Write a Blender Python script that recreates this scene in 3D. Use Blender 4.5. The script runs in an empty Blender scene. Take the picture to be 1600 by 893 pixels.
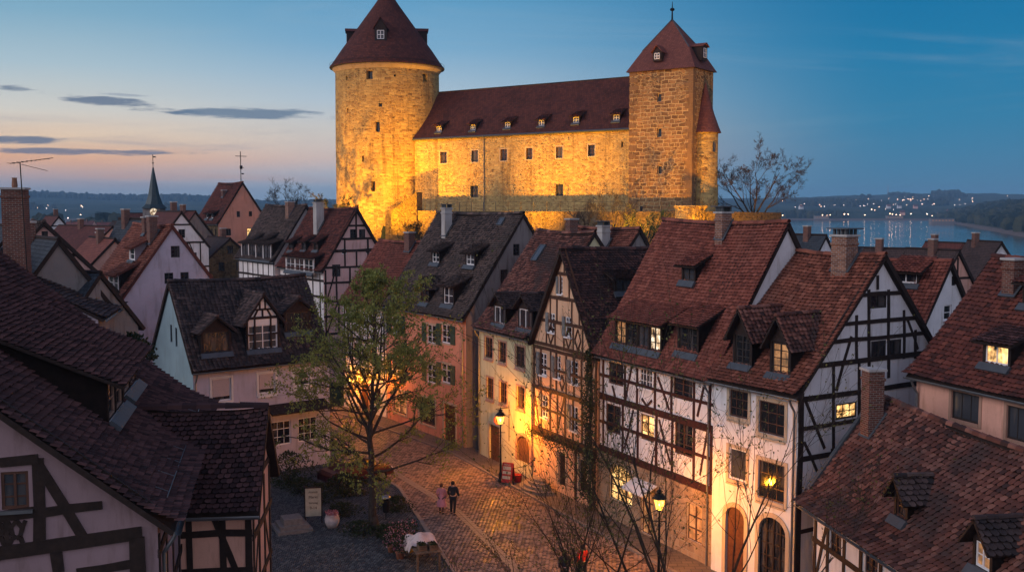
import bpy, math, random
import numpy as np
from mathutils import Vector, Matrix
R = math.radians
sc = bpy.context.scene
col = sc.collection
# ---------------------------------------------------------------- camera
CAMZ = 16.3
PITCH = math.atan(124.5/1600.0)
cd = bpy.data.cameras.new('camera'); cam = bpy.data.objects.new('camera', cd); col.objects.link(cam)
cam.location = (0, 0, CAMZ); cam.rotation_euler = (R(90)-PITCH, 0, 0)
cd.sensor_width = 36; cd.lens = 36; cd.clip_start = .3; cd.clip_end = 30000
sc.camera = cam
sc.view_settings.view_transform = 'Standard'; sc.view_settings.look = 'None'
sc.view_settings.exposure = 0; sc.view_settings.gamma = 1
sc.render.engine = 'CYCLES'
# ---------------------------------------------------------------- world: dusk sky
def newmat(name):
    m = bpy.data.materials.new(name); m.use_nodes = True
    nt = m.node_tree; nt.nodes.clear(); return m, nt
class NT:
    def __init__(s, nt): s.t = nt
    def n(s, typ, ins=None, **kw):
        nd = s.t.nodes.new(typ)
        for k, v in kw.items(): setattr(nd, k, v)
        if ins:
            for k, v in ins.items(): s.put(nd.inputs[k], v)
        return nd
    def put(s, sock, v):
        if isinstance(v, bpy.types.NodeSocket): s.t.links.new(v, sock)
        elif isinstance(v, bpy.types.Node): s.t.links.new(v.outputs[0], sock)
        else:
            if hasattr(sock, 'default_value'):
                try: sock.default_value = v
                except Exception:
                    sock.default_value = (v[0], v[1], v[2], 1) if len(v) == 3 else v
    def math(s, op, a, b=0.0, c=None, clamp=False):
        nd = s.t.nodes.new('ShaderNodeMath'); nd.operation = op; nd.use_clamp = clamp
        s.put(nd.inputs[0], a); s.put(nd.inputs[1], b)
        if c is not None: s.put(nd.inputs[2], c)
        return nd.outputs[0]
    def mix(s, f, a, b, mode='MIX'):
        nd = s.t.nodes.new('ShaderNodeMix'); nd.data_type = 'RGBA'; nd.blend_type = mode
        s.put(nd.inputs[0], f); s.put(nd.inputs[6], a if not isinstance(a, tuple) or len(a) == 4 else (*a, 1))
        s.put(nd.inputs[7], b if not isinstance(b, tuple) or len(b) == 4 else (*b, 1))
        return nd.outputs[2]
    def ramp(s, f, stops, interp='LINEAR'):
        nd = s.t.nodes.new('ShaderNodeValToRGB'); cr = nd.color_ramp; cr.interpolation = interp
        q4 = lambda c: (*c, 1) if len(c) == 3 else c
        cr.elements[0].position = stops[0][0]; cr.elements[0].color = q4(stops[0][1])
        cr.elements[1].position = stops[-1][0]; cr.elements[1].color = q4(stops[-1][1])
        for p_, c_ in stops[1:-1]: cr.elements.new(p_).color = q4(c_)
        s.put(nd.inputs[0], f); return nd.outputs[0]
    def maprange(s, v, a, b, c=0.0, d=1.0, t='SMOOTHSTEP'):
        nd = s.t.nodes.new('ShaderNodeMapRange'); nd.interpolation_type = t
        for i, x in enumerate((v, a, b, c, d)): s.put(nd.inputs[i], x)
        return nd.outputs[0]
def srgb(r, g, b):
    f = lambda c: (c/255/12.92) if c/255 <= .04045 else ((c/255+.055)/1.055)**2.4
    return (f(r), f(g), f(b))
w = bpy.data.worlds.new('World'); sc.world = w; w.use_nodes = True
w.node_tree.nodes.clear(); N = NT(w.node_tree)
SKY_GAIN = 1.0
HAZE = 1.7e-4
tc = N.n('ShaderNodeTexCoord')
sp = N.n('ShaderNodeSeparateXYZ', {0: tc.outputs['Generated']})
X, Y, Z = sp.outputs
hyp = N.math('SQRT', N.math('ADD', N.math('MULTIPLY', X, X), N.math('ADD', N.math('MULTIPLY', Y, Y), 1e-6)))
az = N.math('DIVIDE', X, hyp)                        # sine of the bearing, -1 west .. 1 east
el = N.math('MAXIMUM', Z, 0.0)
def col3(stops): return N.ramp(el, stops)
lft = col3([(0, srgb(150,176,198)), (.012, srgb(182,190,200)), (.028, srgb(216,186,176)), (.042, srgb(255,194,148)), (.058, srgb(255,220,182)),
            (.085, srgb(226,222,212)), (.125, srgb(180,204,216)), (.17, srgb(134,180,206)), (.22, srgb(104,158,192)), (.5, srgb(60,104,148)), (1, srgb(40,70,112))])
mid = col3([(0, srgb(158,188,212)), (.025, srgb(186,200,214)), (.045, srgb(228,206,196)), (.07, srgb(222,216,208)), (.1, srgb(186,206,220)), (.15, srgb(128,178,212)),
            (.21, srgb(84,156,200)), (.35, srgb(46,106,154)), (1, srgb(30,62,106))])
rgt = col3([(0, srgb(86,142,172)), (.03, srgb(72,134,170)), (.08, srgb(48,132,174)), (.14, srgb(26,126,174)), (.21, srgb(10,114,166)),
            (.35, srgb(10,86,134)), (1, srgb(22,50,92))])
t1 = N.maprange(az, -.42, -.12); t2 = N.maprange(az, -.1, .36)
grad = N.mix(t2, N.mix(t1, lft, mid), rgt)
# clouds: long thin streaks and three dark banks low in the west
yy = N.math('MAXIMUM', Y, .05)
cu = N.math('DIVIDE', X, yy); cv = N.math('DIVIDE', Z, yy)
front = N.math('GREATER_THAN', Y, .1)
def cvec(sx, sy, ox=0.0):
    return N.n('ShaderNodeCombineXYZ', {0: N.math('MULTIPLY_ADD', cu, sx, ox), 1: N.math('MULTIPLY', cv, sy), 2: 0.0})
nz = N.n('ShaderNodeTexNoise', {'Vector': cvec(3.2, 42), 'Scale': 1.0, 'Detail': 6.0, 'Roughness': .55, 'Distortion': .4})
streak = N.maprange(nz.outputs[0], .5, .72)
hmask = N.math('MULTIPLY', N.math('MULTIPLY', N.maprange(cv, .0, .03), N.maprange(cv, .11, .05)), N.maprange(cu, -.1, -.26))
grad = N.mix(N.math('MULTIPLY', N.math('MULTIPLY', streak, hmask), .62), grad, srgb(150,152,172))
nz3 = N.n('ShaderNodeTexNoise', {'Vector': cvec(2.0, 26, 7.0), 'Scale': 1.0, 'Detail': 5.0, 'Roughness': .5, 'Distortion': .6})
pk = N.math('MULTIPLY', N.math('MULTIPLY', N.maprange(nz3.outputs[0], .5, .68), N.maprange(cu, .0, -.3)),
            N.math('MULTIPLY', N.maprange(cv, .01, .03), N.maprange(cv, .085, .05)))
grad = N.mix(N.math('MULTIPLY', pk, .5), grad, srgb(238,178,140))
wz = N.n('ShaderNodeTexNoise', {'Vector': cvec(1.6, 14, 3.0), 'Scale': 1.0, 'Detail': 6.0, 'Roughness': .6, 'Distortion': 1.0})
wisp = N.math('MULTIPLY', N.maprange(wz.outputs[0], .52, .8), N.math('MULTIPLY', N.maprange(cv, .03, .08), front))
grad = N.mix(N.math('MULTIPLY', wisp, .22), grad, srgb(190,200,205))
nb = N.n('ShaderNodeTexNoise', {'Vector': cvec(9, 70), 'Scale': 1.0, 'Detail': 7.0, 'Roughness': .62})
nbv = N.math('SUBTRACT', nb.outputs[0], .5)
def bank(g, px, py, hw, hh, tilt, c, a=.85):
    u0 = (px-800)/1600; v0 = (322-py)/1600
    du = N.math('SUBTRACT', cu, u0)
    dv = N.math('SUBTRACT', N.math('SUBTRACT', cv, v0), N.math('MULTIPLY', du, tilt))
    a1 = N.math('DIVIDE', du, hw/1600); b1 = N.math('DIVIDE', dv, hh/1600)
    r = N.math('ADD', N.math('MULTIPLY', a1, a1), N.math('MULTIPLY', b1, b1))
    m = N.math('SUBTRACT', N.math('SUBTRACT', 1.0, r), N.math('MULTIPLY', nbv, -7.5))
    m = N.math('MULTIPLY', N.maprange(m, -.2, .9), front)
    return N.mix(N.math('MULTIPLY', m, a), g, c)
CB = srgb(92,112,140)
grad = bank(grad, 165, 160, 120, 8, -.13, CB)
grad = bank(grad, 405, 180, 125, 8, -.03, srgb(100,124,150))
grad = bank(grad, 20, 220, 130, 7, -.02, CB)
grad = bank(grad, 165, 238, 170, 5, -.02, srgb(108,118,142))
grad = bank(grad, 165, 148, 60, 3, -.06, srgb(130,145,168), .5)
# out-of-view sky behind and overhead, brightened to add light on facades and roofs
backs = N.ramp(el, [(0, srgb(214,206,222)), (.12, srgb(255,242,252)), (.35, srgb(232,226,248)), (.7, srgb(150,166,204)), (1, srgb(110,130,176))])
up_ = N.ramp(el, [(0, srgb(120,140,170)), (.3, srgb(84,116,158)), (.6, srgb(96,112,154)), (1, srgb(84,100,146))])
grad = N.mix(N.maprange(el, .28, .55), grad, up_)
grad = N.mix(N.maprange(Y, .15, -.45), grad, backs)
grad = N.mix(N.maprange(Z, 0.0, -.02), grad, srgb(70,90,110))
nsky = N.n('ShaderNodeTexSky', sky_type='NISHITA'); nsky.sun_disc = False
nsky.sun_elevation = R(.5); nsky.sun_rotation = R(-75)
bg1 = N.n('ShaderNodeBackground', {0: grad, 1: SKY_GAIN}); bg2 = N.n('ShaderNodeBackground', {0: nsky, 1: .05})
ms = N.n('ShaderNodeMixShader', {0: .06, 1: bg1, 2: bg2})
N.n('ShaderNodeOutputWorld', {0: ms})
# afterglow of the sun just gone, low in the west: very weak and very soft
sl = bpy.data.lights.new('sun', 'SUN'); sl.energy = 1.25; sl.angle = R(35); sl.color = (1, .87, .88)
so = bpy.data.objects.new('sun', sl); col.objects.link(so)
so.rotation_euler = Vector((.88, .26, -.42)).to_track_quat('-Z', 'Y').to_euler()

# ---------------------------------------------------------------- view helpers: where does a sight line of the photograph land
CP = Vector((0, 0, CAMZ))
def ray(px, py):
    u = (px-800)/1600; v = (446.5-py)/1600
    c, s_ = math.cos(PITCH), math.sin(PITCH)
    return Vector((u, c+v*s_, -s_+v*c))
def W(px, py, Yd):
    d = ray(px, py); return CP+d*(Yd/d.y)
def G(px, py, z=0.0):
    d = ray(px, py); return CP+d*((z-CAMZ)/d.z)
def proj(p):
    q = Vector(p)-CP; c, s_ = math.cos(PITCH), math.sin(PITCH)
    f = q.y*c-q.z*s_; up = q.y*s_+q.z*c
    return (800+1600*q.x/f, 446.5-1600*up/f)

# ---------------------------------------------------------------- mesh builder
class MB:
    def __init__(s): s.v = []; s.f = []; s.m = []; s.uv = {}; s.c = {}
    def add(s, vs, fs, mat=0, uvs=None, c=None):
        b = len(s.v); s.v.extend([tuple(p) for p in vs])
        for i, f in enumerate(fs):
            if uvs is not None: s.uv[len(s.f)] = uvs[i]
            s.f.append(tuple(b+k for k in f)); s.m.append(mat)
        if c is not None:
            for k in range(len(vs)): s.c[b+k] = c if not isinstance(c, (list, np.ndarray)) else c[k]
        return b
    def poly(s, pts, mat=0, uv=None): s.add(pts, [tuple(range(len(pts)))], mat, [uv] if uv else None)
    def box(s, c, size, mat=0, rot=None):
        hx, hy, hz = size[0]/2, size[1]/2, size[2]/2
        pts = [Vector((x*hx, y*hy, z*hz)) for z in (-1, 1) for y in (-1, 1) for x in (-1, 1)]
        if rot is not None: pts = [rot @ p for p in pts]
        s.add([p+Vector(c) for p in pts], [(0,2,3,1),(4,5,7,6),(0,1,5,4),(2,6,7,3),(0,4,6,2),(1,3,7,5)], mat)
    def fbox(s, O, U, V, Nn, u0, u1, v0, v1, n0, n1, mat=0):
        """box in a plane frame"""
        P = lambda u, v, n: Vector(O)+Vector(U)*u+Vector(V)*v+Vector(Nn)*n
        pts = [P(u, v, n) for n in (n0, n1) for v in (v0, v1) for u in (u0, u1)]
        s.add(pts, [(0,2,3,1),(4,5,7,6),(0,1,5,4),(2,6,7,3),(0,4,6,2),(1,3,7,5)], mat)
    def tube(s, pts, rad, n=6, mat=0, cap=True):
        pts = [Vector(p) for p in pts]; rings = []
        if not isinstance(rad, (list, tuple)): rad = [rad]*len(pts)
        vs = []
        ref = None
        for i, p in enumerate(pts):
            d = (pts[min(i+1, len(pts)-1)]-pts[max(i-1, 0)])
            d = d.normalized() if d.length > 1e-9 else Vector((0, 0, 1))
            if ref is None: ref = d.orthogonal().normalized()
            a = (ref-d*ref.dot(d)); a = a.normalized() if a.length > 1e-6 else d.orthogonal().normalized()
            ref = a; b = d.cross(a)
            for k in range(n):
                t = 2*math.pi*k/n; vs.append(p+(a*math.cos(t)+b*math.sin(t))*rad[i])
        fs = [(i*n+k, i*n+(k+1) % n, (i+1)*n+(k+1) % n, (i+1)*n+k) for i in range(len(pts)-1) for k in range(n)]
        if cap and n > 2: fs += [tuple(range(n-1, -1, -1)), tuple((len(pts)-1)*n+k for k in range(n))]
        s.add(vs, fs, mat)
    def lathe(s, prof, n=24, c=(0, 0, 0), mat=0, a0=0.0, a1=2*math.pi, uvr=None):
        full = abs(a1-a0-2*math.pi) < 1e-6; m = n if full else n+1
        vs = []
        for r, z in prof:
            for k in range(m):
                t = a0+(a1-a0)*k/n; vs.append((c[0]+r*math.cos(t), c[1]+r*math.sin(t), c[2]+z))
        fs = []; uvs = []
        L = [0]
        for i in range(len(prof)-1): L.append(L[-1]+math.hypot(prof[i+1][0]-prof[i][0], prof[i+1][1]-prof[i][1]))
        RR = uvr or max(p[0] for p in prof)
        for i in range(len(prof)-1):
            for k in range(n):
                k2 = (k+1) % m
                fs.append((i*m+k, i*m+k2, (i+1)*m+k2, (i+1)*m+k))
                ua = RR*(a1-a0)*k/n; ub = RR*(a1-a0)*(k+1)/n
                uvs.append([(ua, L[i]), (ub, L[i]), (ub, L[i+1]), (ua, L[i+1])])
        s.add(vs, fs, mat, uvs)
    def build(s, name, mats, parent=None, smooth=False, loc=None):
        me = bpy.data.meshes.new(name); me.from_pydata([tuple(p) for p in s.v], [], s.f)
        if not isinstance(mats, (list, tuple)): mats = [mats]
        for m in mats: me.materials.append(m)
        nf = len(me.polygons)
        if nf:
            me.polygons.foreach_set('material_index', np.array(s.m, dtype=np.int32))
            if smooth: me.polygons.foreach_set('use_smooth', np.ones(nf, dtype=bool))
            nl = len(me.loops)
            vi = np.empty(nl, dtype=np.int32); me.loops.foreach_get('vertex_index', vi)
            co = np.empty(len(me.vertices)*3, dtype=np.float32); me.vertices.foreach_get('co', co); co = co.reshape(-1, 3)
            nr = np.empty(nf*3, dtype=np.float32); me.polygons.foreach_get('normal', nr); nr = np.abs(nr.reshape(-1, 3))
            lt = np.empty(nf, dtype=np.int32); me.polygons.foreach_get('loop_total', lt)
            ln = np.repeat(nr, lt, axis=0); lc = co[vi]
            uv = np.where(((ln[:, 2] >= ln[:, 0]) & (ln[:, 2] >= ln[:, 1]))[:, None], lc[:, :2],
                          np.where((ln[:, 0] > ln[:, 1])[:, None], lc[:, 1:3], lc[:, [0, 2]])).astype(np.float32)
            if s.uv:
                st = np.concatenate([[0], np.cumsum(lt)[:-1]])
                for fi, u in s.uv.items(): uv[st[fi]:st[fi]+len(u)] = u
            ul = me.uv_layers.new(name='UVMap'); ul.data.foreach_set('uv', uv.ravel())
            if s.c:
                ca = np.full((len(me.vertices), 4), .5, dtype=np.float32)
                ks = np.fromiter(s.c.keys(), dtype=np.int64); vs = np.fromiter(s.c.values(), dtype=np.float32)
                ca[ks, 0] = vs; ca[:, 3] = 1
                at = me.color_attributes.new('Col', 'FLOAT_COLOR', 'POINT'); at.data.foreach_set('color', ca.ravel())
        me.update()
        o = bpy.data.objects.new(name, me); col.objects.link(o)
        if parent is not None: o.parent = parent
        if loc is not None: o.location = loc
        return o
def tag(o, label=None, cat=None, group=None, kind=None):
    if label: o['label'] = label
    if cat: o['category'] = cat
    if group: o['group'] = group
    if kind: o['kind'] = kind
    return o
def thing(name, label, cat, loc=(0, 0, 0), rz=0, group=None):
    o = bpy.data.objects.new(name, None); col.objects.link(o); o.empty_display_size = .2
    o.location = loc; o.rotation_euler = (0, 0, rz)
    return tag(o, label, cat, group)
def copy_tree(o, parent=None):
    c = o.copy(); col.objects.link(c); c.parent = parent
    for ch in list(o.children): copy_tree(ch, c)
    return c

# ---------------------------------------------------------------- materials
def out(N, bsdf, disp=None):
    N.n('ShaderNodeOutputMaterial', {0: bsdf})
def noise(N, vec, scale, detail=4, rough=.55, dist=0.0):
    return N.n('ShaderNodeTexNoise', {'Vector': vec, 'Scale': scale, 'Detail': float(detail), 'Roughness': rough, 'Distortion': dist}).outputs[0]
def bump(N, h, strength=.3, dist=.02):
    return N.n('ShaderNodeBump', {'Height': h, 'Strength': strength, 'Distance': dist}).outputs[0]
def pbsdf(N, base, rough=.8, normal=None, metal=0.0, spec=.3, **kw):
    ins = {'Base Color': base if not isinstance(base, tuple) else (*base[:3], 1), 'Roughness': rough, 'Metallic': metal, 'Specular IOR Level': spec}
    ins.update(kw)
    if normal is not None: ins['Normal'] = normal
    return N.n('ShaderNodeBsdfPrincipled', ins)
def m_plain(name, c, rough=.7, metal=0.0, var=.25, scale=3.0, spec=.3, bmp=.0):
    m, nt = newmat(name); N = NT(nt); tc = N.n('ShaderNodeTexCoord').outputs['Object']
    n = noise(N, tc, scale, 5, .6)
    c2 = tuple(x*(1-var) for x in c); c3 = tuple(min(1, x*(1+var*.6)) for x in c)
    base = N.ramp(n, [(.3, c2), (.5, c), (.7, c3)])
    nm = bump(N, noise(N, tc, scale*8, 3), bmp, .02) if bmp else None
    out(N, pbsdf(N, base, rough, nm, metal, spec)); return m
def m_plaster(name, c, dirt=.35):
    m, nt = newmat(name); N = NT(nt)
    t = N.n('ShaderNodeTexCoord'); tc = t.outputs['Object']
    mp = N.n('ShaderNodeMapping', {'Vector': tc, 'Scale': (3, 3, .5)}).outputs[0]
    a = noise(N, tc, .7, 5, .6); b = noise(N, mp, .9, 5, .65); g = noise(N, tc, 16, 3, .6)
    d = tuple(x*(1-dirt)*f for x, f in zip(c, (1, .95, .88)))
    base = N.mix(N.maprange(a, .35, .7), c, tuple(x*.86 for x in c))
    base = N.mix(N.math('MULTIPLY', N.maprange(b, .48, .72), .9), base, d)
    base = N.mix(N.math('MULTIPLY', N.maprange(noise(N, tc, 2.3, 6, .7), .62, .75), .35), base, d)
    out(N, pbsdf(N, base, .88, bump(N, N.math('ADD', g, N.math('MULTIPLY', a, 2.0)), .35, .015), spec=.2)); return m
def m_wood(name, c, rough=.75):
    m, nt = newmat(name); N = NT(nt); tc = N.n('ShaderNodeTexCoord').outputs['Object']
    a = noise(N, tc, 5, 6, .7); b = noise(N, tc, 30, 3, .6)
    base = N.ramp(a, [(.3, tuple(x*.5 for x in c)), (.55, c), (.75, tuple(x*1.5 for x in c))])
    out(N, pbsdf(N, base, rough, bump(N, b, .4, .01), spec=.25)); return m
def m_roof(name, dark, mid_, light, patch=.5, pscale=.5, pcol=(.018,.016,.016), rough=.82):
    """individual modelled tiles; every tile carries its own random value"""
    m, nt = newmat(name); N = NT(nt); tc = N.n('ShaderNodeTexCoord').outputs['Object']
    at = N.n('ShaderNodeAttribute', attribute_name='Col'); r = N.n('ShaderNodeSeparateColor', {0: at.outputs[0]}).outputs[0]
    a = noise(N, tc, pscale, 5, .6); g = noise(N, tc, 14, 4, .65)
    r2 = N.math('ADD', r, N.math('MULTIPLY', N.math('SUBTRACT', a, .5), .8))
    base = N.ramp(r2, [(.08, dark), (.5, mid_), (.92, light)])
    p = N.math('MULTIPLY', N.maprange(N.math('ADD', a, N.math('MULTIPLY', N.math('SUBTRACT', r, .5), .12)), .5, .68), patch)
    base = N.mix(p, base, pcol)
    base = N.mix(N.math('MULTIPLY', N.maprange(g, .55, .8), .3), base, tuple(x*.5 for x in mid_))
    out(N, pbsdf(N, base, rough, bump(N, g, .35, .012), spec=.25)); return m
def m_tilesh(name, c1, c2, tw=.2, th=.18, patch=.4):
    """flat roof covering seen from afar: courses and columns from UV in metres"""
    m, nt = newmat(name); N = NT(nt); t = N.n('ShaderNodeTexCoord'); uv = t.outputs['UV']
    br = N.n('ShaderNodeTexBrick', {'Vector': uv, 'Scale': 1.0, 'Mortar Size': .014, 'Mortar Smooth': .3, 'Bias': 0.0, 'Brick Width': tw, 'Row Height': th}, offset=.5)
    br.inputs['Color1'].default_value = (*c1, 1); br.inputs['Color2'].default_value = (*c2, 1); br.inputs['Mortar'].default_value = (*[x*.35 for x in c1], 1)
    a = noise(N, t.outputs['Object'], .6, 6, .65)
    base = N.mix(N.math('MULTIPLY', N.maprange(a, .45, .7), patch), br.outputs[0], tuple(x*.4 for x in c1))
    sx = N.n('ShaderNodeSeparateXYZ', {0: uv}).outputs[1]
    saw = N.math('SUBTRACT', 1.0, N.math('FRACT', N.math('DIVIDE', sx, th)))
    h = N.math('ADD', saw, N.math('MULTIPLY', br.outputs['Fac'], -1.0))
    out(N, pbsdf(N, base, .82, bump(N, h, .8, .03), spec=.25)); return m
def m_brick(name, c1, c2, mortar, bw=.25, bh=.085, ms=.012, bm=.6, rough=.85):
    m, nt = newmat(name); N = NT(nt); t = N.n('ShaderNodeTexCoord'); uv = t.outputs['UV']
    br = N.n('ShaderNodeTexBrick', {'Vector': uv, 'Scale': 1.0, 'Mortar Size': ms, 'Mortar Smooth': .2, 'Bias': 0.0, 'Brick Width': bw, 'Row Height': bh}, offset=.5)
    br.inputs['Color1'].default_value = (*c1, 1); br.inputs['Color2'].default_value = (*c2, 1); br.inputs['Mortar'].default_value = (*mortar, 1)
    a = noise(N, t.outputs['Object'], 1.4, 6, .7)
    base = N.mix(N.math('MULTIPLY', N.maprange(a, .5, .75), .6), br.outputs[0], tuple(x*.3 for x in c1))
    h = N.math('ADD', N.math('MULTIPLY', br.outputs['Fac'], -1.0), N.math('MULTIPLY', noise(N, t.outputs['Object'], 30, 3), .5))
    out(N, pbsdf(N, base, rough, bump(N, h, bm, .015), spec=.2)); return m
def m_stone(name, c1, c2, dark, mortar, bw, bh, rubble=.5, ms=.03, warp=.12):
    """old castle masonry: warped courses mixed with rubble cells, weathered holes"""
    m, nt = newmat(name); N = NT(nt); t = N.n('ShaderNodeTexCoord'); uv = t.outputs['UV']; ob = t.outputs['Object']
    wn = N.n('ShaderNodeTexNoise', {'Vector': ob, 'Scale': 1.1, 'Detail': 3.0}).outputs[1]
    off = N.n('ShaderNodeVectorMath', {0: N.n('ShaderNodeVectorMath', {0: wn, 1: (.5, .5, .5)}, operation='SUBTRACT').outputs[0], 1: (warp*2.5, warp*2.5, 0)}, operation='MULTIPLY').outputs[0]
    wuv = N.n('ShaderNodeVectorMath', {0: uv, 1: off}, operation='ADD').outputs[0]
    br = N.n('ShaderNodeTexBrick', {'Vector': wuv, 'Scale': 1.0, 'Mortar Size': ms, 'Mortar Smooth': .35, 'Bias': -.1, 'Brick Width': bw, 'Row Height': bh}, offset=.43, squash=.75, squash_frequency=3)
    br.inputs['Color1'].default_value = (*c1, 1); br.inputs['Color2'].default_value = (*c2, 1); br.inputs['Mortar'].default_value = (*mortar, 1)
    vuv = N.n('ShaderNodeMapping', {'Vector': wuv, 'Scale': (1/bw*1.5, 1/bh*1.15, 1)}).outputs[0]
    vo = N.n('ShaderNodeTexVoronoi', {'Vector': vuv, 'Scale': 1.0}, feature='DISTANCE_TO_EDGE').outputs[0]
    vc = N.n('ShaderNodeTexVoronoi', {'Vector': vuv, 'Scale': 1.0}, feature='F1')
    vr = N.n('ShaderNodeSeparateColor', {0: vc.outputs[1]}).outputs[0]
    vcol = N.mix(vr, c1, c2)
    vm = N.maprange(vo, .02, .12)
    vcol = N.mix(vm, mortar, vcol)
    sel = N.maprange(noise(N, ob, .28, 3, .6), .5-.25*(rubble*2-1)-.06, .5-.25*(rubble*2-1)+.06)
    base = N.mix(sel, br.outputs[0], vcol)
    spot = N.maprange(noise(N, N.n('ShaderNodeMapping', {'Vector': uv, 'Scale': (1, 2.2, 1)}).outputs[0], 2.2, 5, .65), .585, .65)
    base = N.mix(N.math('MULTIPLY', spot, .75), base, dark)
    big = noise(N, ob, .16, 5, .6)
    base = N.mix(N.math('MULTIPLY', N.maprange(big, .45, .7), .35), base, tuple(x*.55 for x in c1))
    strk = N.maprange(noise(N, N.n('ShaderNodeMapping', {'Vector': ob, 'Scale': (1.3, 1.3, .09)}).outputs[0], 1.0, 6, .65), .52, .7)
    base = N.mix(N.math('MULTIPLY', strk, .55), base, tuple(x*.4 for x in c2))
    fine = noise(N, ob, 9, 5, .7)
    hb = N.math('MULTIPLY', br.outputs['Fac'], -1.0); hv = vm
    h = N.math('ADD', N.math('ADD', N.mix(sel, N.n('ShaderNodeCombineXYZ', {0: hb, 1: hb, 2: hb}).outputs[0], N.n('ShaderNodeCombineXYZ', {0: hv, 1: hv, 2: hv}).outputs[0]), N.math('MULTIPLY', fine, .9)), N.math('MULTIPLY', spot, -1.2))
    out(N, pbsdf(N, base, .92, bump(N, h, .9, .06), spec=.15)); return m
def m_glass(name, tint=(.012,.014,.018), rough=.06):
    m, nt = newmat(name); N = NT(nt); tc = N.n('ShaderNodeTexCoord').outputs['Object']
    n = noise(N, tc, 1.6, 2); nm = bump(N, n, .12, .05)
    cur = N.maprange(noise(N, N.n('ShaderNodeMapping', {'Vector': tc, 'Scale': (2.4, 2.4, .35)}).outputs[0], 1.5, 3), .52, .62)
    base = N.mix(N.math('MULTIPLY', cur, .6), tint, (.10,.09,.085))
    out(N, pbsdf(N, base, rough, nm, spec=.6)); return m
def m_lit(name, c=(1,.62,.18), s=2.0):
    m, nt = newmat(name); N = NT(nt); tc = N.n('ShaderNodeTexCoord').outputs['Object']
    a = noise(N, tc, 2.2, 4, .6); b = noise(N, N.n('ShaderNodeMapping', {'Vector': tc, 'Scale': (6, 6, .6)}).outputs[0], 1.2, 3)
    st = N.math('MULTIPLY', N.math('ADD', N.maprange(a, .35, .65, .1, 1.25), N.maprange(b, .4, .7, -.2, .35)), s)
    cc = N.ramp(a, [(.35, (c[0], c[1]*.7, c[2]*.5)), (.65, (c[0], min(1, c[1]*1.15), c[2]*1.6))])
    p = pbsdf(N, (.3,.2,.1), .3); p.inputs['Emission Color'].default_value = (1, 1, 1, 1)
    N.put(p.inputs['Emission Color'], cc); N.put(p.inputs['Emission Strength'], st)
    out(N, p); return m
M = {}
M['timber'] = m_wood('dark_timber', (.028,.017,.013))
M['timber_brown'] = m_wood('brown_timber', (.075,.035,.02))
M['timber_red'] = m_wood('oxblood_timber', (.05,.014,.01))
M['timber_grey'] = m_wood('weathered_timber', (.07,.06,.055))
M['white'] = m_plain('white_paint', (.74,.74,.74), .5, var=.08)
M['frame_brown'] = m_plain('brown_window_paint', (.09,.04,.025), .5)
M['frame_dark'] = m_plain('dark_window_paint', (.035,.028,.025), .5)
M['casing_pink'] = m_plaster('pink_sandstone', (.42,.26,.19), .3)
M['casing_beige'] = m_plaster('beige_sandstone', (.5,.4,.28), .3)
M['casing_white'] = m_plaster('white_stone', (.7,.68,.66), .15)
M['shut_green'] = m_wood('green_shutter_paint', (.035,.075,.05), .6)
M['shut_grey'] = m_wood('grey_shutter_paint', (.19,.2,.2), .6)
M['door_brown'] = m_wood('door_wood', (.11,.045,.02), .5)
M['lead'] = m_plain('lead_flashing', (.085,.095,.105), .5, .3, var=.2)
M['zinc'] = m_plain('zinc_gutter', (.2,.21,.22), .4, .7, var=.2)
M['iron'] = m_plain('black_iron', (.012,.012,.013), .45, .4)
M['pot'] = m_plain('clay_pot', (.25,.12,.07), .8)
M['glass'] = m_glass('dark_glass'); M['glass2'] = m_glass('grey_glass', (.05,.055,.065), .12)
M['lit'] = m_lit('lit_window', (1,.58,.16), 1.5)
M['lit_soft'] = m_lit('dim_lit_window', (1,.42,.12), .35)
M['lit_white'] = m_lit('pale_lit_window', (1,.8,.45), 1.2)
M['blind'] = m_plain('roller_blind', (.52,.43,.42), .7, var=.08)
M['pl_white'] = m_plaster('white_plaster', (.78,.76,.75))
M['pl_cold'] = m_plaster('pale_plaster', (.74,.74,.74))
M['pl_salmon'] = m_plaster('salmon_plaster', (.66,.29,.18))
M['pl_yellow'] = m_plaster('cream_plaster', (.58,.54,.33))
M['pl_beige'] = m_plaster('warm_beige_plaster', (.68,.43,.27))
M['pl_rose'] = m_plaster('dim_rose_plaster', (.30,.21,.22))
M['pl_pink'] = m_plaster('pink_plaster', (.66,.42,.38))
M['pl_peach'] = m_plaster('peach_plaster', (.72,.40,.30))
M['pl_lav'] = m_plaster('lavender_plaster', (.54,.47,.53))
M['pl_lav2'] = m_plaster('grey_lavender_plaster', (.50,.48,.57))
M['pl_turq'] = m_plaster('turquoise_plaster', (.24,.35,.39), .2)
M['pl_grey'] = m_plaster('old_grey_render', (.24,.22,.21), .5)
M['pl_pinkred'] = m_plaster('old_rose_render', (.60,.30,.22), .3)
M['tile_dark'] = m_roof('old_dark_tiles', (.022,.014,.013), (.07,.032,.026), (.14,.06,.045), .7, .45)
M['tile_black'] = m_roof('blackened_tiles', (.025,.02,.02), (.065,.042,.038), (.12,.08,.068), .7, .4, (.014,.015,.017))
M['tile_grey'] = m_roof('grey_brown_tiles', (.03,.022,.02), (.085,.06,.05), (.15,.10,.08), .5, .3, (.04,.04,.035))
M['tile_red'] = m_roof('red_tiles', (.12,.037,.025), (.20,.058,.037), (.29,.095,.062), .35, .25, (.07,.034,.026))
M['tile_red2'] = m_roof('orange_red_tiles', (.11,.038,.024), (.21,.068,.041), (.31,.115,.072), .5, .4, (.06,.032,.026))
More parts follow.
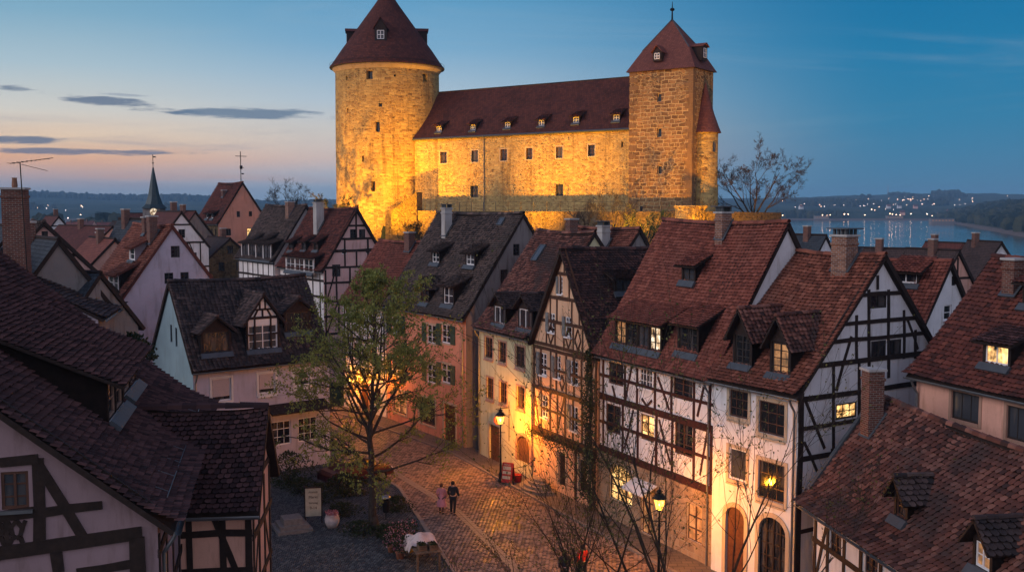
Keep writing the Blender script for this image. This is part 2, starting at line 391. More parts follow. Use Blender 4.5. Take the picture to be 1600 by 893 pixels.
M['tile_mix'] = m_roof('patchy_red_tiles', (.045,.022,.018), (.145,.052,.036), (.27,.12,.085), .85, .5, (.035,.028,.026))
M['tile_maroon'] = m_roof('maroon_tiles', (.025,.013,.013), (.065,.029,.027), (.12,.054,.048), .5, .4, (.025,.015,.015))
M['tile_wine'] = m_roof('wine_tiles', (.05,.02,.016), (.12,.035,.025), (.19,.06,.04), .45, .4, (.03,.018,.016))
M['sh_dark'] = m_tilesh('far_dark_roof', (.05,.035,.032), (.085,.055,.048))
M['sh_red'] = m_tilesh('far_red_roof', (.18,.06,.045), (.27,.09,.06))
M['sh_wine'] = m_tilesh('far_wine_roof', (.10,.035,.03), (.16,.055,.04))
M['sh_slate'] = m_tilesh('far_slate_roof', (.035,.045,.055), (.06,.07,.08), .25, .22)
M['sh_castle'] = m_tilesh('castle_roof_tiles', (.075,.022,.015), (.13,.036,.022), .3, .3, .5)
M['brick'] = m_brick('red_brick', (.17,.055,.035), (.09,.032,.024), (.22,.19,.16))
M['brick_old'] = m_brick('mottled_brick', (.30,.13,.07), (.14,.055,.035), (.3,.27,.24))
M['render'] = m_plaster('chimney_render', (.42,.41,.39), .3)
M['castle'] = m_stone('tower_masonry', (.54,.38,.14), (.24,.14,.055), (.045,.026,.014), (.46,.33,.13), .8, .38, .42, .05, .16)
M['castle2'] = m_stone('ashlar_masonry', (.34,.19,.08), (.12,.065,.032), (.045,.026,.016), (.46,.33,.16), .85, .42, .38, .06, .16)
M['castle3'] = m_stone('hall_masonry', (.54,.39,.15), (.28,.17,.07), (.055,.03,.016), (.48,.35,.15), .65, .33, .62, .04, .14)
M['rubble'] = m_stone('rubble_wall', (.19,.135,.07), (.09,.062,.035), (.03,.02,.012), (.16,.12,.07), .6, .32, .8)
M['ground_st'] = m_stone('ground_floor_stone', (.40,.29,.19), (.28,.19,.12), (.10,.07,.05), (.38,.31,.22), .6, .35, .3, .03, .04)
M['quoin'] = m_plaster('quoin_sandstone', (.21,.125,.06), .5)
# ---------------------------------------------------------------- tiles, windows, houses
TR = np.random.default_rng(7)
def tiles(mb, O, U, V, Lu, Lv, tw=.22, te=.2, style='pan', flare=.1, mat=0, und=.03, lift=.072, clip=None):
    O = np.array(O, float); U = np.array(U, float); V = np.array(V, float); Nn = np.cross(U, V)
    rows = int(math.ceil(Lv/te)); ph = TR.uniform(0, 6, 3)
    if style == 'pan': fu = np.array([0, .3, .72, 1.0]); fh = np.array([0, .05, .03, 0]); fv = np.array([0, 0, 0, 0])
    else: fu = np.array([0, .03, .22, .5, .78, .97]); fh = np.array([0, .004, .008, .01, .008, .004]); fv = np.array([.42, .3, .08, 0, .08, .3])
    k = len(fu)
    U0 = []; V0 = []; C = []
    for r in range(rows):
        o = (r % 2)*tw/2 if style != 'pan' else 0
        us = np.arange(-tw*(r % 2 if style != 'pan' else 0)/2, Lu-.02, tw)
        U0.append(us); V0.append(np.full(len(us), r*te))
    U0 = np.concatenate(U0); V0 = np.concatenate(V0); n = len(U0)
    if clip is not None:
        keep = clip(U0+tw/2, V0+te/2); U0 = U0[keep]; V0 = V0[keep]; n = len(U0)
        if n == 0: return
    j = TR.normal(0, .008, n); ll = TR.normal(0, .006, n); cr = TR.random(n)
    cr = np.clip(cr*.8+.1+TR.normal(0, .05, n), 0, 1)
    tilt = TR.normal(0, .006, n)
    def P(u, v, h):
        d = flare*np.maximum(0, 1-v/1.4)**2 + und*np.sin(u*.8+ph[0])*np.sin(v*.65+ph[1]) + und*.4*np.sin(u*2.3+ph[2])
        h = h+d
        return O+u[..., None]*U+v[..., None]*V+h[..., None]*Nn
    u = np.clip(U0[:, None]+fu[None]*tw*.955+j[:, None], 0, Lu)
    vb = V0[:, None]+fv[None]*te-.02+j[:, None]
    hb = lift+ll[:, None]+fh[None]+tilt[:, None]*(fu[None]-.5)*2
    vt = np.minimum(V0[:, None]+te*1.02+fv[None]*0, Lv)+0*u
    ht = .004+fh[None]*1.0+0*u
    bot = P(u, vb, hb); top = P(u, vt, ht); low = P(u, vb+.006, hb-.028)
    vs = np.concatenate([top, bot, low], axis=1).reshape(-1, 3)
    f1 = [(k+i, k+i+1, i+1, i) for i in range(k-1)] + [(2*k+i, 2*k+i+1, k+i+1, k+i) for i in range(k-1)]
    f = (np.array(f1)[None]+(np.arange(n)*3*k)[:, None, None]).reshape(-1, 4)
    b = len(mb.v)
    mb.v.extend(map(tuple, vs.tolist())); mb.f.extend(map(tuple, (f+b).tolist())); mb.m.extend([mat]*len(f))
    cc = np.repeat(cr, 3*k)
    mb.c.update(zip(range(b, b+len(vs)), cc.tolist()))
def ridge_tiles(mb, p0, p1, mat=0, r=.12, L=.38, flat=False):
    p0 = Vector(p0); p1 = Vector(p1); d = p1-p0; sag = .14 if d.length > 5 and L > .3 and not flat else 0; n = max(1, int(d.length/L)); x = d.normalized()
    side = x.cross(Vector((0, 0, 1))).normalized(); up = side.cross(x)
    for i in range(n):
        a = p0+d*(i/n)-up*sag*math.sin(math.pi*i/n); b = p0+d*((i+1)/n)-up*sag*math.sin(math.pi*(i+1)/n); j = random.uniform(-.012, .012); r1 = r+.02; vs = []
        for p, rr in ((a, r1), (b, r)):
            for q in range(5):
                t = math.pi*(q/4)*1.1-.15; vs.append(p+side*math.cos(t)*rr+up*(math.sin(t)*rr+j+.02))
        mb.add(vs, [(q, q+1, 6+q, 5+q) for q in range(4)]+[(0, 4, 3, 2, 1)], mat, None, random.random())
def window(par, C, Xd, Nd, w, h, fr='white', pane='glass', grid=(2, 3), casing=None, sill=None, shut=None, depth=.12, arch=False, hood=None, open_side=None, cw=.14, one=False):
    """C = centre of the opening on the wall face; Xd along the wall, Nd outward"""
    C = Vector(C); Xd = Vector(Xd); Z = Vector((0, 0, 1)); Nd = Vector(Nd)
    O = C-Xd*w/2-Z*h/2; mb = MB(); F = lambda *a: mb.fbox(O, Xd, Z, Nd, *a)
    t = .06 if w > .5 else .045; d0 = -depth; d1 = -depth+.06
    F(0, t, 0, h, d0, d1, 0); F(w-t, w, 0, h, d0, d1, 0); F(t, w-t, 0, t*1.3, d0, d1, 0); F(t, w-t, h-t, h, d0, d1, 0)
    gx, gy = grid
    for i in range(1, gx):
        x = w*i/gx; b = t*(.75 if i == gx/2 or gx == 2 else .4); F(x-b*.6, x+b*.6, t, h-t, d0+.005, d1+(.012 if gx == 2 else -.012), 0)
    for k in range(1, gy):
        z = h*k/gy; F(t, w-t, z-.018, z+.018, d0+.01, d1-.015, 0)
    pm = MB(); pm.poly([O+Xd*u+Z*v+Nd*(d0+.025) for u, v in ((t*.5, t*.5), (w-t*.5, t*.5), (w-t*.5, h-t*.5), (t*.5, h-t*.5))], 0)
    mats = [M[fr]]
    if one:
        mb.poly([O+Xd*u+Z*v+Nd*(d0+.025) for u, v in ((t*.5, t*.5), (w-t*.5, t*.5), (w-t*.5, h-t*.5), (t*.5, h-t*.5))], 1); mats.append(M[pane])
        if sill: mb.fbox(O, Xd, Z, Nd, -.06, w+.06, -.07, -.005, -depth, .1, 2); mats.append(M[sill])
        return mb.build('window', mats, par)
    wo = mb.build('window', mats, par); pm.build('pane', M[pane], wo)
    if casing:
        cm = MB(); K = lambda *a: cm.fbox(O, Xd, Z, Nd, *a)
        K(-cw, -.004, -cw, h+cw, -.02, .03, 0); K(w+.004, w+cw, -cw, h+cw, -.02, .03, 0)
        K(-.004, w+.004, h+.004, h+cw, -.02, .03, 0); K(-.004, w+.004, -cw, -.004, -.02, .05, 0)
        cm.build('casing', M[casing], wo)
    if sill:
        sm = MB(); sm.fbox(O, Xd, Z, Nd, -.08, w+.08, -.08-(cw if casing else 0), -.006-(cw if casing else 0), -.05, .11, 0); sm.build('sill', M[sill], wo)
    if shut:
        for s_ in ((-1, 1) if open_side is None else (open_side,)):
            q = MB(); sw = w*.5; a = (w+.03 if s_ > 0 else -sw-.03)
            q.fbox(O, Xd, Z, Nd, a, a+sw, 0, h, .02, .055, 0)
            for k in range(int(h/.09)): q.fbox(O, Xd, Z, Nd, a+.05, a+sw-.05, .05+k*.09, .11+k*.09, .055, .07, 0)
            q.build('shutter', M[shut], wo)
    if hood:
        q = MB(); q.fbox(O, Xd, Z, Nd, -.15, w+.15, h+cw+.02, h+cw+.08, -.02, .25, 0); q.build('hood', M[hood], wo)
    if pane == 'glass' and False: pass
    return wo
def clip_convex(poly, hull):
    """poly, hull: lists of (u,v), hull counter-clockwise"""
    res = poly
    for i in range(len(hull)):
        a = hull[i]; b = hull[(i+1) % len(hull)]; ex, ey = b[0]-a[0], b[1]-a[1]; o = []
        for j in range(len(res)):
            p = res[j]; q = res[(j+1) % len(res)]
            sp = ex*(p[1]-a[1])-ey*(p[0]-a[0]); sq = ex*(q[1]-a[1])-ey*(q[0]-a[0])
            if sp >= 0: o.append(p)
            if (sp >= 0) != (sq >= 0):
                t = sp/(sp-sq); o.append((p[0]+(q[0]-p[0])*t, p[1]+(q[1]-p[1])*t))
        res = o
        if len(res) < 3: return []
    return res
class House:
    def __init__(s, name, label, A, d, Lx, Ly, ridge='x', w1=None, ze=8, zr=12, zb=None, zg=-2.5, ix=.22, iy=.32,
                 wall='pl_white', walls=None, roof='tile_dark', tile=(.22, .2, 'pan'), back='sh_dark', flare=.1, cat='house', group=None,
                 gutter=True, timber='timber', und=.045, slabm='timber', ridgecap=True, far=False):
        d = Vector((d[0], d[1])).normalized(); s.rz = math.atan2(d.y, d.x)
        s.e = thing(name, label, cat, (A[0], A[1], 0), s.rz, group)
        s.M = Matrix.Translation((A[0], A[1], 0)) @ Matrix.Rotation(s.rz, 4, 'Z'); s.Mi = s.M.inverted()
        s.Lx, s.Ly, s.ridge = Lx, Ly, ridge
        S = Ly if ridge == 'x' else Lx
        s.w1 = w1 if w1 is not None else S/2; s.ze, s.zr = ze, zr; s.zb = ze if zb is None else zb; s.zg = zg
        s.ix, s.iy = ix, iy; s.S = S
        s.k1 = (zr-ze)/s.w1; s.k2 = (zr-s.zb)/(S-s.w1)
        s.wallm = dict(front=wall, right=wall, left=wall, back=wall)
        if walls: s.wallm.update(walls)
        s.holes = dict(front=[], right=[], left=[], back=[])
        s.beams = dict(front=MB(), right=MB(), left=MB(), back=MB()); s.tm = timber
        s.roofm, s.tile, s.backm, s.flare, s.und = roof, tile, back, flare, und
        s.gutter = gutter; s.slabm = slabm; s.ridgecap = ridgecap; s.far = far
        x0, x1, y0, y1 = ix, Lx-ix, iy, Ly-iy; s.x0, s.x1, s.y0, s.y1 = x0, x1, y0, y1
        e = .07
        if ridge == 'x':
            f = ze+s.k1*iy-e; b = s.zb+s.k2*iy-e
            s.outl = dict(front=[(x0, zg), (x1, zg), (x1, f), (x0, f)], back=[(x0, zg), (x1, zg), (x1, b), (x0, b)])
            g = [(y0, zg), (y1, zg), (y1, b), (s.w1, zr-e), (y0, f)]; s.outl['right'] = g; s.outl['left'] = g
        else:
            f = ze+s.k1*ix-e; b = s.zb+s.k2*ix-e
            s.outl = dict(left=[(y0, zg), (y1, zg), (y1, f), (y0, f)], right=[(y0, zg), (y1, zg), (y1, b), (y0, b)])
            g = [(x0, zg), (x1, zg), (x1, b), (s.w1, zr-e), (x0, f)]; s.outl['front'] = g; s.outl['back'] = g
        s.roof = s._roof()
    # --- frames
    def fr(s, wl):
        x0, x1, y0, y1 = s.x0, s.x1, s.y0, s.y1
        return dict(front=(Vector((0, y0, 0)), Vector((1, 0, 0)), Vector((0, -1, 0))),
                    back=(Vector((0, y1, 0)), Vector((1, 0, 0)), Vector((0, 1, 0))),
                    right=(Vector((x1, 0, 0)), Vector((0, 1, 0)), Vector((1, 0, 0))),
                    left=(Vector((x0, 0, 0)), Vector((0, 1, 0)), Vector((-1, 0, 0))))[wl]
    def slope(s, k):
        """k: 'front','back' (ridge x) or 'left','right' (ridge y) -> O,U,V,Lu,Lv"""
        L = s.Lx if s.ridge == 'x' else s.Ly
        kk, ww, z = (s.k1, s.w1, s.ze) if k in ('front', 'left') else (s.k2, s.S-s.w1, s.zb)
        Lv = math.hypot(ww, kk*ww); c = ww/Lv; sn = kk*ww/Lv
        if k == 'front': return Vector((0, 0, z)), Vector((1, 0, 0)), Vector((0, c, sn)), L, Lv
        if k == 'back': return Vector((s.Lx, s.Ly, z)), Vector((-1, 0, 0)), Vector((0, -c, sn)), L, Lv
        if k == 'left': return Vector((0, s.Ly, z)), Vector((0, -1, 0)), Vector((c, 0, sn)), L, Lv
        return Vector((s.Lx, 0, z)), Vector((0, 1, 0)), Vector((-c, 0, sn)), L, Lv
    def ray(s, px, py):
        return s.Mi @ CP, (s.Mi.to_3x3() @ ray(px, py))
    def px(s, wl, px, py, off=0.0):
        O, U, Nn = s.fr(wl); p, d = s.ray(px, py); t = ((O+Nn*off)-p).dot(Nn)/d.dot(Nn); q = p+d*t
        return (q.dot(U), q.z)
    def rpx(s, k, px, py):
        O, U, V, Lu, Lv = s.slope(k); Nn = U.cross(V); p, d = s.ray(px, py); t = (O-p).dot(Nn)/d.dot(Nn); q = p+d*t-O
        return (q.dot(U), q.dot(V))
    # --- roof
    def _roof(s):
        mb = MB(); mats = [M[s.roofm], M[s.slabm], M[s.backm]]
        ks = ('front', 'back') if s.ridge == 'x' else ('left', 'right')
        vis = []
        cl = s.Mi @ CP
        for k in ks:
            O, U, V, Lu, Lv = s.slope(k); Nn = U.cross(V)
            c = O+U*Lu/2+V*Lv/2; seen = (cl-c).dot(Nn) > -4
            sgm = 12 if s.tile else 1
            for i in range(sgm): mb.fbox(O, U, V, Nn, Lu*i/sgm, Lu*(i+1)/sgm, 0, Lv+.02, -.14, (-.02 if s.tile else 0) if seen and s.tile else .05, 1)
            if seen and s.tile:
                tiles(mb, O, U, V, Lu, Lv, s.tile[0], s.tile[1], s.tile[2], s.flare, 0, s.und)
            else:
                for i in range(sgm):
                    ua, ub = Lu*i/sgm, Lu*(i+1)/sgm
                    mb.add([O+U*a+V*b+Nn*.056 for a, b in ((ua, 0), (ub, 0), (ub, Lv), (ua, Lv))], [(0, 1, 2, 3)], 2, [[(ua, 0), (ub, 0), (ub, Lv), (ua, Lv)]])
        if s.tile:    # the old rafters have sunk a little
            sg = .14; L_ = s.Lx if s.ridge == 'x' else s.Ly; ax = 0 if s.ridge == 'x' else 1; ph = TR.uniform(0, 6)
            for i, v in enumerate(mb.v):
                t = min(1, max(0, v[ax]/L_)); f = min(1, max(0, (v[2]-s.ze)/(s.zr-s.ze)))
                mb.v[i] = (v[0], v[1], v[2]-(sg*math.sin(math.pi*t)+.03*math.sin(t*9+ph)*math.sin(math.pi*t))*f)
        if s.ridgecap:
            if s.ridge == 'x': p0, p1 = (0, s.w1, s.zr+.02), (s.Lx, s.w1, s.zr+.02)
            else: p0, p1 = (s.w1, 0, s.zr+.02), (s.w1, s.Ly, s.zr+.02)
            if s.tile: ridge_tiles(mb, p0, p1, 0)
            else: mb.tube([p0, p1], .12, 6, 1)
        r = mb.build('roof', mats, s.e)
        if s.gutter:
            for k in ks[:1] if s.ridge == 'x' else ks:
                O, U, V, Lu, Lv = s.slope(k); g = MB(); o = U.cross(V); hz = Vector((o.x, o.y, 0)).normalized()
                P = lambda u, a: O+U*u+hz*(.07+.075*math.cos(a))+Vector((0, 0, -.03-.075*math.sin(a)))
                vs = [P(u, a) for u in (0, Lu) for a in [math.pi*i/6 for i in range(7)]]
                g.add(vs, [(i, i+1, 8+i, 7+i) for i in range(6)], 0); g.build('gutter', M['zinc'], s.e)
        return r
    # --- things on walls
    def win(s, wl, cx, cy, w, h, **kw):
        u, v = s.px(wl, cx, cy); return s.winuv(wl, u, v, w, h, **kw)
    def winpx(s, wl, xa, ya, xb, yb, **kw):
        """rectangle in the photograph: left top corner, right bottom corner (centre line heights)"""
        ua, va = s.px(wl, (xa+xb)/2, ya); ub, vb = s.px(wl, (xa+xb)/2, yb)
        u0, _ = s.px(wl, xa, (ya+yb)/2); u1, _ = s.px(wl, xb, (ya+yb)/2)
        return s.winuv(wl, (u0+u1)/2, (va+vb)/2, abs(u1-u0), abs(va-vb), **kw)
    def winuv(s, wl, u, v, w, h, hole=True, **kw):
        O, U, Nn = s.fr(wl)
        if hole: s.holes[wl].append((u-w/2, v-h/2, u+w/2, v+h/2))
        Xd = U if wl in ('front', 'right') else -U
        return window(s.e, O+U*u+Vector((0, 0, v)), Xd, Nn, w, h, **kw)
    def beam(s, wl, pts, w=.17, prot=.035, uv=False, m=None):
        """timber along a polyline given in the photograph's pixels (or wall metres)"""
        O, U, Nn = s.fr(wl); mb = s.beams[wl]
        q = [p if uv else s.px(wl, *p) for p in pts]
        for a, b in zip(q[:-1], q[1:]):
            A = Vector((a[0], a[1])); B = Vector((b[0], b[1])); d = (B-A)
            if d.length < .02: continue
            d.normalize(); n = Vector((-d.y, d.x)); pr = prot+random.uniform(-.006, .006)
            D3 = U*d.x+Vector((0, 0, d.y)); N3 = U*n.x+Vector((0, 0, n.y))
            L_ = (B-A).length; ns = 1 if L_ < .8 else (2 if L_ < 3 else 4); jit = [0]+[random.gauss(0, .014) for _ in range(ns-1)]+[0]; wd_ = [w*random.uniform(.88, 1.1) for _ in range(ns+1)]
            P_ = O+U*A.x+Vector((0, 0, A.y)); vs = []
            for i in range(ns+1):
                c_ = P_+D3*(L_*i/ns)+N3*jit[i]
                for a_, b_ in ((-1, -.02), (1, -.02), (1, pr), (-1, pr)): vs.append(c_+N3*(a_*wd_[i]/2)+Nn*b_)
            mb.add(vs, [(4*i+k, 4*i+(k+1) % 4, 4*i+4+(k+1) % 4, 4*i+4+k) for i in range(ns) for k in range(4)]+[(3, 2, 1, 0), tuple(4*ns+k for k in range(4))], 0)
    def rakes(s, wl, w=.2, prot=.04):
        g = s.outl[wl]; 
        if len(g) == 5:
            s.beam(wl, [g[2], g[3]], w, prot, True); s.beam(wl, [g[3], g[4]], w, prot, True)
    def hbeam(s, wl, v, w=.2, u0=None, u1=None, prot=.04):
        g = s.outl[wl]; a, b = s.span(wl, v)
        s.beam(wl, [(a if u0 is None else u0, v), (b if u1 is None else u1, v)], w, prot, True)
    def span(s, wl, v):
        g = s.outl[wl]; xs = []
        for i in range(len(g)):
            p, q = g[i], g[(i+1) % len(g)]
            if (p[1]-v)*(q[1]-v) <= 0 and abs(p[1]-q[1]) > 1e-6: xs.append(p[0]+(q[0]-p[0])*(v-p[1])/(q[1]-p[1]))
        return (min(xs), max(xs)) if xs else (g[0][0], g[1][0])
    def door(s, wl, xa, ya, xb, yb, mat='door_brown', casing='casing_pink', arch=False, panels=(2, 3), name='door', lit=None):
        ua, va = s.px(wl, (xa+xb)/2, ya); ub, vb = s.px(wl, (xa+xb)/2, yb); u0, _ = s.px(wl, xa, (ya+yb)/2); u1, _ = s.px(wl, xb, (ya+yb)/2)
        return s.dooruv(wl, min(u0, u1), vb, abs(u1-u0), va-vb, mat, casing, arch, panels, name, lit)
    def dooruv(s, wl, u0, v0, w, h, mat='door_brown', casing='casing_pink', arch=False, panels=(2, 3), name='door', lit=None, grid=None):
        O, U, Nn = s.fr(wl); Z = Vector((0, 0, 1)); P = O+U*u0+Z*v0
        s.holes[wl].append((u0, v0, u0+w, v0+h)); mb = MB(); r = w/2 if arch else 0
        ah = min(w*.42, h*.4) if arch else 0
        arc = [(w/2-math.cos(math.pi*i/12)*w/2, h-ah+math.sin(math.pi*i/12)*ah) for i in range(13)]
        T = lambda u, v, n: P+U*u+Z*v+Nn*n
        if arch:
            mb.poly([T(0, 0, -.1), T(w, 0, -.1)]+[T(u, v, -.1) for u, v in arc[::-1]], 0)
        else: mb.poly([T(0, 0, -.1), T(w, 0, -.1), T(w, h, -.1), T(0, h, -.1)], 0)
        mm = [M[mat]]
        if lit:
            mm = [M[mat], M[lit]]
            gx, gy = grid or (3, 4); b = MB()
            hh = h-ah*.2
            b2 = mb
            mb.m[0] = 1
            for i in range(gx+1):
                x = w*i/gx; top = h if not arch else h-ah+math.sin(math.acos(max(-1, min(1, 1-2*x/w))))*ah
                mb.fbox(P, U, Z, Nn, x-.03, x+.03, 0, top, -.1, -.05, 0)
            for k in range(gy+1): mb.fbox(P, U, Z, Nn, 0, w, (h-ah)*k/gy-.025, (h-ah)*k/gy+.025, -.1, -.055, 0)
            if not arch: pass
        else:
            gx, gy = panels; hh = h-ah
            for i in range(gx):
                for k in range(gy):
                    mb.fbox(P, U, Z, Nn, w*i/gx+.08, w*(i+1)/gx-.08, hh*k/gy+.08, hh*(k+1)/gy-.08, -.1, -.075, 0)
        do = mb.build(name, mm, s.e)
        if not lit:
            hd = MB(); hd.tube([T(w*.88, h*.42, -.1), T(w*.88, h*.42, -.03), T(w*.78, h*.42, -.03)], .018, 6); hd.build('handle', M['iron'], do)
        c = MB(); cw = .2
        if arch:
            c2 = [(w/2-math.cos(math.pi*i/12)*(w/2+cw), h-ah+math.sin(math.pi*i/12)*(ah+cw)) for i in range(13)]
            for i in range(12):
                c.add([T(*arc[i], .05), T(*arc[i+1], .05), T(*c2[i+1], .05), T(*c2[i], .05), T(*arc[i], -.1), T(*arc[i+1], -.1), T(*c2[i+1], -.02), T(*c2[i], -.02)],
                      [(0, 1, 2, 3), (0, 4, 5, 1), (3, 2, 6, 7)], 0)
            # wall surface left in the corners above the arch
            for sd in (0, 1):
                cr = (0 if sd == 0 else w, h); seg = arc[:7] if sd == 0 else arc[6:]
                pts = [T(*cr, .002)]+[T(u, v, .002) for u, v in (seg if sd else seg)]
                c.poly(pts, 1)
            c.fbox(P, U, Z, Nn, -cw, 0, 0, h-ah, -.1, .05, 0); c.fbox(P, U, Z, Nn, w, w+cw, 0, h-ah, -.1, .05, 0)
        else:
            c.fbox(P, U, Z, Nn, -cw*.8, -.003, 0, h+cw*.8, -.1, .04, 0); c.fbox(P, U, Z, Nn, w+.003, w+cw*.8, 0, h+cw*.8, -.1, .04, 0); c.fbox(P, U, Z, Nn, -.003, w+.003, h+.003, h+cw*.8, -.1, .04, 0)
        if casing: c.build('surround', [M[casing], M[s.wallm[wl]]], do)
        return do
    # --- dormer; position given by the photo pixel of the foot of its front, middle
    def dormer(s, k, px_, py_, w, h, kind='shed', ms=.35, rh=.8, win=None, wn=1, roof=None, body='timber', oh=.28, uv=None, fov=.35, front=None, tile=None, hip=False, wh=None):
        O, U, V, Lu, Lv = s.slope(k); u, v = uv if uv else s.rpx(k, px_, py_)
        base = O+U*u+V*v; hv = Vector((V.x, V.y, 0)); c = hv.length; m = V.z/c; Yd = hv.normalized(); Z = Vector((0, 0, 1)); Nf = -Yd
        T = lambda x, y, z: base+U*x+Yd*y+Z*z
        rm = roof or s.roofm; tl = tile or s.tile or (.22, .2, 'pan')
        b = MB(); x0, x1 = -w/2, w/2; ym = h/m
        th = .08
        # cheeks
        for x in (x0, x1):
            if kind == 'shed':
                yy = h/(m-ms); top = T(x, yy, h+ms*yy)
            else: top = T(x, ym, h)
            b.poly([T(x, 0, -.05), top, T(x, 0, h)], 0)
            b.poly([T(x, 0, h), top, T(x, 0, -.05)], 0)
        # front wall with openings
        ww = (w-.12*(wn+1))/wn if win else 0; hh = (wh or h-.28)
        fr = front or body
        bz = .1
        b.fbox(T(0, 0, 0), U, Z, Nf, x0, x1, -.12, bz, -.1, .02, 1); b.fbox(T(0, 0, 0), U, Z, Nf, x0, x1, bz+hh, h, -.1, .02, 1)
        for i in range(wn+1):
            xa = x0+i*(ww+.12); b.fbox(T(0, 0, 0), U, Z, Nf, xa, xa+.12, bz, bz+hh, -.1, .025, 1)
        if kind == 'gable': b.poly([T(x0, -.005, h), T(x1, -.005, h), T(0, -.005, h+rh-.05)], 1)
        # lead apron under the window
        b.fbox(T(0, 0, 0), U, V, U.cross(V), x0-.08, x1+.08, -.32, .02, .05, .17, 2)
        d = b.build('dormer', [M[body], M[fr], M['lead']], s.e)
        q = MB()
        if kind == 'shed':
            a = math.hypot(1, ms); Vv = (Yd+Z*ms)/a; L = (h/(m-ms)+.25+fov)*a; Oo = T(x0-oh, -fov, h+.02-ms*fov)
            q.fbox(Oo, U, Vv, U.cross(Vv), 0, w+2*oh, 0, L, -.08, 0, 1)
            tiles(q, Oo, U, Vv, w+2*oh, L, *tl, flare=.02, und=.015)
        else:
            hw = w/2+oh; sl = rh/(w/2); a = math.hypot(1, sl)
            L = (h+rh)/m+.2+fov; zr_ = h+rh
            for sg in (-1, 1):
                Vd = (U*(-sg)+Z*sl)/a; Ud = -Yd if sg < 0 else Yd   # outward normals up
                zE = h-sl*oh
                st = T(sg*hw, -fov if sg > 0 else L-fov, zE)
                q.fbox(st, Ud, Vd, Ud.cross(Vd), 0, L, 0, hw*a, -.07, 0, 1)
                def cl(uu, vv, sg=sg, L=L, a=a, zE=zE, sl=sl):
                    y = (uu-fov) if sg > 0 else (L-fov-uu); z = zE+vv/a*sl
                    return (z > m*y-.25) & ((y > -fov+ .5*np.maximum(0, z-h-rh*.55)) if hip else True)
                tiles(q, st, Ud, Vd, L, hw*a, *tl, flare=.0, und=.01, clip=cl)
            ridge_tiles(q, T(0, -fov, zr_+.02), T(0, (zr_)/m, zr_+.02), 0, .09)
        q.build('dormer_roof', [M[rm], M[s.slabm]], d)
        if win:
            wk = dict(win); panes = wk.pop('panes', None)
            for i in range(wn):
                xa = x0+.12+i*(ww+.12)+ww/2
                kw = dict(wk); 
                if panes: kw['pane'] = panes[i]
                window(d, T(xa, 0, bz+hh/2), U, Nf, ww, hh, one=True, depth=.08, **kw)
        return d
    def chimney(s, px_, py_, w, dpt, ztop, mat='brick', k=None, cap='slab', pots=0, base=-1.2, yd=None):
        """px_,py_: photo pixel of the middle of the chimney's foot on slope k"""
        k = k or ('front' if s.ridge == 'x' else 'right')
        O, U, V, Lu, Lv = s.slope(k); u, v = s.rpx(k, px_, py_); p = O+U*u+V*v
        z0 = p.z+base; mb = MB(); H = ztop-z0
        mb.box((p.x, p.y, z0+H/2), (w, dpt, H), 0)
        mb.box((p.x, p.y, ztop-.32), (w+.08, dpt+.08, .1), 0); mb.box((p.x, p.y, ztop+.04), (w+.14, dpt+.14, .09), 1)
        if cap == 'cover':
            for sx in (-.38, -.12, .12, .38):
                for sy in (-.4, .4): mb.box((p.x+sx*w, p.y+sy*dpt, ztop+.2), (.1, .1, .24), 2)
            mb.box((p.x, p.y, ztop+.34), (w+.35, dpt+.3, .05), 2)
        # lead skirt
        mb.fbox(p-U*(w/2+.12)-V*.45, U, V, U.cross(V), 0, w+.24, 0, .5+dpt*1.2, .07, .11, 2)
        c = mb.build('chimney', [M[mat], M['render'], M['lead']], s.roof)
        for i in range(pots):
            t = MB(); x = p.x+(i-(pots-1)/2)*.35; t.lathe([(.11, 0), (.13, .1), (.1, .4), (.12, .45)], 10, (x, p.y, ztop+.08)); t.build('chimney_pot', M['pot'], c)
        return c
    def skylight(s, k, px_, py_, w=.6, h=.9):
        O, U, V, Lu, Lv = s.slope(k); u, v = s.rpx(k, px_, py_); Nn = U.cross(V); mb = MB()
        P = O+U*(u-w/2)+V*(v-h/2)
        mb.fbox(P, U, V, Nn, -.07, w+.07, -.07, 0, .0, .16, 0); mb.fbox(P, U, V, Nn, -.07, w+.07, h, h+.07, 0, .16, 0)
        mb.fbox(P, U, V, Nn, -.07, 0, 0, h, 0, .16, 0); mb.fbox(P, U, V, Nn, w, w+.07, 0, h, 0, .16, 0)
        mb.poly([P+U*a+V*b+Nn*.13 for a, b in ((0, 0), (w, 0), (w, h), (0, h))], 1)
        mb.build('skylight', [M['lead'], M['skyglass']], s.roof)
    def pipe(s, wl, u, v0, v1, off=.1):
        O, U, Nn = s.fr(wl); P = O+U*u; mb = MB(); Z = Vector((0, 0, 1))
        mb.tube([P+Nn*.42+Z*(v1+.2), P+Nn*.3+Z*(v1-.05), P+Nn*off+Z*(v1-.35), P+Nn*off+Z*v0], .05, 8); mb.build('downpipe', M['zinc'], s.e)
    def lights(s): pass
